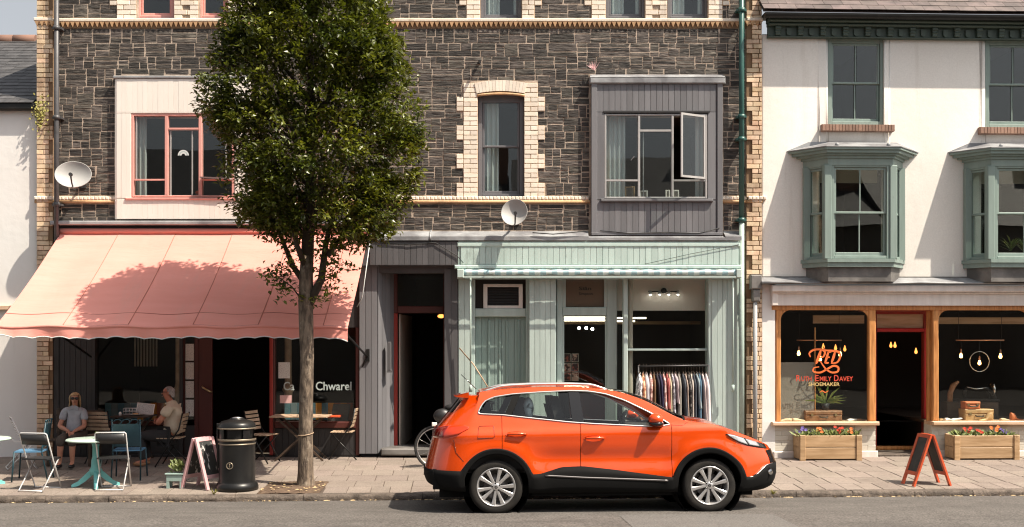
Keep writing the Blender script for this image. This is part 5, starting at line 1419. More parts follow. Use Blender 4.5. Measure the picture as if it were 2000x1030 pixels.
limb([tp(597, 555), tp(572, 520, .1), tp(552, 470, .15), tp(520, 400, .2), tp(480, 320, .3)], .05)
limb([tp(600, 530), tp(580, 480, -.2), tp(560, 400, -.5), tp(530, 280, -.8)], .05)
limb([tp(640, 500, -.1), tp(662, 470, .0), tp(690, 430, .2), tp(740, 350, .4)], .04)
limb([tp(604, 480), tp(615, 420, .3), tp(640, 330, .7), tp(680, 220, .9)], .045)
cx_, cz_ = X(612, TY), Z(215, TY)
for i in range(46):                                            # boughs rising from the leader
    h_ = rt_.uniform(.05, 1.0); base = tp(600 + 8 * h_, 500 - 520 * h_)
    a = rt_.uniform(0, 6.283); L = rt_.uniform(.7, 1.25) * (1 - .25 * h_)
    d = Vector((math.cos(a), math.sin(a), rt_.uniform(.35, .9)))
    pts = [base + d * L * t + Vector((0, 0, .25 * t * t)) for t in (0, .35, .7, 1)]
    limb(pts, .028, .006)
for pts in (((600, 600), (570, 560), (535, 535)), ((598, 585), (625, 555), (665, 530)), ((597, 570), (590, 540), (560, 510)), ((600, 590), (612, 560), (640, 520))):
    limb([tp(*p) for p in pts], .014, .004)
mb.build('limbs', MT['bark_dark'], TREE, fix=False); MBT.build('trunk', MT['bark'], TREE, fix=False)
# crown outline in photograph pixels: half widths to the left and right of x = 610, row by row
ROWS = [(-170, 25, 30), (-120, 70, 70), (-60, 115, 105), (-10, 155, 136), (40, 162, 138), (90, 178, 160), (140, 196, 195), (175, 214, 188), (215, 212, 208), (250, 196, 212), (290, 158, 205), (330, 168, 200), (370, 165, 185), (410, 158, 168), (440, 132, 158), (468, 80, 130), (490, 20, 60)]
def half(py, right):
    for a, b in zip(ROWS[:-1], ROWS[1:]):
        if a[0] <= py <= b[0]:
            t = (py - a[0]) / (b[0] - a[0]); k = 2 if right else 1
            return a[k] + (b[k] - a[k]) * t
    return 0
def inside(x, y, z):
    py = 650 - (z - H) * F / (TY + D); dxp = (x - cx_) / sc_
    w = half(py, dxp > 0) * sc_
    if w < .05: return 9
    return math.sqrt(((x - cx_) / w) ** 2 + ((y - TY) / (min(w, 1.3) * .86)) ** 2)
lv = MB()
def leaf(c, d, n, L, W):
    d = d.normalized(); s_ = d.cross(n)
    if s_.length < 1e-3: return
    s_.normalize(); n = s_.cross(d)
    o = len(lv.v); m_ = c + d * L * .5
    lv.v += [tuple(c), tuple(m_ + s_ * W + n * W * .35), tuple(c + d * L - n * L * .12), tuple(m_ - s_ * W + n * W * .35), tuple(m_)]
    lv.f += [[o, o + 4, o + 1], [o + 4, o + 2, o + 1], [o, o + 3, o + 4], [o + 4, o + 3, o + 2]]; lv.m += [0] * 4; lv.sm += [False] * 4
def spray(c, out, n_, spread, L0=.092):
    """a leafy twig end: leaves along a short shoot"""
    out = out.normalized()
    for k in range(n_):
        t = k / max(1, n_ - 1)
        p = c + out * spread * (t - .4) * 1.5 + Vector((rt_.gauss(0, 1), rt_.gauss(0, 1), rt_.gauss(0, .8))) * spread * .42
        d = (out * .7 + Vector((rt_.gauss(0, .6), rt_.gauss(0, .6), rt_.gauss(-.15, .5)))).normalized()
        nn = Vector((rt_.gauss(0, .45), rt_.gauss(-.12, .45), 1)).normalized()
        L = L0 * rt_.uniform(.65, 1.2); leaf(p, d, nn, L, L * rt_.uniform(.22, .30))
cnt = 0
clump = [(Vector((rt_.uniform(-1.9, 1.9) + cx_, rt_.uniform(-1.6, 1.6) + TY, rt_.uniform(3.6, 8.5))), rt_.uniform(.26, .5)) for _ in range(120)]
tries = 0
while cnt < 2750 and tries < 60000:
    tries += 1
    py = rt_.uniform(-170, 488); z = Z(py, TY); x = cx_ + rt_.uniform(-220, 220) * sc_; y = TY + rt_.uniform(-1.5, 1.5)
    q = inside(x, y, z)
    if q > 1.0 or (q < .5 and rt_.random() < .8): continue
    p = Vector((x, y, z))
    near = any((p - c).length < r_ for c, r_ in clump)
    if not near and rt_.random() < (.88 if q > .72 else .6): continue
    out = Vector(((x - cx_), (y - TY), .55 + .5 * (z - cz_) / 2.2))
    spray(p, out, rt_.randint(17, 23), .12); cnt += 1
for _ in range(170):                                            # shoots that break the outline
    py = rt_.uniform(-100, 470); sgn = rt_.choice((-1, 1)); z = Z(py, TY); w = half(py, sgn > 0) * sc_
    a = rt_.uniform(-.9, .9); x = cx_ + sgn * w * math.cos(a) * rt_.uniform(.96, 1.07); y = TY + min(w, 1.15) * math.sin(a)
    spray(Vector((x, y, z)), Vector((sgn, math.sin(a), rt_.uniform(.2, 1.1))), rt_.randint(7, 12), .10)
for px, py, n_, rr in ((540, 548, 12, .2), (560, 565, 8, .15), (525, 535, 6, .12), (555, 535, 7, .15), (660, 548, 9, .18), (640, 570, 6, .12), (675, 525, 6, .14), (600, 500, 8, .2), (635, 510, 8, .2), (560, 500, 7, .2), (690, 480, 8, .16), (655, 490, 8, .2), (575, 470, 8, .2), (585, 585, 5, .1), (615, 590, 4, .1), (620, 540, 6, .15)):
    for k in range(n_):
        spray(tp(px + rt_.gauss(0, rr) * 60, py + rt_.gauss(0, rr) * 55, rt_.gauss(0, .18)), Vector((rt_.gauss(0, 1), rt_.gauss(-.3, 1), .2)), 7, .10)
lv.build('crown', MT['leaf'], TREE, fix=False)
mb = MB(); c_ = tp(597, 848); mb.tube([(c_.x + .112 * math.cos(a), c_.y + .112 * math.sin(a), c_.z + .02 * math.sin(a * 1 + 1)) for a in [6.2832 * i / 20 for i in range(20)]], .006, 6, closed=True); mb.build('trunk_tie', MT['slat_wood'], TREE)
# ================================================================ the orange car
MT['car_paint'] = mat('orange_car_paint', (.76, .070, .002), .20, metal=.15, coat=1.0, spec=.5, dirt=((.35, .16, .07), 2.2, (1, 1, 1.6), .5, .85, .16))
MT['car_trim'] = mat('car_black_trim', (.008, .008, .008), .75, spec=.12); MT['car_gloss'] = mat('car_gloss_black', (.012, .012, .013), .12)
MT['car_glass'] = glass_mat('car_window_glass', (.74, .79, .76), boost=1.0)
MT['car_glass_dark'] = glass_mat('car_privacy_glass', (.45, .47, .46), boost=1.2)
MT['tyre'] = mat('tyre_rubber', (.018, .017, .016), .8, spec=.2, bump=(60, (1, 1, 1), .2), col2=(.028, .025, .022), ns=(6, (1, 1, 1), .4, .7))
MT['rim'] = mat('alloy_rim', (.60, .59, .585), .3, .75); MT['disc'] = mat('brake_disc', (.16, .15, .15), .4, .7)
MT['tail_red'] = mat('tail_lamp', (.22, .012, .008), .12, coat=.6); MT['tail_amber'] = mat('tail_lamp_side', (.62, .045, .008), .12, coat=.6)
MT['lamp_lens'] = mat('head_lamp', (.50, .51, .52), .08, .5, coat=.8); MT['seat_cloth'] = mat('car_seat_cloth', (.035, .034, .035), .85)
def interp(pts, x):
    if x <= pts[0][0]: return pts[0][1]
    for a, b in zip(pts[:-1], pts[1:]):
        if x <= b[0]:
            t = (x - a[0]) / (b[0] - a[0]); return a[1] + (b[1] - a[1]) * t
    return pts[-1][1]
def smooth_table(pts, it=2):
    """denser, rounded version of a profile"""
    q = [pts[0][0] + (pts[-1][0] - pts[0][0]) * i / 160 for i in range(161)]
    v = [interp(pts, x) for x in q]
    for _ in range(it): v = [v[0]] + [(v[i - 1] + 2 * v[i] + v[i + 1]) / 4 for i in range(1, 160)] + [v[-1]]
    return list(zip(q, v))
RBELT = smooth_table([(-.257, 1.247), (-.198, 1.236), (.082, 1.224), (.385, 1.189), (.922, 1.131), (1.27, 1.107), (1.855, 1.079), (2.065, 1.078), (2.177, 1.10)])
RTOP = smooth_table([(-.257, 1.247), (-.222, 1.306), (-.128, 1.399), (-.012, 1.446), (.222, 1.481), (.572, 1.504), (.945, 1.520), (1.178, 1.513), (1.388, 1.478), (1.62, 1.399), (1.855, 1.285), (2.018, 1.20), (2.177, 1.10)], 1)
RROOF = smooth_table([(-.9, 1.455), (-.52, 1.47), (-.3, 1.49), (-.128, 1.508), (0, 1.525), (.222, 1.546), (.572, 1.560), (.945, 1.562), (1.178, 1.553), (1.388, 1.528), (1.62, 1.482), (1.855, 1.395), (2.018, 1.312), (2.177, 1.222), (2.30, 1.162), (2.42, 1.128), (2.6, 1.108), (2.8, 1.085), (3.0, 1.050), (3.2, 1.000), (3.36, .94), (3.5, .875), (3.60, .82), (3.67, .77)], 4)
WC = (0.0, 2.664); WR = .335
def f_belt(x): return 1.247 if x < -.257 else (interp(RBELT, x) if x <= 2.177 else 1.10 + (f_roof(x) - 1.10) * min(1, (x - 2.177) / .17))
def f_top(x): return 1.247 if x < -.257 else (interp(RTOP, x) if x <= 2.177 else f_belt(x))
def f_roof(x): return interp(RROOF, x)
ORANGE = smooth_table([(-.95, .545), (-.43, .535), (-.3, .50), (.40, .49), (.548, .495), (.805, .575), (1.073, .585), (1.505, .536), (2.18, .442), (3.115, .438), (3.24, .445), (3.42, .585), (3.7, .60)], 1)
def arch(x, r):
    z = 0
    for c in WC:
        if abs(x - c) < r: z = max(z, WR + math.sqrt(r * r - (x - c) ** 2))
    return z
def f_orange(x): return max(interp(ORANGE, x), arch(x, .475))
def f_low(x): return max(interp([(-.95, .40), (-.7, .30), (-.4, .285), (.4, .262), (2.2, .262), (3.1, .262), (3.45, .275), (3.67, .33)], x), arch(x, .405))
W0 = .90
def plan_y(x):
    if x > 2.80: t = min(1, (x - 2.80) / .87); return W0 * (1 - t ** 2.6) ** (1 / 2.6)
    if x < -.25: t = min(1, (-.25 - x) / .64); return W0 * (1 - t ** 3.0) ** (1 / 3.0)
    return W0
def sst(t): t = min(1, max(0, t)); return t * t * (3 - 2 * t)
def car_pt(x, y, z, off=0.):
    """a point of the skin from its plan position; y < 0 is the side towards the street's middle"""
    k = 1.0
    if z > .95: k -= .255 * ((z - .95) / .6) ** 1.2
    if z < .52: k -= .05 * ((.52 - z) / .27) ** 2
    side = min(1, abs(y) / .6)
    k -= .042 * math.exp(-((z - .68) / .12) ** 2) * sst((x - .25) / .5) * sst((2.45 - x) / .4) * side
    k += .020 * math.exp(-((z - .985 - .02 * x) / .055) ** 2) * side
    for c in WC:
        r_ = math.hypot(x - c, z - WR); k += .020 * math.exp(-((r_ - .50) / .09) ** 2) * side
    xx = x
    wf = sst((x - 2.55) / 1.0); wr = sst((-.12 - x) / .62)
    if z > .58: xx -= wf * .11 * ((z - .58) / .25) ** 1.7
    if z < .45: xx -= wf * .10 * ((.45 - z) / .2) ** 1.5
    if z > 1.02: xx += wr * (z - 1.02) * .80
    if z > .55: xx += wr * (min(z, 1.02) - .55) * .24
    if z < .45: xx += wr * (.45 - z) * .45
    yy = y * k
    return Vector((xx, yy + (off if y > 0 else -off), z))
GAPS = (.075, 1.05, 2.19)
st_x = set(round(-.25 + .045 * i, 4) for i in range(69)) | {-.257, 2.177, 1.42, 2.34, 2.355, 2.365}
for c in WC:
    for r_ in (.475, .405):
        for i in range(25): st_x.add(round(c - r_ * math.cos(math.pi * i / 24), 4))
        st_x |= {round(c - r_ - .002, 4), round(c + r_ + .002, 4)}
for g_ in GAPS: st_x = {x for x in st_x if abs(x - g_) > .012} | {g_ - .0036, g_ + .0036}
side = sorted(x for x in st_x if -.25 < x < 2.80)
fr_ = {2.80 + .87 * math.sin(math.pi / 2 * i / 16) for i in range(17)} | {x for x in st_x if 2.8 <= x < 3.4}
re_ = {-.25 - .64 * math.sin(math.pi / 2 * i / 14) for i in range(15)} | {x for x in st_x if -.75 < x <= -.25}
STN = sorted(fr_, reverse=True) + side[::-1] + sorted(re_, reverse=True)
def thin(L):
    out = [L[0]]
    for x in L[1:]:
        if abs(out[-1] - x) > .0015: out.append(x)
    return out
STN = thin(STN)
gap_cols = {i for i in range(len(STN) - 1) for g_ in GAPS if abs((STN[i] + STN[i + 1]) / 2 - g_) < .004}
CAR_YAW, CAR_ROLL = R(3.2), -.040
CAR = thing('orange_car', (-.245, -4.60, .052), 'bright orange compact SUV parked at the kerb in front of the green shop', 'car', rz=CAR_YAW, frame=(0, 0, 0))
CAR.rotation_euler = (CAR_ROLL, 0, CAR_YAW)
def skin_grid(mb, lo, hi, rows, s_, cols, off=0., mi=0):
    o = len(mb.v); idx = {}
    used = sorted({c for c in cols} | {c + 1 for c in cols})
    for c in used:
        x = STN[c]; a, b = lo(x), hi(x)
        for j in range(rows + 1):
            z = a + (b - a) * j / rows; idx[c, j] = len(mb.v); mb.v.append(tuple(car_pt(x, s_ * plan_y(x), z, off)))
    for c in cols:
        for j in range(rows):
            q = [idx[c, j], idx[c + 1, j], idx[c + 1, j + 1], idx[c, j + 1]]
            mb.f.append(q); mb.m.append(mi); mb.sm.append(True)
allc = [c for c in range(len(STN) - 1) if c not in gap_cols]
mid = lambda c: (STN[c] + STN[c + 1]) / 2
rear_door = [c for c in allc if GAPS[0] < mid(c) < GAPS[1]]; front_door = [c for c in allc if GAPS[1] < mid(c) < GAPS[2]]
rest = [c for c in allc if mid(c) < GAPS[0] or mid(c) > GAPS[2]]
body = MB()
for s_ in (-1, 1):
    skin_grid(body, f_orange, f_belt, 18, s_, rest)
    g2 = [c for c in range(len(STN) - 1) if mid(c) < 2.36]
    skin_grid(body, f_top, f_roof, 7, s_, [c for c in g2 if not (mid(c) < -.815)])
    for c in [c for c in g2 if mid(c) < -.815]:                  # tailgate round the rear window
        pass
    skin_grid(body, lambda x: f_roof(x) - .05, f_roof, 2, s_, [c for c in g2 if mid(c) < -.815])
    for nm, cols in (('rear_door', rear_door), ('front_door', front_door)):
        d_ = MB(); skin_grid(d_, f_orange, f_belt, 18, s_, cols)
        dobj = d_.build(nm, MT['car_paint'], CAR, fix=False)
        h0 = .128 if nm == 'rear_door' else 1.10; hz = .985 if nm == 'rear_door' else .93
        P_ = lambda u, dz, off: car_pt(h0 + .255 * u, s_ * W0, hz + dz, off)
        hm = MB(); hm.tube([P_(.04, .0, .004), P_(.12, .006, .026), P_(.5, .010, .034), P_(.85, .008, .03), P_(.98, 0, .004)], [.010, .015, .016, .016, .010], 8)
        hm.build('handle', MT['car_paint'], dobj)
        hm = MB(); n = 18; ring = [P_(.45 + .5 * math.cos(6.283 * i / n), .036 * math.sin(6.283 * i / n), .004) for i in range(n)]; cen = P_(.45, -.004, -.02)
        hm.add(ring + [cen], [(i, (i + 1) % n, n) for i in range(n)], 0, True); hm.build('handle_recess', MT['tail_red'] if 0 else MT['car_paint'], dobj)
VS = [-1, -.975, -.93, -.7, -.45, -.2, 0, .2, .45, .7, .93, .975, 1]
def top_grid(mb, cols, vsel, lift=0., crown=None):
    o = {}
    for c in sorted({c for c in cols} | {c + 1 for c in cols}):
        x = STN[c]; e = car_pt(x, -plan_y(x), f_roof(x)); ye = abs(e.y)
        cr = .045 * sst((x + .6) / .4) if x < 1.5 else .05
        if x > 3.2: cr *= max(.1, (3.67 - x) / .47)
        for k, v in enumerate(VS):
            if k not in vsel: continue
            z = f_roof(x) + cr * (1 - v * v) ** .8 + lift
            if abs(v) > .96 and abs(v) < 1: z += .004
            dx = .10 * (1 - v * v) * sst((x - 1.42) / .5) * sst((3.0 - x) / .5)
            o[c, k] = len(mb.v); mb.v.append((e.x + dx, v * ye, z))
    vs = sorted(vsel)
    for c in cols:
        for a, b in zip(vs[:-1], vs[1:]):
            if b - a > 1: continue
            mb.f.append([o[c, a], o[c + 1, a], o[c + 1, b], o[c, b]]); mb.m.append(0); mb.sm.append(True)
A_ = set(range(len(VS)))
roofc = [c for c in range(len(STN) - 1) if mid(c) < 1.42]; scr = [c for c in range(len(STN) - 1) if 1.42 < mid(c) < 2.34]; hood = [c for c in range(len(STN) - 1) if mid(c) > 2.365]; cowl = [c for c in range(len(STN) - 1) if 2.34 < mid(c) < 2.365]
top_grid(body, roofc, A_); top_grid(body, scr, {0, 1, 2}); top_grid(body, scr, {10, 11, 12})
body.build('body', MT['car_paint'], CAR, fix=True)
mb = MB(); top_grid(mb, hood, A_); mb.build('bonnet', MT['car_paint'], CAR, fix=False)
mb = MB(); top_grid(mb, cowl, A_, -.004); top_grid(mb, [c for c in range(len(STN) - 1) if 2.25 < mid(c) < 2.34], set(range(3, 10)), .003); mb.build('cowl', MT['car_trim'], CAR, fix=False)
mb = MB(); top_grid(mb, scr, set(range(2, 11)), -.003); mb.build('windscreen', MT['car_glass'], CAR, fix=False)
mb = MB(); [skin_grid(mb, lambda x: 1.247, lambda x: f_roof(x) - .05, 4, s_, [c for c in range(len(STN) - 1) if mid(c) < -.815]) for s_ in (-1, 1)]; mb.build('rear_window', MT['car_gloss'], CAR, fix=False)
# black cladding round the wheels and along the sills
mb = MB()
for s_ in (-1, 1): skin_grid(mb, f_low, lambda x: f_orange(x) + .002, 4, s_, list(range(len(STN) - 1)), .008)
cl = mb.build('cladding', MT['car_trim'], CAR, fix=False); md = cl.modifiers.new('t', 'SOLIDIFY'); md.thickness = .03; md.offset = 0
mb = MB()
for s_ in (-1, 1): skin_grid(mb, lambda x: f_orange(x) - .02, lambda x: f_belt(x) - .002, 6, s_, [c for c in range(len(STN) - 1) if -.1 < mid(c) < 2.3], -.045)
mb.build('inner_panel', MT['car_trim'], CAR, fix=False)
MOULD = [(.55, .468), (1.07, .437), (2.15, .392)]
for s_ in (-1, 1):
    mb = MB(); skin_grid(mb, lambda x: interp(MOULD, x), lambda x: interp(MOULD, x) + .022, 1, s_, [c for c in range(len(STN) - 1) if .60 < mid(c) < 2.12], .022)
    so = mb.build('side_moulding', MT['disc'], CAR, fix=False); md = so.modifiers.new('t', 'SOLIDIFY'); md.thickness = .012; md.offset = 0
# side windows, pillars, bright trim
def strip(x_b0, x_b1, x_t0, x_t1, s_, off, m, name, inset=.012, nu=14, nv=6):
    mb = MB()
    for i in range(nu + 1):
        u = i / nu
        for j in range(nv + 1):
            v = j / nv; x = (x_b0 + (x_b1 - x_b0) * u) * (1 - v) + (x_t0 + (x_t1 - x_t0) * u) * v
            x = min(max(x, -.25), 2.172); a, b = f_belt(x), f_top(x); k = min(inset, (b - a) * .4); mb.v.append(tuple(car_pt(x, s_ * W0, a + k + (b - a - 2 * k) * v, off)))
    for i in range(nu):
        for j in range(nv): q = i * (nv + 1) + j; mb.f.append([q, q + nv + 1, q + nv + 2, q + 1]); mb.m.append(0); mb.sm.append(True)
    return mb.build(name, MT[m], CAR, fix=False)
for s_ in (-1, 1):
    strip(-.25, .135, -.10, .27, s_, -.016, 'car_glass_dark', 'quarter_window'); strip(.14, .99, .275, .95, s_, -.0165, 'car_glass', 'rear_door_window'); strip(1.03, 2.17, 1.0, 1.70, s_, -.017, 'car_glass', 'front_door_window', nu=24)
    strip(.105, .19, .225, .32, s_, -.002, 'car_trim', 'door_pillar', 0, 4); strip(.955, 1.10, .92, 1.055, s_, -.002, 'car_gloss', 'door_pillar', 0, 5)
    loop = [(x, f_belt(x)) for x in [-.25 + 2.42 * i / 50 for i in range(51)]] + [(x, f_top(x)) for x in [2.165 - 2.41 * i / 60 for i in range(61)]]
    mb = MB(); mb.tube([car_pt(x, s_ * W0, z, .004) for x, z in loop], .010, 6, closed=True); mb.build('window_trim', MT['alu'], CAR)
    mb = MB(); mb.tube([car_pt(x, s_ * W0, f_roof(x), 0) + Vector((0, -s_ * .045, .012 + .034 * sst((x + .15) / .25) * sst((1.42 - x) / .22))) for x in [-.15 + 1.57 * i / 36 for i in range(37)]], [.012] + [.017] * 35 + [.012], 8); mb.build('roof_rail', MT['alu'], CAR)
    # door mirror
    c = car_pt(1.985, s_ * W0, 1.155, .10)
    mb = MB(); mb.ball((0, 0, 0), .10, 16, 10, sc=(.95, 1.0, .72)); mb.xf(Matrix.Translation(c + Vector((0, 0, .012)))); mo = mb.build('mirror', MT['car_paint'], CAR)
    mb = MB(); mb.ball((0, 0, 0), .098, 14, 8, sc=(1.0, 1.0, .42)); mb.xf(Matrix.Translation(c + Vector((.005, 0, -.045)))); mb.tube([c + Vector((.02, 0, -.05)), car_pt(2.08, s_ * W0, 1.085, -.02)], .03, 8); mb.build('mirror_base', MT['car_gloss'], mo)
    # lamps
    def patch(up, lo, x0, x1, off, m, name, n=18, rows=5):
        mb = MB()
        for i in range(n + 1):
            x = x0 + (x1 - x0) * i / n; a, b = interp(lo, x), interp(up, x)
            for j in range(rows + 1): mb.v.append(tuple(car_pt(x, s_ * plan_y(x), a + (b - a) * j / rows, off)))
        for i in range(n):
            for j in range(rows): q = i * (rows + 1) + j; mb.f.append([q, q + rows + 1, q + rows + 2, q + 1]); mb.m.append(0); mb.sm.append(True)
        o = mb.build(name, MT[m], CAR, fix=False); md = o.modifiers.new('t', 'SOLIDIFY'); md.thickness = .014; md.offset = 0
        return o
    patch([(-.885, 1.06), (-.7, 1.10), (-.5, 1.10), (-.395, 1.075)], [(-.885, .93), (-.75, .93), (-.55, .985), (-.395, 1.06)], -.885, -.40, .006, 'tail_amber', 'tail_light')
    patch([(-.885, 1.055), (-.72, 1.09)], [(-.885, .935), (-.72, .945)], -.885, -.74, .012, 'tail_red', 'tail_light_inner', 8)
    patch([(2.90, .985), (3.1, .968), (3.25, .93), (3.4, .88), (3.58, .82)], [(2.96, .98), (3.05, .915), (3.13, .868), (3.25, .828), (3.4, .80), (3.58, .77)], 2.96, 3.54, .004, 'car_gloss', 'headlight')
    patch([(2.99, .972), (3.1, .962), (3.25, .922), (3.36, .88)], [(2.99, .965), (3.06, .92), (3.14, .876), (3.25, .838), (3.36, .82)], 2.99, 3.25, .012, 'lamp_lens', 'headlight_lens'); patch([(3.27, .915), (3.45, .862)], [(3.27, .838), (3.45, .808)], 3.275, 3.43, .012, 'lamp_lens', 'headlight_lens', 6)
    c = car_pt(3.46, s_ * plan_y(3.46), .49, .02)
    mb = MB(); mb.lathe([(.012, -.02), (.04, .01), (.052, .012), (.055, -.01)], (0, 0, 0), 18); mb.xf(Matrix.Translation(c) @ Matrix.Rotation(R(48) * -s_, 4, 'Z') @ Matrix.Rotation(R(90), 4, 'Y')); mb.build('fog_light', MT['chrome'], CAR)
    mb = MB(); mb.tube([car_pt(x, s_ * plan_y(x), interp(ORANGE, x) - .004, .014) for x in [3.17 + .38 * i / 14 for i in range(15)]], .008, 6); mb.build('bumper_trim', MT['alu'], CAR)
mb = MB(); fl = [(-.235, .935), (-.225, 1.085), (-.03, 1.09), (-.02, .945)]
pts = []
for (a, b), (c, d) in zip(fl, fl[1:] + fl[:1]): pts += [car_pt(a + (c - a) * t, -W0 if a + (c - a) * t > -.25 else -W0, b + (d - b) * t, .0015) for t in (.06, .35, .65, .94)]
mb.tube(pts, .0028, 4, closed=True); mb.build('fuel_flap', MT['car_gloss'], CAR)
mb = MB(); mb.tube([car_pt(-.60, -plan_y(-.60), .92, .001), car_pt(-.53, -plan_y(-.53), .76, .001), car_pt(-.42, -plan_y(-.42), .66, .001), car_pt(-.33, -plan_y(-.33), .585, .001)], .0025, 4)
mb.tube([car_pt(2.2, -W0, 1.09, .001), car_pt(2.33, -W0, 1.085, .001), car_pt(2.4, -W0, f_roof(2.4) - .01, .001)], .0025, 4); mb.build('panel_gap', MT['car_gloss'], CAR)
mb = MB()
for i in range(15):
    y = -.66 + 1.32 * i / 14; t = (1 - (abs(y) / W0) ** 2.6) ** (1 / 2.6); x = 2.80 + .87 * t
    for z in (.60, .76): mb.v.append(tuple(car_pt(x, y, z) + Vector((.012, 0, 0))))
mb.f += [[2 * i, 2 * i + 2, 2 * i + 3, 2 * i + 1] for i in range(14)]; mb.m += [0] * 14; mb.sm += [True] * 14
mb.build('grille', MT['car_gloss'], CAR, fix=False)
mb = MB(); e0 = car_pt(-.5, -.62, f_roof(-.5)); x_r = [car_pt(-.89, 0, 1.455).x]
mb.add([(-.33, -.655, 1.505), (-.33, .655, 1.505), (-.52, .60, 1.462), (-.52, -.60, 1.462), (-.33, -.66, 1.43), (-.33, .66, 1.43), (-.50, .60, 1.445), (-.50, -.60, 1.445)], [(0, 1, 2, 3), (4, 7, 6, 5), (3, 2, 6, 7), (0, 3, 7, 4), (1, 5, 6, 2)])
mb.build('spoiler', MT['car_paint'], CAR)
mb = MB(); mb.tube([(-.22, 0, 1.54), (-.42, 0, 1.73)], .005, 5); mb.build('aerial', MT['car_gloss'], CAR)
# underbody, wheel housings
mb = MB(); mb.box(-.70, 3.25, -.70, .70, .20, .34); mb.box(.45, 2.2, -.84, .84, .22, .50); mb.box(-.78, -.42, -.74, .74, .30, .55); mb.box(3.1, 3.35, -.6, .6, .27, .6)
for c in WC:
    for s_ in (-1, 1): mb.lathe([(.42, .86 * s_), (.42, .45 * s_), (.05, .44 * s_)], (c, 0, WR), 26, 'y')
mb.build('underbody', MT['car_trim'], CAR, fix=False)
# wheels
def wheel(c, s_):
    o0 = (c, 0, WR)
    t_ = MB().lathe([(.238, .10), (.262, .108), (.300, .106), (.322, .095), (.335, .07), (.335, -.07), (.322, -.095), (.24, -.10)], (0, 0, 0), 44).build('wheel', MT['tyre'], CAR, origin=(0, 0, 0), fix=False)
    rim = MB().lathe([(.241, .104), (.236, .108), (.226, .104), (.220, .085), (.205, .06), (.200, -.08)], (0, 0, 0), 44).build('rim', MT['rim'], t_, origin=(0, 0, 0), fix=False)
    mb = MB(); mb.lathe([(.215, -.02), (.06, -.02)], (0, 0, 0), 30, mi=0); mb.lathe([(.155, .0), (.155, .012), (.06, .012)], (0, 0, 0), 30, mi=1)
    mb.build('brake', [MT['car_gloss'], MT['disc']], t_, origin=(0, 0, 0), fix=False)
    mb = MB()
    for k in range(5):
        for q in (-1, 1):
            a0, a1 = 1.2566 * k + q * .22, 1.2566 * k + q * .27
            p0, p1 = Vector((.035 * math.cos(a0), .035 * math.sin(a0), .085)), Vector((.222 * math.cos(a1), .222 * math.sin(a1), .098))
            d = (p1 - p0).normalized(); n = Vector((-d.y, d.x, 0))
            vs = []
            for p, w, th in ((p0, .016, .03), (p0.lerp(p1, .55), .019, .028), (p1, .029, .03)): vs += [p + n * w + Vector((0, 0, -.004)), p + n * w * .6 + Vector((0, 0, .004)), p - n * w * .6 + Vector((0, 0, .004)), p - n * w + Vector((0, 0, -.004)), p - n * w + Vector((0, 0, -th)), p + n * w + Vector((0, 0, -th))]
            mb.add(vs, [(i * 6 + j, i * 6 + (j + 1) % 6, (i + 1) * 6 + (j + 1) % 6, (i + 1) * 6 + j) for i in range(2) for j in range(6)])
    mb.lathe([(.001, .098), (.022, .098), (.045, .092), (.062, .080), (.062, .05)], (0, 0, 0), 24); mb.build('spokes', MT['rim'], t_, origin=(0, 0, 0))
    mb = MB()
    for k in range(5): a = 1.2566 * (k + .5); mb.lathe([(.001, .094), (.011, .094), (.012, .085)], (.047 * math.cos(a), .047 * math.sin(a), 0), 8)
    mb.lathe([(.001, .0985), (.0195, .0985)], (0, 0, 0), 20); mb.build('wheel_nuts', MT['car_gloss'], t_, origin=(0, 0, 0), fix=False)
    mb = MB(); mb.add([(0, .014, .1005), (.009, 0, .1005), (0, -.014, .1005), (-.009, 0, .1005), (0, .008, .1005), (.0045, 0, .1005), (0, -.008, .1005), (-.0045, 0, .1005)], [(0, 1, 5, 4), (1, 2, 6, 5), (2, 3, 7, 6), (3, 0, 4, 7)]); mb.build('hub_emblem', MT['rim'], t_, origin=(0, 0, 0), fix=False)
    t_.location = (c, s_ * .785, WR); t_.rotation_euler = (R(90) * (1 if s_ < 0 else -1), R(0), 0)
    return t_
for i_, c in enumerate(WC):
    for s_ in (-1, 1): w_ = wheel(c, s_); w_.rotation_euler = (R(90) if s_ < 0 else R(-90), R(11 + 30 * i_), 0)
# cabin
mb = MB(); mb.box(-.45, 2.1, -.74, .74, .50, .56); mb.box(-.5, 2.2, -.80, -.76, .55, .98); mb.box(-.5, 2.2, .76, .80, .55, .98); mb.build('floor', MT['seat_cloth'], CAR)
mb = MB(); mb.prism([(1.72, .80), (1.72, 1.0), (1.85, 1.075), (2.25, 1.06), (2.25, .8)], -.72, .72); mb.build('dashboard', MT['seat_cloth'], CAR)
for y in (-.37, .37):
    mb = MB(); mb.obox((1.15, y, .75), (.26, 0, .03), (0, .24, 0), (0, 0, .09)); mb.obox((.86, y, 1.02), (.07, 0, -.02), (0, .23, 0), (-.08, 0, .30)); mb.obox((.775, y, 1.375), (.045, 0, 0), (0, .12, 0), (-.01, 0, .075)); mb.build('front_seat', MT['seat_cloth'], CAR)
mb = MB(); mb.obox((.25, 0, .75), (.26, 0, .03), (0, .62, 0), (0, 0, .09)); mb.obox((-.02, 0, 1.0), (.07, 0, -.02), (0, .62, 0), (-.08, 0, .26)); mb.build('rear_seat', MT['seat_cloth'], CAR)
for y in (-.40, .40): MB().obox((-.09, y, 1.31), (.04, 0, 0), (0, .11, 0), (-.01, 0, .07)).build('headrest', MT['seat_cloth'], CAR)
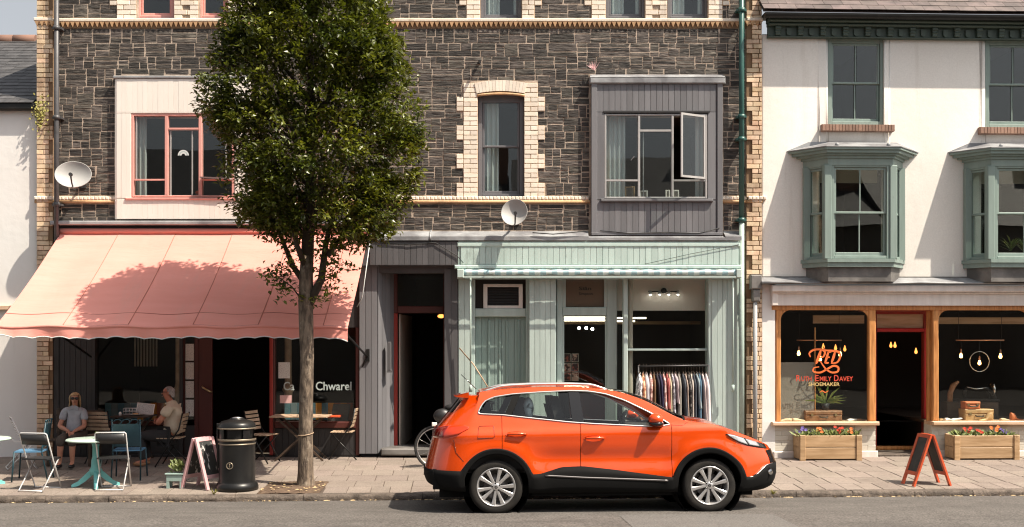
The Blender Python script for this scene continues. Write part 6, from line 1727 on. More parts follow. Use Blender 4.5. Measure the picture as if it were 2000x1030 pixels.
mb = MB(); M_ = Matrix.Translation((1.63, -.37, 1.10)) @ Matrix.Rotation(R(-65), 4, 'Y'); mb.tube([M_ @ Vector((.175 * math.cos(a), .175 * math.sin(a), 0)) for a in [6.283 * i / 24 for i in range(24)]], .016, 6, closed=True); mb.tube([M_ @ Vector((-.16, 0, 0)), M_ @ Vector((.16, 0, 0))], .02, 6); mb.tube([M_ @ Vector((0, 0, 0)), (1.9, -.37, .95)], .03, 6); mb.build('steering_wheel', MT['car_gloss'], CAR)
cs = thing('child_seat', tuple(CAR.matrix_basis @ Vector((.38, -.40, .85))), 'pale blue and black child car seat seen through the rear door window', 'child seat', rz=CAR_YAW, frame=(0, 0, 0)); cs.rotation_euler = CAR.rotation_euler
mb = MB(); mb.ball((-.03, 0, .36), .2, 14, 9, sc=(.75, .9, 1.15)); mb.box(-.2, .25, -.2, .2, -.01, .12, b=.03); mb.build('shell', MT['seat_cloth'], cs)
mb = MB(); mb.ball((.045, -.10, .44), .12, 12, 8, sc=(.62, .9, 1.25)); mb.build('cushion', mat('child_seat_cushion', (.55, .64, .72), .8, col2=(.08, .09, .1), ns=(9, (1, 1, 1), .5, .6)), cs)
# ================================================================ awnings, pipes, dishes
MT['canvas'] = mat('pink_awning_canvas', (.82, .34, .285), .85, col2=(.775, .305, .25), ns=(2.2, (.35, 2, 2), .35, .7), bump=(4.5, (.5, 1.6, 1.6), .5), bdist=.03,
                   dirt=((.60, .36, .30), 1.6, (2.2, .5, .5), .52, .8, .5))
t_ = MT['canvas'].node_tree; b_ = t_.nodes['Principled BSDF']; o_ = t_.nodes['Material Output']
tl_ = N(t_, 'ShaderNodeBsdfTranslucent'); tl_.inputs[0].default_value = (.70, .19, .09, 1); mx_ = N(t_, 'ShaderNodeMixShader'); mx_.inputs[0].default_value = .10
t_.links.new(b_.outputs[0], mx_.inputs[1]); t_.links.new(tl_.outputs[0], mx_.inputs[2]); t_.links.new(mx_.outputs[0], o_.inputs[0])
AX0, AX1, AZ1, AY, AZ0 = X(120), X(720), Z(455), -2.5, Z(636, -2.5)
AW = thing('pink_awning', ((AX0 + AX1) / 2, 0, AZ1), 'faded pink canvas awning with scalloped edge over the cafe seats', 'awning')
def awn(u, v, dz=0.):                                           # u along the front, v from wall to front bar
    x = AX0 + (AX1 - AX0) * u; y = AY * v - .03
    sag = -.07 * math.sin(math.pi * v) * (1 - .25 * math.cos(u * math.pi * 10)) - .012 * math.sin(u * 31) * v
    end = .03 * max(0, (u - .9) / .1) * v
    return (x, y, AZ1 + (AZ0 - AZ1) * v + sag + dz - end)
cuts = [0, .19, .375, .56, .745, .93, 1.0]
for k, (a, b) in enumerate(zip(cuts[:-1], cuts[1:])):
    mb = MB(); nu, nv = 10, 18
    P_ = [awn(a + (b - a) * (i / nu) , j / nv, .004 * (k % 2)) for i in range(nu + 1) for j in range(nv + 1)]
    mb.add(P_, [(i * (nv + 1) + j, (i + 1) * (nv + 1) + j, (i + 1) * (nv + 1) + j + 1, i * (nv + 1) + j + 1) for i in range(nu) for j in range(nv)], 0, True)
    o = mb.build('canvas_panel', MT['canvas'], AW, fix=False)
MT['seam'] = mat('awning_seam', (.42, .15, .11), .9)
mb = MB()
for c in cuts[1:-1]: mb.tube([Vector(awn(c, j / 18, .004)) for j in range(19)], .007, 5)
mb.tube([Vector(awn(i / 40, .87, .003)) for i in range(41)], .006, 5)
mb.build('seam', MT['seam'], AW)
mb = MB(); mb.tube([(AX0, -.06, AZ1 + .02), (AX1, -.06, AZ1 + .02)], .05, 10); mb.build('roller', MT['canvas'], AW)
mb = MB(); mb.tube([Vector(awn(i / 40, 1.0)) + Vector((0, -.01, -.02)) for i in range(41)], .022, 8); mb.build('front_bar', MT['canvas'], AW)
nsc = 19
def val(i, per, drop):
    u = i / (nsc * per); curl = max(0, 1 - u * 9)
    x = AX0 + (AX1 - AX0) * u
    sc = .022 * abs(math.sin(math.pi * u * nsc))
    y = AY - .045 + .025 * math.sin(u * 50) * drop - .10 * curl * drop
    dz = -(.165 + .02 * (u > .95) * (u - .95) * 20 - sc) * drop + .05 * curl * drop
    return Vector((x, y, Vector(awn(u, 1)).z - .03 + dz))
per = 10; n_ = nsc * per
mb = MB()
for i in range(n_ + 1):
    for d in (0, .33, .66, 1): mb.v.append(tuple(val(i, per, d)))
for i in range(n_):
    for j in range(3): mb.f.append([i * 4 + j, i * 4 + j + 1, i * 4 + j + 5, i * 4 + j + 4]); mb.m.append(0); mb.sm.append(True)
mb.build('valance', MT['canvas'], AW, fix=False)
mb = MB(); mb.tube([val(i, per, 1.0) for i in range(n_ + 1)], .008, 5); mb.build('valance_trim', MT['curtain'], AW)
for x0, xw, s_ in ((AX0, X(182), 1), (AX1, X(720), -1)):
    mb = MB(); e = Vector(awn(0 if s_ > 0 else 1, 1))
    mb.tube([e + Vector((.03 * s_, .02, -.06)), Vector((e.x + .45 * s_ if s_ > 0 else X(700), -1.25, e.z - .14)), Vector((xw if s_ > 0 else X(719), -.10, Z(697)))], .018, 6)
    if s_ < 0:
        mb.tube([Vector((X(719), -.10, Z(697))), Vector((X(703), -.04, Z(727)))], .018, 6); mb.box(X(717), X(723), -.11, -.06, Z(706), Z(682))
    mb.build('folding_arm', MT['black_iron'], AW)
mb = MB(); mb.tube([Vector((AX1 + .05, -.05, AZ1)), Vector(awn(1, .55)) + Vector((.07, 0, -.2)), Vector((X(700), -.16, Z(600)))], .009, 5); mb.build('pull_cord', MT['curtain'], AW)

RA = thing('rolled_awning', (X(1168, -.3), -.3, Z(541, -.3)), 'rolled-up blue and white striped awning above the green clothes shop', 'awning')
MT['stripe'] = mat('striped_canvas', (.68, .72, .71), .8)
t = MT['stripe'].node_tree; gg = N(t, 'ShaderNodeNewGeometry'); sp = N(t, 'ShaderNodeSeparateXYZ'); t.links.new(gg.outputs['Position'], sp.inputs[0])
m1 = N(t, 'ShaderNodeMath', operation='MULTIPLY'); m1.inputs[1].default_value = 1 / .19; t.links.new(sp.outputs[0], m1.inputs[0])
m2 = N(t, 'ShaderNodeMath', operation='FRACT'); t.links.new(m1.outputs[0], m2.inputs[0]); m3 = N(t, 'ShaderNodeMath', operation='GREATER_THAN'); m3.inputs[1].default_value = .5; t.links.new(m2.outputs[0], m3.inputs[0])
t.links.new(mixc(t, m3.outputs[0], (.62, .70, .69), (.34, .49, .54)), t.nodes['Principled BSDF'].inputs['Base Color'])
mb = MB(); nn_ = 60
for i in range(nn_ + 1):
    x_ = X(907, -.3) + (X(1437, -.3) - X(907, -.3)) * i / nn_
    for k in range(9):
        a = math.pi * (.35 + 1.25 * k / 8); r_ = .046 + .005 * math.sin(i * 1.9)
        mb.v.append((x_, -.27 + r_ * math.cos(a) * 1.2, Z(532, -.3) + r_ * math.sin(a) + (-.012 * math.sin(i * .9) if k > 6 else 0)))
for i in range(nn_):
    for k in range(8): mb.f.append([i * 9 + k, i * 9 + k + 1, i * 9 + k + 10, i * 9 + k + 9]); mb.m.append(0); mb.sm.append(True)
mb.build('rolled_canvas', MT['stripe'], RA, fix=False)
mb = MB(); mb.box(X(893, -.3), X(906, -.3), -.36, -.18, Z(543, -.3), Z(526, -.3), b=.01); mb.box(X(1437, -.3), X(1447, -.3), -.36, -.18, Z(543, -.3), Z(526, -.3), b=.01); mb.box(X(906, -.3), X(1437, -.3), -.35, -.33, Z(543, -.3), Z(539.5, -.3)); mb.build('end_cap', MT['teal'], RA)
for p in (919, 1432):
    mb = MB(); mb.tube([(X(p, -.3), -.30, Z(541, -.3)), (X(p, -.25), -.22, Z(758, -.25))], .014, 8); mb.tube([(X(p, -.25), -.22, Z(752, -.25)), (X(p, -.25), -.22, Z(766, -.25))], .028, 8); mb.build('arm', MT['cast_teal'], RA)
mb = MB(); mb.tube([(X(897, -.2), -.14, Z(680)), (X(925, -.2), -.25, Z(712, -.2)), (X(957, -.2), -.30, Z(762, -.2))], .011, 6); mb.build('brace_rod', MT['slat_wood'], RA)

def pipe(name, px, segs, r, y, m, label, clips=()):
    t_ = thing(name, (X(px, y), y, Z(890)), label, 'drainpipe')
    for (p0, p1), mm in segs:
        mb = MB(); mb.tube([(X(px, y), y, Z(p1, y)), (X(px, y), y, Z(p0, y))], r, 12); mb.build('pipe', MT[mm], t_)
    mb = MB()
    for c in clips: mb.tube([(X(px, y), y, Z(c + 4, y)), (X(px, y), y, Z(c - 4, y))], r * 1.35, 12); mb.box(X(px, y) - r * 1.9, X(px, y) + r * 1.9, y, -.002, Z(c + 2, y), Z(c - 2, y))
    mb.build('collar', MT[m], t_)
pipe('drainpipe', 110.5, (((-150, 640), 'cast_dark'),), .042, -.14, 'cast_dark', 'dark grey drainpipe beside the left brick pilaster and satellite dish', (55, 230, 400))
pipe('drainpipe', 1448.5, (((-150, 436), 'cast_green'), ((436, 890), 'cast_teal')), .045, -.16, 'cast_green', 'long drainpipe changing from dark green to pale green beside the right brick pilaster', (20, 228, 272, 430))
gp = thing('drainpipe', (X(1475, -.14), -.14, Z(890)), 'short grey pipe with a black junction box left of the shoe shop', 'drainpipe')
mb = MB(); mb.tube([(X(1475, -.14), -.14, Z(890)), (X(1475, -.14), -.14, Z(585))], .036, 12); mb.build('pipe', MT['cast_grey'], gp)
mb = MB(); mb.box(X(1465, -.14), X(1487, -.14), -.22, -.04, Z(566), Z(538), b=.02); mb.box(X(1469, -.14), X(1484, -.14), -.20, -.04, Z(590), Z(566), b=.02); mb.build('junction_box', MT['lead_dark'], gp)
def dish(px, py, w, h_, turn, label, arm):
    y = -.38; s_ = (y + D) / F
    c = Vector((X(px, y), y, Z(py, y)))
    t_ = thing('satellite_dish', (c.x, -.02, c.z), label, 'satellite dish', 'satellite dishes on the stone wall')
    mb = MB(); rw = w * s_ / 2; prof = [(rw * k / 7, .10 * (k / 7) ** 2) for k in range(8)]
    mb.lathe([(max(a, .002), b) for a, b in prof], (0, 0, 0), 30)
    mb.lathe([(max(a, .002) * 1.0, b - .014) for a, b in prof] + [(prof[-1][0] * 1.03, prof[-1][1] - .010), (prof[-1][0] * 1.03, prof[-1][1] + .004), (prof[-1][0], prof[-1][1])], (0, 0, 0), 30)
    M_ = Matrix.Translation(c) @ Matrix.Rotation(turn[1], 4, 'Z') @ Matrix.Rotation(R(90) - turn[0], 4, 'X') @ Matrix.Diagonal((1, h_ / w, 1, 1))
    mb.xf(M_); mb.build('reflector', MT['dish'], t_)
    mb = MB(); b0 = M_ @ Vector((arm[0] * .2, -rw * .92, .07)); tip = M_ @ Vector((arm[0], -rw * .62, .40))
    mb.tube([b0, b0.lerp(tip, .5) + Vector((0, 0, -.04)), tip], .013, 6); d = (M_ @ Vector((0, 0, -.02)) - tip).normalized()
    mb.tube([tip - d * .03, tip + d * .06, tip + d * .09], [.03, .03, .022], 8); mb.build('feed_arm', MT['dark_metal'], t_)
    mb = MB(); mb.tube([M_ @ Vector((0, 0, -.01)), c + Vector((.0, .2, -.06)), (c.x, -.0, c.z - .06)], .022, 8); mb.box(c.x - .06, c.x + .06, -.03, 0, c.z - .14, c.z + .04); mb.build('wall_bracket', MT['dark_metal'], t_)
dish(145, 346, 67, 54, (R(18), R(10)), 'left pale grey satellite dish beside the dark drainpipe', (.02,))
dish(1007, 419, 51, 53, (R(16), R(-14)), 'right pale grey satellite dish below the brick-edged sash window', (.10,))
wl2 = tag(MB().bar((X(936), -.005, Z(122)), (X(938), -.20, Z(120, -.2)), .03, .05).build('wall_spike', MT['dark_metal']), 'small metal stub sticking out of the stone wall above the arched window', 'bracket')
def cable(pts, label, r=.007):
    mb = MB(); mb.tube([Vector(p) for p in pts], r, 5); return tag(mb.build('cable', MT['cable']), label, 'cable', 'cables on the shop fascias')
Y3 = -.235
cable([(X(740, Y3), Y3, Z(474, Y3)), (X(800, Y3), Y3, Z(478, Y3)), (X(850, Y3), Y3, Z(474, Y3)), (X(893, Y3), Y3, Z(500, Y3)), (X(905, Y3), Y3, Z(514, Y3))], 'black cable drooping along the grey fascia over the dark doorway')
cable([(X(1172, -.13), -.13, Z(451, -.13)), (X(1230, -.14), -.14, Z(456, -.13)), (X(1300, -.14), -.14, Z(454, -.13)), (X(1365, -.13), -.13, Z(456, -.13)), (X(1405, -.13), -.13, Z(446, -.13))], 'black cable along the foot of the grey boarded bay')
cable([(X(1040, Y3 - .02), Y3 - .02, Z(455, Y3)), (X(1080, Y3 - .03), Y3 - .03, Z(458, Y3)), (X(1145, Y3 - .02), Y3 - .02, Z(452, Y3))], 'black cable on the lead ledge below the right satellite dish', .009)
cable([(X(1443, Y3), Y3, Z(478, Y3)), (X(1350, Y3), Y3, Z(496, Y3)), (X(1260, Y3), Y3, Z(516, Y3))], 'thin cable crossing the green fascia at its right end', .004)

# ================================================================ clothes rail outside the green shop
RY = -.42
rk_ = lambda p: X(p, RY); rz2 = lambda p: Z(p, RY)
cr_ = thing('clothes_rail', (rk_(1316), RY, .2), 'black clothes rail of second-hand garments outside the green shop window', 'clothes rail')
gz = pave_z(rk_(1316), RY)
mb = MB(); mb.tube([(rk_(1247), RY, rz2(716)), (rk_(1384), RY, rz2(714))], .014, 8); mb.build('rail', MT['dark_metal'], cr_)
for p in (1247, 1384):
    mb = MB(); mb.tube([(rk_(p), RY, gz + .02), (rk_(p), RY, rz2(714))], .014, 8); mb.tube([(rk_(p), RY - .25, gz + .02), (rk_(p), RY + .25, gz + .02)], .014, 8); mb.build('upright', MT['dark_metal'], cr_)
GARM = [(1249, .08, 62, (.36, .36, .38), 'grey flecked shirt at the left end of the clothes rail', 1), (1256, .09, 120, (.42, .16, .08), 'orange and white striped top at the left of the clothes rail', 1), (1262, .13, 90, (.50, .48, .50), 'pale grey sleeveless top near the left of the rail', 0),
        (1271, .05, 84, (.46, .22, .19), 'salmon patterned blouse on the rail', 1), (1277, .05, 100, (.16, .09, .045), 'brown trousers on the rail', 0), (1283, .05, 84, (.03, .025, .04), 'black spotted dress on the rail', 0), (1289, .05, 92, (.03, .025, .07), 'dark navy dress on the rail', 0),
        (1296, .05, 74, (.50, .26, .24), 'pink and cream blouse on the rail', 1), (1303, .05, 70, (.52, .15, .14), 'coral pink top on the rail', 0), (1307, .05, 98, (.55, .47, .33), 'long cream skirt on the rail', 0), (1313, .05, 92, (.20, .19, .22), 'grey patterned blouse on the rail', 1),
        (1319, .05, 60, (.50, .40, .42), 'short pale pink top on the rail', 0), (1326, .07, 104, (.30, .28, .25), 'long stone-grey coat on the rail', 0), (1334, .05, 86, (.07, .08, .10), 'dark slate jacket on the rail', 0), (1339, .04, 106, (.42, .33, .28), 'narrow beige cardigan on the rail', 0),
        (1345, .05, 108, (.025, .022, .02), 'long black dress with dots on the rail', 1), (1350, .04, 108, (.62, .55, .49), 'white cotton shirt on the rail', 0), (1355, .05, 100, (.05, .06, .08), 'charcoal coat on the rail', 0), (1361, .05, 70, (.30, .37, .40), 'pale denim shirt on the rail', 0),
        (1366, .05, 100, (.09, .17, .25), 'blue denim trousers on the rail', 0), (1372, .05, 104, (.55, .46, .45), 'pale pink shirt near the right end of the rail', 0), (1379, .07, 108, (.66, .60, .62), 'long white coat at the right end of the clothes rail', 0)]
rg = random.Random(3)
for px, wd, ln, col, lab, pat in GARM:
    m_ = mat('garment_cloth', col, .9, col2=(tuple(min(1, c * 2.6 + .12) for c in col) if pat else tuple(c * .8 for c in col)), ns=((16 if pat else 4), (1, 1, 1), .48 if pat else .35, .56 if pat else .65), bump=(9, (3, 3, .5), .6), bdist=.02)
    zt = rz2(727); zb = zt - ln * (RY + D) / F
    mb = MB(); ns_ = 9; nr = 12; tilt = rg.uniform(-.02, .04); ph = rg.uniform(0, 6)
    for i in range(ns_ + 1):
        t = i / ns_; z = zt + (zb - zt) * t
        dep = .03 + (.20 * min(1, t * 7) if t < .2 else .20) * (1 - .12 * math.sin(t * 3)); half_w = (.012 + min(1, t * 4) * wd * .42 * (1 + .28 * t))
        for k in range(nr):
            a = 2 * math.pi * k / nr; rip = 1 + .22 * math.sin(3 * a + ph + t * 1.5) * min(1, t * 3)
            mb.v.append((rk_(px) + half_w * math.cos(a) * rip + tilt * t * 1.2, RY + dep * math.sin(a), z - .05 * abs(math.sin(a)) * (1 - t) + .012 * math.sin(4 * a + ph) * t))
    for i in range(ns_):
        for k in range(nr): mb.f.append([i * nr + k, i * nr + (k + 1) % nr, (i + 1) * nr + (k + 1) % nr, (i + 1) * nr + k]); mb.m.append(0); mb.sm.append(True)
    mb.f.append(list(range(nr))); mb.m.append(0); mb.sm.append(False)
    g_ = tag(mb.build('garment', m_, fix=True), lab, 'garment', 'garments on the clothes rail')
    hb = MB(); hb.tube([(rk_(px), RY - .16, zt - .05), (rk_(px), RY, zt + .005), (rk_(px), RY + .16, zt - .05)], .007, 5); hb.tube([(rk_(px), RY, zt), (rk_(px), RY, rz2(716) + .02), (rk_(px) + .01, RY + .02, rz2(715) + .03)], .004, 5); hb.build('hanger', MT['dark_wood'], g_)

# ================================================================ timber planters with flowers
MT['petal_red'] = mat('red_petal', (.60, .06, .03), .6, var=.2); MT['petal_orange'] = mat('orange_petal', (.70, .20, .05), .6, var=.2); MT['petal_violet'] = mat('violet_petal', (.17, .12, .36), .6, var=.2)
MT['green_leaf'] = mat('bedding_leaf', (.09, .12, .03), .6, col2=(.16, .19, .05), ns=(14, (1, 1, 1), .4, .6), var=.3)
rf = random.Random(17)
def planter(px0, px1, ly, label):
    p0, p1 = RX(px0, ly), RX(px1, ly); w_ = Mrb @ Vector(((p0 + p1) / 2, ly, 0)); gz = pave_z(w_.x, w_.y)
    zt = RZ(px0, 851, ly); zt = H - (851 - YH) * (w_.y + D) / F
    hgt = zt - gz; dep = .40
    t_ = thing('timber_planter', (w_.x, w_.y, gz), label, 'planter', 'timber planters outside the shoe shop', rz=TH, frame=(0, 0, 0))
    W = (p1 - p0) / 2
    for k in range(2):
        z0, z1 = .02 + (hgt - .02) * k / 2 + .004, .02 + (hgt - .02) * (k + 1) / 2 - .003
        MB().box(-W + .01, W - .01, .012, .042, z0, z1, b=.008).build('plank', MT['fence_pine'], t_)
        MB().box(-W + .01, W - .01, dep - .03, dep, z0, z1).build('plank', MT['fence_pine'], t_)
        for s_ in (-1, 1): MB().box(s_ * (W - .012) - .012, s_ * (W - .012) + .012, .05, dep - .04, z0, z1).build('plank', MT['fence_pine'], t_)
    for s_ in (-1, 1):
        for yy in (0, dep - .04): MB().box(s_ * (W - .05) - .048, s_ * (W - .05) + .048, yy - .008, yy + .035, -.005, hgt + .006, b=.008).build('corner_post', MT['fence_pine'], t_)
    MB().box(-W + .02, W - .02, .04, dep - .04, hgt - .10, hgt - .05).build('soil', MT['soil'], t_)
    return t_, W, dep, hgt
def flower(t_, lx, ly, z, m, lab, size=1.):
    M_ = Matrix.Translation(t_.location) @ Matrix.Rotation(TH, 4, 'Z'); w_ = M_ @ Vector((lx, ly, z))
    f_ = thing('bedding_plant', w_, lab, 'flower', 'bedding plants in the timber planters', frame=(0, 0, 0))
    mb = MB()
    for i in range(44):
        a = rf.uniform(0, 6.28); L = rf.uniform(.06, .15) * size; d = Vector((math.cos(a), math.sin(a), rf.uniform(.2, 1.4))).normalized(); s_ = d.orthogonal().normalized() * .022
        c = Vector((rf.gauss(0, .045), rf.gauss(0, .04), rf.uniform(0, .05)))
        mb.add([c, c + d * L * .6 + s_, c + d * L, c + d * L * .6 - s_], [(0, 1, 2, 3)])
    mb.build('foliage', MT['green_leaf'], f_, fix=False)
    if m:
        mb = MB()
        for i in range(5):
            c = Vector((rf.gauss(0, .045), rf.gauss(-.02, .04), rf.uniform(.07, .15) * size))
            for k in range(7):
                a = 6.28 * k / 7; d = Vector((math.cos(a), -.3 + math.sin(a) * .6, math.sin(a) * .6 + .3)) * .03 * size; s_ = Vector((-math.sin(a), 0, math.cos(a))) * .013
                mb.add([c, c + d * .7 + s_, c + d, c + d * .7 - s_], [(0, 1, 2, 3)])
        mb.build('blossom', MT[m], f_, fix=False)
for px0, px1, ly, lab, fl in ((1562, 1684, -.46, 'pine planter of flowers under the lettered shoe shop window', ((-.44, 'petal_violet', 'violet flowers at the left end of the planter under the lettered window'), (-.30, None, 'plain green leaves second from the left in the planter under the lettered window'), (-.15, 'petal_orange', 'orange-red flowers left of the middle in the planter under the lettered window'),
                                                             (.02, None, 'green leaves in the middle of the planter under the lettered window'), (.17, 'petal_red', 'red flowers right of the middle in the planter under the lettered window'), (.32, 'petal_orange', 'orange flowers near the right end of the planter under the lettered window'), (.44, None, 'trailing green leaves at the right end of the planter under the lettered window'))),
                              (1864, 1992, -.50, 'pine planter of flowers below the sewing machine window', ((-.42, None, 'green leaves at the left end of the planter below the sewing machine window'), (-.26, 'petal_red', 'red flowers on the left of the planter below the sewing machine window'), (-.10, 'petal_red', 'red flowers in the middle of the planter below the sewing machine window'),
                                                             (.06, None, 'green leaves in the middle of the planter below the sewing machine window'), (.22, 'petal_orange', 'orange flowers on the right of the planter below the sewing machine window'), (.40, 'petal_violet', 'violet flowers at the right end of the planter below the sewing machine window')))):
    t_, W, dep, hgt = planter(px0, px1, ly, lab)
    for lx, m_, lb in fl: flower(t_, lx, .16, hgt - .05, m_, lb, 1.15)

# ================================================================ folding boards
def a_board(px, py, hgt, wid, spread, yaw, m, label, board='chalkboard', tilt=0.):
    x, y, z = on_pave(px, py)
    t_ = thing('a_board', (x, y, z), label, 'sign', None, rz=yaw, frame=(0, 0, 0))
    cs = .055
    for s_, nm in ((-1, 'front'), (1, 'back')):
        top = Vector((0, s_ * .02, hgt)); bot = Vector((0, s_ * spread / 2, 0)); d = (top - bot)
        mb = MB()
        for sx in (-1, 1): mb.bar(bot + Vector((sx * (wid / 2 - cs / 2), 0, 0)), top + Vector((sx * (wid / 2 - cs / 2), 0, 0)), cs, .028, (0, 1, 0))
        for f_ in (.24, .97):
            c = bot + d * f_; mb.bar(c + Vector((-wid / 2 + cs, 0, 0)), c + Vector((wid / 2 - cs, 0, 0)), .024, cs, d.normalized())
        mb.build('board_frame', MT[m], t_)
        c = bot + d * .605; dn = d.normalized()
        mb = MB(); mb.obox(c, (wid / 2 - cs + .004, 0, 0), dn * d.length * .34, dn.cross(Vector((1, 0, 0))) * .006); mb.build('chalk_panel', MT[board], t_)
    return t_, d
MT['chalk_drawn'] = mat('chalk_drawing', (.035, .037, .036), .75, col2=(.60, .58, .56), ns=(13, (1, 1, .6), .60, .66))
a_board(396, 953, .72, .40, .46, R(66), 'pink_paint', 'pale pink folding chalkboard standing left of the black litter bin', 'chalk_drawn')
a_board(1809, 947, .74, .36, .58, R(-79), 'red_paint', 'orange-red folding chalkboard on the pavement outside the shoe shop door')

# ================================================================ litter bin
bx, by, bz = on_pave(463, 956)
LBN = thing('litter_bin', (bx, by, bz), 'black cylindrical litter bin with brass bands beside the street tree', 'litter bin')
o3 = (bx, by, bz)
MB().lathe([(.001, 0), (.30, 0), (.30, .05), (.285, .09), (.262, .11)], o3, 40).build('base', MT['black_iron'], LBN)
MB().lathe([(.262, .11), (.255, .14), (.255, .68), (.258, .70)], o3, 40).build('body', MT['black_iron'], LBN)
mb = MB(); mb.lathe([(.262, .70), (.268, .705), (.268, .725), (.262, .73)], o3, 40); mb.lathe([(.256, .645), (.261, .65), (.261, .66), (.256, .665)], o3, 40); mb.lathe([(.262, .865), (.270, .87), (.270, .882), (.262, .887)], o3, 40)
mb.build('brass_band', MT['bin_band'], LBN)
mb = MB(); mb.lathe([(.215, .72), (.215, .88)], o3, 40)
for k in range(4):
    a = R(45 + 90 * k); mb.lathe([(.255, .73), (.255, .865)], o3, 6, arc=(a - .22, a + .22)); mb.lathe([(.225, .73), (.225, .865)], o3, 6, arc=(a - .22, a + .22))
mb.build('hood', MT['black_iron'], LBN)
MB().lathe([(.262, .885), (.258, .93), (.22, .97), (.12, .995), (.10, 1.0), (.10, 1.015), (.04, 1.025), (.001, 1.027)], o3, 40).build('lid', MT['black_iron'], LBN)
MB().lathe([(.07, 1.012), (.075, 1.02), (.03, 1.03), (.001, 1.031)], o3, 20).build('ash_plate', MT['alu'], LBN)
mb = MB(); mb.lathe([(.036, 0), (.042, .004), (.047, .004), (.05, 0)], (bx - .045, by - .258, bz + .36), 24, 'y', 0); mb.lathe([(.001, .002), (.034, .002)], (bx - .045, by - .257, bz + .36), 20, 'y', 1)
mb.box(bx - .052, bx - .038, by - .264, by - .256, bz + .34, bz + .375, 0); mb.ball((bx - .045, by - .26, bz + .382), .009, 8, 5, 0)
mb.build('badge', [MT['bin_band'], MT['black_iron']], LBN)
mb = MB(); mb.box(bx - .285, bx - .25, by - .03, by + .03, bz + .3, bz + .94, b=.01); mb.build('hinge_post', MT['black_iron'], LBN)

# small planter, weeds
px_, py_, pz_ = on_pave(344, 953)
sp_ = thing('small_planter', (px_, py_, pz_), 'small sage wooden planter on legs left of the pink chalkboard', 'planter')
mb = MB(); mb.box(px_ - .12, px_ + .12, py_ - .09, py_ + .09, pz_ + .10, pz_ + .20, b=.008); mb.build('box', MT['teal_dark'], sp_)
mb = MB(); mb.box(px_ - .135, px_ + .135, py_ - .105, py_ + .105, pz_ + .195, pz_ + .215, b=.006); mb.build('rim', MT['teal_dark'], sp_)
for sx in (-.095, .095):
    for sy in (-.07, .07): MB().box(px_ + sx - .02, px_ + sx + .02, py_ + sy - .018, py_ + sy + .018, pz_, pz_ + .105).build('leg', MT['teal_dark'], sp_)
pp = thing('pot_plant', (px_ + .02, py_, pz_ + .21), 'small green plant growing in the little sage planter', 'plant', frame=(0, 0, 0))
mb = MB()
for i in range(90):
    a = rf.uniform(0, 6.28); L = rf.uniform(.05, .10); d = Vector((math.cos(a), math.sin(a), rf.uniform(.5, 2.2))).normalized(); s_ = d.orthogonal().normalized() * .016
    c = Vector((rf.gauss(0, .05), rf.gauss(0, .04), rf.uniform(0, .16)))
    mb.add([c, c + d * L * .5 + s_, c + d * L, c + d * L * .5 - s_], [(0, 1, 2, 3)])
mb.build('leaves', MT['green_leaf'], pp, fix=False)
MT['weed'] = mat('dry_weed', (.28, .26, .07), .8, var=.3)
for (px, py, lab) in ((418, 966, 'yellow-green weed tuft at the foot of the black litter bin'), (1510, 966, 'dry weed tuft on the kerb by the front of the orange car')):
    x, y, z = on_pave(px, py); wd = thing('weed_tuft', (x, y, z), lab, 'weed', frame=(0, 0, 0)); mb = MB()
    for i in range(40):
        a = rf.uniform(0, 6.28); L = rf.uniform(.04, .12); d = Vector((math.cos(a), math.sin(a) * .5, rf.uniform(.3, 1.5))).normalized() * L; s_ = Vector((-math.sin(a), math.cos(a), 0)) * .006
        mb.add([s_, -s_, d], [(0, 1, 2)])
    mb.build('blades', MT['weed'], wd, fix=False)
ivy = thing('wall_plant', (X(84), -.08, Z(225)), 'brownish ivy tuft growing on the left brick pilaster by the cottage eave', 'plant', frame=(0, 0, 0))
mb = MB()
for i in range(170):
    c = Vector((rf.gauss(0, .07), rf.uniform(-.08, 0), rf.gauss(0, .14))); d = Vector((rf.gauss(0, 1), rf.gauss(-.3, .6), rf.gauss(0, 1))).normalized() * rf.uniform(.03, .07); s_ = d.orthogonal().normalized() * .014
    mb.add([c, c + d * .5 + s_, c + d, c + d * .5 - s_], [(0, 1, 2, 3)])
mb.build('leaves', MT['weed'], ivy, fix=False)
wsp = thing('wall_plant', (X(1160), -.1, Z(140)), 'small pinkish dry plant on top of the grey boarded bay', 'plant', frame=(0, 0, 0))
mb = MB()
for i in range(26):
    d = Vector((rf.gauss(-.3, .3), rf.gauss(-.1, .2), rf.uniform(.4, 1))).normalized() * rf.uniform(.08, .2); s_ = d.orthogonal().normalized() * .008
    mb.add([s_, -s_, d], [(0, 1, 2)])
mb.build('stems', MT['pink_paint'], wsp, fix=False)
# ================================================================ cafe furniture
def gz_at(x, y): return pave_z(x, y)
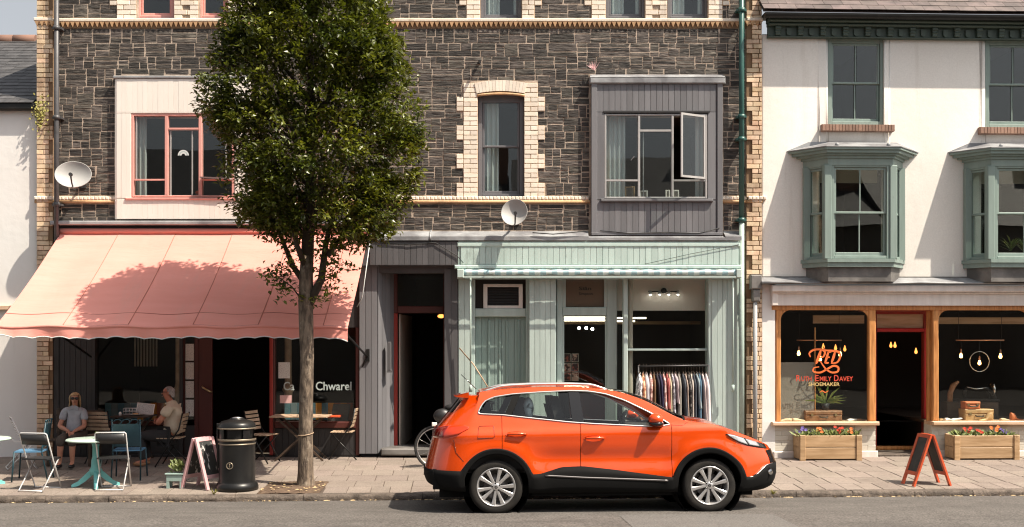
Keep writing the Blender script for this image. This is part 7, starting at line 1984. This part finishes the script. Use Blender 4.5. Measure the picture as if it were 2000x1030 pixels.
# turquoise pedestal table
tx, ty, tz = on_pave(190, 950); ty -= 0; tx = X(187, ty)
TT = thing('pedestal_table', (tx, ty, tz), 'round pale green table on a turquoise pedestal foot', 'table')
th = H - (857 - YH) * (ty + D) / F - tz
MB().lathe([(.001, th), (.40, th), (.415, th - .012), (.415, th - .022), (.40, th - .03), (.001, th - .03)], (tx, ty, tz), 36).build('table_top', MT['table_top'], TT)
MB().lathe([(.12, th - .03), (.06, th - .06), (.045, th - .12), (.045, .42), (.06, .38), (.065, .28), (.09, .24), (.085, .17), (.001, .15)], (tx, ty, tz), 16).build('column', MT['turquoise'], TT)
for k in range(4):
    a = R(20 + 90 * k); d = Vector((math.cos(a), math.sin(a), 0)); c = Vector((tx, ty, tz)); s_ = Vector((-d.y, d.x, 0)) * .03
    mb = MB(); pr = [(.05, .26, .16), (.14, .18, .08), (.24, .08, .015), (.33, .035, 0.0)]
    for r_, t1, b1 in pr: mb.v += [tuple(c + d * r_ + s_ + Vector((0, 0, b1))), tuple(c + d * r_ - s_ + Vector((0, 0, b1))), tuple(c + d * r_ - s_ * .8 + Vector((0, 0, t1))), tuple(c + d * r_ + s_ * .8 + Vector((0, 0, t1)))]
    for i in range(3):
        for j in range(4): mb.f.append([i * 4 + j, i * 4 + (j + 1) % 4, i * 4 + 4 + (j + 1) % 4, i * 4 + 4 + j]); mb.m.append(0); mb.sm.append(False)
    mb.f += [[0, 3, 2, 1], [12, 13, 14, 15]]; mb.m += [0, 0]; mb.sm += [False, False]
    mb.build('leg', MT['turquoise'], TT)
ty2 = ty + .02
sug = thing('sugar_pot', (tx + .01, ty2, tz + th), 'small white pot of green sachets on the round pale table', 'pot')
MB().lathe([(.001, tz + th), (.035, tz + th), (.035, tz + th + .065), (.03, tz + th + .065)], (tx + .01, ty2, 0), 14).build('pot', MT['shoe_white'], sug)
mb = MB()
for i in range(7): mb.obox((tx + .01 + rf.uniform(-.02, .02), ty2 + rf.uniform(-.015, .015), tz + th + .075), (.014, 0, 0), (0, .002, 0), (rf.uniform(-.006, .006), 0, .022))
mb.build('sachet', MT['green_leaf'], sug)
dt = dup(TT, (X(-44, ty), ty + .1, tz), 0, 'round pale green table cut off by the left edge of the photograph')

def folding_chair(loc, yaw, label, back_m='black_plastic', frame_m='chair_tube', slatted=False):
    t_ = thing('folding_chair', loc, label, 'chair', 'folding metal chairs on the pavement', rz=yaw, frame=(0, 0, 0))
    # local: sitter faces -y ... front legs lean back to the top
    w = .21
    mb = MB()
    mb.tube([(-w, -.20, .012), (-w, .0, .42), (-w, .16, .80), (-w + .02, .165, .815), (w - .02, .165, .815), (w, .16, .80), (w, .0, .42), (w, -.20, .012), (-w, -.20, .012)], .011, 8); mb.build('front_frame', MT[frame_m], t_)
    mb = MB(); mb.tube([(-w + .025, .22, .012), (-w + .025, -.17, .43), (w - .025, -.17, .43), (w - .025, .22, .012), (-w + .025, .22, .012)], .010, 8); mb.build('rear_frame', MT[frame_m], t_)
    MB().box(-w + .01, w - .01, -.21, .13, .435, .455, b=.01).build('seat', MT[back_m if not slatted else 'chair_tube'], t_)
    mb = MB(); n = 10
    for i in range(n + 1):
        u = -w + 2 * w * i / n; by_ = .135 + .045 * (1 - (u / w) ** 2)
        for z, dy in ((.65, -.035), (.80, .02)):
            mb.v += [(u, by_ + dy - .008, z), (u, by_ + dy + .008, z)]
    for i in range(n):
        q = i * 4; mb.f += [[q, q + 4, q + 6, q + 2], [q + 1, q + 3, q + 7, q + 5], [q, q + 1, q + 5, q + 4], [q + 2, q + 6, q + 7, q + 3]]; mb.m += [0] * 4; mb.sm += [True] * 4
    mb.f += [[0, 2, 3, 1], [n * 4, n * 4 + 1, n * 4 + 3, n * 4 + 2]]; mb.m += [0, 0]; mb.sm += [False, False]
    if not slatted: mb.build('backrest', MT[back_m], t_)
    else:
        for k in range(7):
            m2 = MB(); m2.tube([(-w, .04 + .018 * k, .50 + .042 * k), (w, .04 + .018 * k, .50 + .042 * k)], .009, 6); m2.build('backrest_bar', MT['chair_tube'], t_)
    return t_
def at(px, py): return Vector(on_pave(px, py))
folding_chair(at(78, 957), R(168), 'chrome folding chair with black back, turned away beside the round turquoise table')
folding_chair(at(221, 955), R(186), 'chrome folding chair with black back in front of the turquoise table foot')
folding_chair(at(43, 915), R(118), 'slatted aluminium folding chair by the cottage wall behind the blue chair', slatted=True)

def wire_chair(loc, yaw, label):
    t_ = thing('blue_chair', loc, label, 'chair', 'petrol blue metal chairs', rz=yaw, frame=(0, 0, 0))
    w = .21
    for sx in (-1, 1):
        mb = MB(); mb.tube([(sx * w, -.2, .44), (sx * (w + .02), -.23, 0)], .012, 7); mb.build('leg', MT['blue_metal'], t_)
        mb = MB(); mb.tube([(sx * w, .27, 0), (sx * (w - .01), .18, .44), (sx * (w - .01), .24, .88)], .012, 7); mb.ball((sx * (w - .01), .243, .89), .018, 8, 5); mb.build('leg', MT['blue_metal'], t_)
    MB().box(-w, w, -.21, .19, .43, .45, b=.012).build('seat', MT['blue_seat'], t_)
    mb = MB(); mb.add([(-w + .02, .185, .50), (w - .02, .185, .50), (w - .02, .235, .84), (-w + .02, .235, .84), (-w + .02, .195, .50), (w - .02, .195, .50), (w - .02, .245, .84), (-w + .02, .245, .84)], [(0, 1, 2, 3), (4, 7, 6, 5), (0, 4, 5, 1), (1, 5, 6, 2), (2, 6, 7, 3), (3, 7, 4, 0)]); mb.build('backrest', MT['blue_metal'], t_)
    mb = MB()
    for k in range(3):
        c = -.12 + .12 * k; mb.tube([(c + .055 * math.cos(a), .24, .87 + .035 * math.sin(a)) for a in [R(20 * i) for i in range(14)]], .007, 5)
    mb.tube([(-w, .19, .66), (w, .19, .66)], .009, 6); mb.build('scroll', MT['blue_metal'], t_)
    return t_
wire_chair(at(62, 938), R(-80), 'petrol blue metal chair with bright blue seat behind the left folding chair')
wire_chair(at(252, 935), R(-172), 'petrol blue metal chair with scrolled back right of the turquoise table')

def slat_chair(loc, yaw, label):
    t_ = thing('slatted_chair', loc, label, 'chair', 'folding wooden slat chairs', rz=yaw, frame=(0, 0, 0))
    w = .20
    for sx in (-1, 1):
        mb = MB(); mb.tube([(sx * w, -.22, .0), (sx * w, .0, .36), (sx * w, .16, .60), (sx * w, .22, .86)], .012, 6); mb.build('frame_rail', MT['black_iron'], t_)
        mb = MB(); mb.tube([(sx * (w - .02), .24, .0), (sx * (w - .02), -.19, .45)], .011, 6); mb.build('leg', MT['black_iron'], t_)
    for k in range(6): MB().box(-w - .005, w + .005, -.20 + .062 * k, -.152 + .062 * k, .45, .466, b=.005).build('seat_slat', MT['slat_wood'], t_)
    for k in range(5):
        z = .56 + .065 * k; y = .145 + .016 * k; mb = MB(); mb.obox((0, y, z), (w + .005, 0, 0), (0, .008, -.001), (0, .004, .023)); mb.build('back_slat', MT['slat_wood'], t_)
    return t_
slat_chair(at(200, 903), R(172), 'wooden slat chair with its back to the street between the seated woman and the man')
slat_chair(at(512, 903), R(72), 'empty wooden slat chair left of the tree by the lettered cafe window')
slat_chair(at(672, 896), R(-92), 'empty wooden slat chair right of the tree against the grey boards')
def fold_table(px, py, w, d, label, top_m='dark_wood'):
    p = at(px, py); t_ = thing('folding_table', p, label, 'table', 'folding wooden cafe tables', frame=(0, 0, 0))
    n = 6
    for k in range(n): MB().box(-w / 2, w / 2, -d / 2 + d * k / n, -d / 2 + d * (k + 1) / n - .006, .72, .742, b=.004).build('top_slat', MT[top_m], t_)
    for sy in (-1, 1):
        mb = MB(); mb.bar((-w * .42, sy * d * .36, 0), (w * .40, sy * d * .36, .72), .03, .03, (0, 1, 0)); mb.bar((w * .42, sy * d * .32, 0), (-w * .40, sy * d * .32, .72), .03, .03, (0, 1, 0)); mb.build('leg', MT['dark_wood'], t_)
    return t_
t1 = fold_table(262, 898, .62, .55, 'dark folding table in front of the seated man')
t2 = fold_table(588, 898, .95, .60, 'pale wooden folding table behind the tree trunk', 'slat_wood')
MB().box(.02, .62, .12, .30, .695, .725, b=.01).build('ledge', MT['red_paint'], t2)
def on_table(t_, dx, dy): return t_.location + Vector((dx, dy, .745))
q = on_table(t1, .06, -.05); pt = thing('plate', q, 'white plate with food on the dark folding table', 'plate', frame=(0, 0, 0))
MB().lathe([(.001, .004), (.07, .004), (.12, .018), (.124, .022), (.07, 0), (.001, 0)], (0, 0, 0), 20).build('dish', MT['shoe_white'], pt); MB().ball((-.02, 0, .02), .04, 8, 5, sc=(1.4, 1, .5)).build('food', MT['leather_tan'], pt)
q = on_table(t1, -.20, -.10); sh = thing('salt_shaker', q, 'small white shaker on the left of the dark folding table', 'shaker', frame=(0, 0, 0))
MB().lathe([(.001, 0), (.022, 0), (.024, .04), (.012, .06), (.001, .062)], (0, 0, 0), 12).build('jar', MT['shoe_white'], sh)
q = on_table(t1, .12, .16); mc = thing('table_menu', q, 'white framed menu leaning on the dark folding table by the seated man', 'menu', frame=(0, 0, 0))
M_ = Matrix.Rotation(R(-14), 4, 'X') @ Matrix.Rotation(R(6), 4, 'Y')
mb = frame_mb(-.15, .15, 0, .19, -.008, .008, .014); mb.xf(M_); mb.build('frame', MT['shoe_white'], mc); mb = MB(); mb.box(-.136, .136, -.002, .002, .014, .176); mb.xf(M_); mb.build('print', MT['paper'], mc)
q = on_table(t1, -.08, .08); bsk = thing('wire_basket', q, 'wire cutlery basket on the dark folding table', 'basket', frame=(0, 0, 0))
mb = MB(); [mb.tube([(-.11, -.06, z), (.11, -.06, z), (.11, .06, z), (-.11, .06, z), (-.11, -.06, z)], .004, 5) for z in (.01, .06, .11)]
[mb.tube([(x_, y_, .01), (x_, y_, .11)], .004, 5) for x_ in (-.11, -.05, .0, .05, .11) for y_ in (-.06, .06)]; mb.build('wires', MT['alu'], bsk)
q = on_table(t2, .12, .02); jar = thing('jam_jar', q, 'small pinkish jar on the pale folding table right of the tree trunk', 'jar', frame=(0, 0, 0)); MB().lathe([(.001, 0), (.035, 0), (.035, .07), (.028, .085), (.028, .1), (.001, .1)], (0, 0, 0), 12).build('jar', MT['pink_paint'], jar)

# ================================================================ bicycle behind the car
MT['tyre_thin'] = mat('bicycle_tyre', (.02, .02, .02), .7)
bw = Vector(on_pave(826, 922)); BX, BY, BZ = X(852, -1.25), -1.25, pave_z(X(852, -1.25), -1.25)
BK = thing('bicycle', (BX, BY, BZ), 'black bicycle parked behind the tail of the orange car', 'bicycle', frame=(0, 0, 0))
RWH = .335
for cx in (0, 1.05):
    mb = MB(); mb.tube([(cx + RWH * math.cos(a), 0, RWH + RWH * math.sin(a)) for a in [6.2832 * i / 36 for i in range(36)]], .019, 8, closed=True); w_ = mb.build('wheel', MT['tyre_thin'], BK)
    mb = MB(); mb.tube([(cx + (RWH - .03) * math.cos(a), 0, RWH + (RWH - .03) * math.sin(a)) for a in [6.2832 * i / 36 for i in range(36)]], .010, 6, closed=True)
    for k in range(14):
        a = 6.2832 * k / 14; mb.tube([(cx + .02 * math.cos(a + 1), .02 * (-1) ** k, RWH + .02 * math.sin(a + 1)), (cx + (RWH - .03) * math.cos(a), 0, RWH + (RWH - .03) * math.sin(a))], .002, 4, caps=False)
    mb.tube([(cx, -.05, RWH), (cx, .05, RWH)], .022, 8); mb.build('rim', MT['alu'], w_)
mb = MB(); bb, st_, hd = Vector((.46, 0, .30)), Vector((.30, 0, .82)), Vector((.90, 0, .86))
for a, b in (((0, 0, RWH), bb), ((0, 0, RWH), st_), (bb, st_), (bb, hd - Vector((0, 0, .08))), (st_ + Vector((.02, 0, -.08)), hd), (hd, (1.05, 0, RWH)), (st_, st_ + Vector((-.03, 0, .12)))): mb.tube([a, b], .017, 7)
mb.build('frame', MT['black_iron'], BK)
mb = MB(); mb.tube([hd, hd + Vector((-.02, 0, .18))], .014, 7); mb.tube([hd + Vector((-.10, -.29, .20)), hd + Vector((.02, -.2, .18)), hd + Vector((0, 0, .18)), hd + Vector((.02, .2, .18)), hd + Vector((-.10, .29, .20))], .012, 7); mb.build('handlebar', MT['black_iron'], BK)
MB().ball(tuple(st_ + Vector((-.04, 0, .15))), .13, 12, 7, sc=(1.1, .6, .38)).build('saddle', MT['black_plastic'], BK)
mb = MB(); mb.ball((.10, -.05, .84), .13, 12, 8, sc=(1.1, .7, .9)); mb.build('pannier', MT['black_plastic'], BK)
MB().box(-.06, .02, -.16, -.14, .68, .74, b=.01).build('reflector', MT['shoe_white'], BK)
# ================================================================ the two guests
MT['skin'] = mat('skin', (.52, .26, .17), .55, col2=(.46, .20, .13), ns=(9, (1, 1, 1), .4, .65))
MT['skin_red'] = mat('ruddy_skin', (.50, .20, .12), .55, col2=(.44, .15, .09), ns=(9, (1, 1, 1), .4, .65))
MT['hair_blonde'] = mat('blonde_hair', (.55, .38, .20), .6, col2=(.34, .22, .11), ns=(30, (1, 1, .2), .4, .65), bump=(60, (1, 1, .15), .5))
MT['hair_grey'] = mat('grey_hair', (.36, .33, .31), .7, col2=(.22, .2, .19), ns=(40, (1, 1, 1), .4, .65))
MT['shirt_grey'] = mat('pale_blue_grey_shirt', (.40, .42, .46), .85, col2=(.33, .35, .39), ns=(12, (1, 1, 1), .4, .65), bump=(7, (1, 1, 1), .5), bdist=.03)
MT['shirt_cream'] = mat('cream_polo_shirt', (.66, .56, .43), .85, col2=(.58, .48, .36), ns=(10, (1, 1, 1), .4, .65), bump=(7, (1, 1, 1), .5), bdist=.03)
MT['trousers_brown'] = mat('dark_brown_trousers', (.07, .055, .045), .9); MT['trousers_black'] = mat('black_trousers', (.025, .024, .025), .9)
def skin_mesh(name, verts, edges, radii, m, parent, root=0, sub=2):
    me = bpy.data.meshes.new(name); me.from_pydata([tuple(v) for v in verts], edges, [])
    o = bpy.data.objects.new(name, me); COL.objects.link(o)
    md = o.modifiers.new('skin', 'SKIN'); md.use_smooth_shade = True; md.branch_smoothing = .6
    for i, sv in enumerate(me.skin_vertices[0].data):
        r_ = radii[i]; sv.radius = r_ if isinstance(r_, tuple) else (r_, r_); sv.use_root = i == root
    s_ = o.modifiers.new('sub', 'SUBSURF'); s_.levels = sub; s_.render_levels = sub
    bpy.context.view_layer.update()
    ev = o.evaluated_get(bpy.context.evaluated_depsgraph_get()); out = bpy.data.meshes.new_from_object(ev)
    bpy.data.objects.remove(o); out.materials.clear(); out.materials.append(m)
    for p in out.polygons: p.use_smooth = True
    return place(name, out, (0, 0, 0), parent)
class Skel:
    def __init__(s): s.v = []; s.e = []; s.r = []; s.n = {}
    def j(s, name, p, r, frm=None):
        s.n[name] = len(s.v); s.v.append(Vector(p)); s.r.append(r)
        if frm is not None: s.e.append((s.n[frm], s.n[name]))
    def chain(s, names, pts, rs, frm):
        for n, p, r in zip(names, pts, rs): s.j(n, p, r, frm); frm = n
def hand(sk, side, wrist, d, palm_n, curl=.5):
    """palm and five bent fingers of unequal length growing out of the wrist"""
    w = Vector(wrist); d = Vector(d).normalized(); n = Vector(palm_n).normalized(); s_ = d.cross(n).normalized()
    pm = w + d * .055; sk.j(side + 'palm', pm, (.036, .020), side + 'wrist')
    for k, (o, L) in enumerate(((-.030, .062), (-.010, .074), (.010, .070), (.028, .055))):
        a = pm + d * .035 + s_ * o; b = a + (d * math.cos(curl) + n * math.sin(curl)) * L * .55; c = b + (d * math.cos(curl * 2) + n * math.sin(curl * 2)) * L * .45
        sk.chain([side + 'f%d%d' % (k, i) for i in range(3)], [a, b, c], [.0095, .0088, .0075], side + 'palm')
    a = w + d * .035 - s_ * .035; b = a + (d * .7 - s_ * .7) * .03; c = b + (d * .95 + n * .3) * .025
    sk.chain([side + 't%d' % i for i in range(3)], [a, b, c], [.012, .011, .009], side + 'palm')
def head(sk, base, fwd, tall=.0):
    f = Vector(fwd).normalized(); b = Vector(base); up = Vector((0, 0, 1)); s_ = f.cross(up).normalized()
    sk.j('jaw', b + up * .075 + f * .03, (.058, .066), 'neck'); sk.j('face', b + up * .13 + f * .022, (.072, .084), 'jaw'); sk.j('skull', b + up * .185 + f * .002, (.073, .086), 'face'); sk.j('crown', b + up * .222, (.045, .055), 'skull')
def head_bits(t_, base, fwd, skin, hair, style):
    f = Vector(fwd).normalized(); b = Vector(base); up = Vector((0, 0, 1)); s_ = f.cross(up).normalized()
    P = lambda a, c, d: b + f * a + s_ * c + up * d
    mb = MB(); mb.add([P(.098, -.012, .105), P(.098, .012, .105), P(.125, 0, .108), P(.098, 0, .148)], [(0, 1, 2), (0, 2, 3), (1, 3, 2), (0, 3, 1)]); mb.build('nose', skin, t_)
    for sx in (-1, 1):
        mb = MB(); mb.ball((0, 0, 0), .03, 8, 6, sc=(.5, .35, 1)); c = P(-.002, .083 * sx, .125); mb.xf(Matrix.Translation(c) @ Matrix.Rotation(math.atan2(f.y, f.x), 4, 'Z')); mb.build('ear', skin, t_)
        c = P(.094, .033 * sx, .142); mb = MB(); mb.ball(tuple(c), .011, 8, 5); mb.build('eye', MT['black_plastic'], t_)
    mb = MB(); mb.tube([P(.097, -.026, .073), P(.105, -.01, .075), P(.105, .01, .075), P(.097, .026, .073)], [.004, .008, .008, .004], 6); mb.build('mouth', mat('lips', (.32, .09, .07), .5), t_)
    # hair: a cap of points over the skull
    mb = MB(); n, m = 26, 13
    def hp(i, j):
        a = 6.2832 * i / n; e = j / m                       # a = 0 looks forward
        face = max(0, math.cos(a))
        if style == 'bob': lo = -.02 if math.cos(a) < .40 else .195
        else: lo = .10 - .045 * (math.cos(a) < -.4) if math.cos(a) < .25 else .205
        top, rad = (.246, .100) if style == 'bob' else (.240, .090)
        if lo > top - rad: th_ = e * math.acos(1 - (top - lo) / rad); z, k = top - rad * (1 - math.cos(th_)), math.sin(th_)
        elif e < .5: z, k = top - rad * (1 - math.cos(math.pi * e)), math.sin(math.pi * e)
        else: z, k = top - rad - (top - rad - lo) * (e - .5) * 2, 1
        k += .02
        wave = (1 + .05 * math.sin(5 * a + j) + (.10 * e if style == 'bob' else 0))
        return P(rad * k * math.cos(a) * wave - .008, rad * k * math.sin(a) * .92 * wave, z)
    mb.add([hp(i, j) for i in range(n) for j in range(m + 1)], [(i * (m + 1) + j, ((i + 1) % n) * (m + 1) + j, ((i + 1) % n) * (m + 1) + j + 1, i * (m + 1) + j + 1) for i in range(n) for j in range(m)], 0, True)
    hobj = mb.build('hair', hair, t_, fix=True)
    sd = hobj.modifiers.new('thick', 'SOLIDIFY'); sd.thickness = .012
def face_mul(): pass
# ---- the woman, facing the street and a little to the right
wy = -.95; wx = X(144, wy); wz = pave_z(wx, wy)
W_ = thing('person', (wx, wy, wz), 'seated woman in dark sunglasses and a pale grey shirt resting her arms on her lap', 'person', frame=(0, 0, 0))
sk = Skel(); fwd = Vector((.28, -1, 0)).normalized(); sd_ = Vector((1, .28, 0)).normalized()
sk.j('pelvis', (0, .02, .50), (.155, .12)); sk.j('waist', (0, .03, .66), (.135, .10), 'pelvis'); sk.j('chest', (.01, .04, .86), (.135, .095), 'waist'); sk.j('collar', (.015, .03, .955), (.06, .05), 'chest'); sk.j('neck', (.02, .015, 1.05), .046, 'collar')
hb_ = Vector((.022, .0, 1.055)); head(sk, hb_, fwd)
for s_, nm in ((-1, 'r'), (1, 'l')):
    sh = Vector((.155 * s_, .03, .935)); el = Vector((.225 * s_ - .01, -.06, .70)); wr = Vector((.06 + .05 * s_, -.27, .63))
    sk.chain([nm + 'sh', nm + 'el', nm + 'fa', nm + 'wrist'], [sh, el, el.lerp(wr, .45), wr], [.045, .044, .040, .026], 'collar')
    hand(sk, nm, wr, (-.35 * s_ + .25, -.75, -.35), (0, -.2, -1), .5)
    hip = Vector((.09 * s_, -.03, .48)); kn = Vector((.10 * s_ + .05, -.47, .50)); an = Vector((.11 * s_ + .02, -.42, .09)); to = an + Vector((.02, -.15, -.045))
    sk.chain([nm + 'hip', nm + 'kn', nm + 'sn', nm + 'an', nm + 'toe'], [hip, kn, kn.lerp(an, .4), an, to], [.10, .066, .058, .036, .03], 'pelvis')
skin_mesh('body', sk.v, sk.e, sk.r, MT['skin'], W_)
head_bits(W_, hb_, fwd, MT['skin'], MT['hair_blonde'], 'bob')
up = Vector((0, 0, 1)); P = lambda a, c, d: hb_ + fwd * a + sd_ * c + up * d
mb = MB()
for sx in (-1, 1): mb.ball(tuple(P(.098, .036 * sx, .14)), .034, 10, 6, sc=(1.05, .4, .78)); mb.tube([P(.09, .066 * sx, .147), P(.0, .088 * sx, .142)], .005, 5)
mb.tube([P(.105, -.02, .147), P(.105, .02, .147)], .006, 5); mb.build('sunglasses', MT['black_plastic'], W_)
s2 = Skel(); s2.j('a', (0, .02, .54), (.172, .137)); s2.j('b', (0, .03, .68), (.155, .118), 'a'); s2.j('c', (.01, .04, .86), (.163, .122), 'b'); s2.j('d', (.015, .03, 1.0), (.115, .09), 'c'); s2.j('n', (.02, .028, 1.045), (.066, .062), 'd')
for s_ in (-1, 1): s2.chain(['s%d' % s_, 'e%d' % s_], [(.165 * s_, .03, .965), (.205 * s_, -.02, .79)], [.078, .07], 'd')
skin_mesh('shirt', s2.v, s2.e, s2.r, MT['shirt_grey'], W_)
mb = MB()
for sx in (-1, 1): mb.obox((.02 + .045 * sx, -.055, 1.025), (.045, -.02 * sx, .018 * sx * -1), (0, .008, 0), (.012 * sx, -.01, .03))
mb.build('collar', MT['shirt_grey'], W_)
s3 = Skel(); s3.j('p', (0, .02, .50), (.168, .135))
for s_ in (-1, 1): s3.chain(['h%d' % s_, 'k%d' % s_, 'm%d' % s_], [(.09 * s_, -.05, .49), (.10 * s_ + .05, -.48, .505), (.105 * s_ + .045, -.485, .36)], [.118, .085, .08], 'p')
skin_mesh('trousers', s3.v, s3.e, s3.r, MT['trousers_brown'], W_)
for s_ in (-1, 1): MB().ball((.11 * s_ + .035, -.50, .04), .06, 10, 6, sc=(.8, 1.9, .65)).build('shoe', MT['black_plastic'], W_)
BN = thing('bench', (wx, wy + .06, wz), 'dark slatted bench under the seated woman', 'bench', frame=(0, 0, 0))
for k in range(4): MB().box(-.40, .35, -.22 + .11 * k, -.12 + .11 * k, .40, .425, b=.005).build('seat_slat', MT['dark_wood'], BN)
for k in range(4): MB().box(-.40, .35, .24, .262, .50 + .10 * k, .575 + .10 * k, b=.005).build('back_slat', MT['dark_wood'], BN)
for sx in (-.36, .31):
    for sy in (-.2, .25): MB().box(sx - .02, sx + .02, sy - .02, sy + .02, 0, .40 if sy < 0 else .9).build('leg', MT['dark_wood'], BN)
W_.scale = (.91, .91, .91)
# ---- the man, seen from the side, leaning back with folded arms
my = -1.0; mx = X(333, my); mz = pave_z(mx, my)
M2 = thing('person', (mx, my, mz), 'seated grey-haired man in glasses and a cream polo shirt facing left with folded arms', 'person', frame=(0, 0, 0))
sk = Skel(); fwd = Vector((-1, -.12, 0)).normalized(); sd_ = fwd.cross(Vector((0, 0, 1))).normalized()
sk.j('pelvis', (.02, 0, .50), (.12, .13)); sk.j('waist', (.05, 0, .68), (.12, .14), 'pelvis'); sk.j('chest', (.06, 0, .90), (.12, .15), 'waist'); sk.j('collar', (.03, 0, .965), (.06, .07), 'chest'); sk.j('neck', (-.008, 0, 1.08), .054, 'collar')
hb_ = Vector((-.03, 0, 1.085)); head(sk, hb_, fwd)
for s_, nm in ((-1, 'r'), (1, 'l')):                            # s_ = -1: the arm nearer the street
    sh = Vector((.03, .185 * s_, .945)); el = Vector((-.13, .235 * s_, .74)); wr = Vector((-.22, -.02 * s_, .74 + .03 * s_))
    sk.chain([nm + 'sh', nm + 'el', nm + 'fa', nm + 'wrist'], [sh, el, el.lerp(wr, .45), wr], [.048, .050, .046, .030], 'collar')
    hand(sk, nm, wr, (-.15, -.9 * s_, -.1), (1, 0, -.2), .4)
    hip = Vector((-.03, .095 * s_, .49)); kn = Vector((-.46, .12 * s_, .51)); an = Vector((-.40, .12 * s_, .09)); to = an + Vector((-.16, 0, -.045))
    sk.chain([nm + 'hip', nm + 'kn', nm + 'sn', nm + 'an', nm + 'toe'], [hip, kn, kn.lerp(an, .4), an, to], [.105, .07, .062, .04, .034], 'pelvis')
skin_mesh('body', sk.v, sk.e, sk.r, MT['skin_red'], M2)
head_bits(M2, hb_, fwd, MT['skin_red'], MT['hair_grey'], 'short')
P = lambda a, c, d: hb_ + fwd * a + sd_ * c + up * d
mb = MB()
for sx in (-1, 1): mb.tube([P(.105, .036 * sx + .026 * math.cos(a), .143 + .02 * math.sin(a)) for a in [6.283 * i / 12 for i in range(12)]], .004, 5, closed=True); mb.tube([P(.10, .064 * sx, .148), P(.0, .086 * sx, .145)], .005, 5)
mb.build('glasses', MT['black_plastic'], M2)
s2 = Skel(); s2.j('a', (.03, 0, .50), (.175, .182)); s2.j('b', (.05, 0, .70), (.16, .172), 'a'); s2.j('c', (.06, 0, .90), (.148, .182), 'b'); s2.j('d', (.03, 0, 1.035), (.11, .13), 'c'); s2.j('n', (.01, 0, 1.085), (.075, .078), 'd')
for s_ in (-1, 1): s2.chain(['s%d' % s_, 'e%d' % s_], [(.045, .20 * s_, .998), (-.06, .23 * s_, .83)], [.095, .086], 'd')
skin_mesh('shirt', s2.v, s2.e, s2.r, MT['shirt_cream'], M2)
mb = MB(); mb.tube([hb_ + Vector((.02 + .066 * math.cos(a), .066 * math.sin(a), -.035 + .015 * math.cos(a))) for a in [6.283 * i / 14 for i in range(14)]], .016, 6, closed=True); mb.build('collar', MT['shirt_cream'], M2)
s3 = Skel(); s3.j('p', (.02, 0, .49), (.165, .172))
for s_ in (-1, 1): s3.chain(['h%d' % s_, 'k%d' % s_, 'm%d' % s_, 'f%d' % s_], [(-.05, .095 * s_, .495), (-.47, .12 * s_, .515), (-.44, .12 * s_, .3), (-.41, .12 * s_, .10)], [.12, .088, .078, .07], 'p')
skin_mesh('trousers', s3.v, s3.e, s3.r, MT['trousers_black'], M2)
for s_ in (-1, 1): MB().ball((-.48, .12 * s_, .045), .06, 10, 6, sc=(1.9, .8, .7)).build('shoe', MT['leather'], M2)
M2.scale = (.97, .97, .97)
slat_chair(Vector((mx + .03, my, mz)), R(-90), 'wooden slat chair that the man is sitting on')

# ================================================================ the terrace across the street, met only as a reflection in the glass
OT = thing('opposite_terrace', (0, -30, 0), 'grey slate-roofed terrace across the street, reflected in the windows', 'building')
MB().box(-34, 34, -33, -26, 0, 6.6).build('wall', mat('opposite_render', (.20, .175, .15), .9, col2=(.32, .29, .25), ns=(.35, (1, 1, .4), .4, .6)), OT)
for k in range(8):
    x0 = -34 + 8.5 * k; hgt = 8.6 + (k * 37 % 5) * .35
    mb = MB(); mb.add([(x0, -25.7, 6.5), (x0 + 8.4, -25.7, 6.5), (x0 + 8.4, -29.5, hgt), (x0, -29.5, hgt), (x0, -33.3, 6.5), (x0 + 8.4, -33.3, 6.5)], [(0, 1, 2, 3), (3, 2, 5, 4), (0, 3, 4), (1, 5, 2)]); mb.build('roof', MT['slate_grey'], OT)
    MB().box(x0 + 7.6, x0 + 8.35, -30.2, -28.8, hgt - .8, hgt + 1.2).build('chimney', MT['brick_brown'], OT)
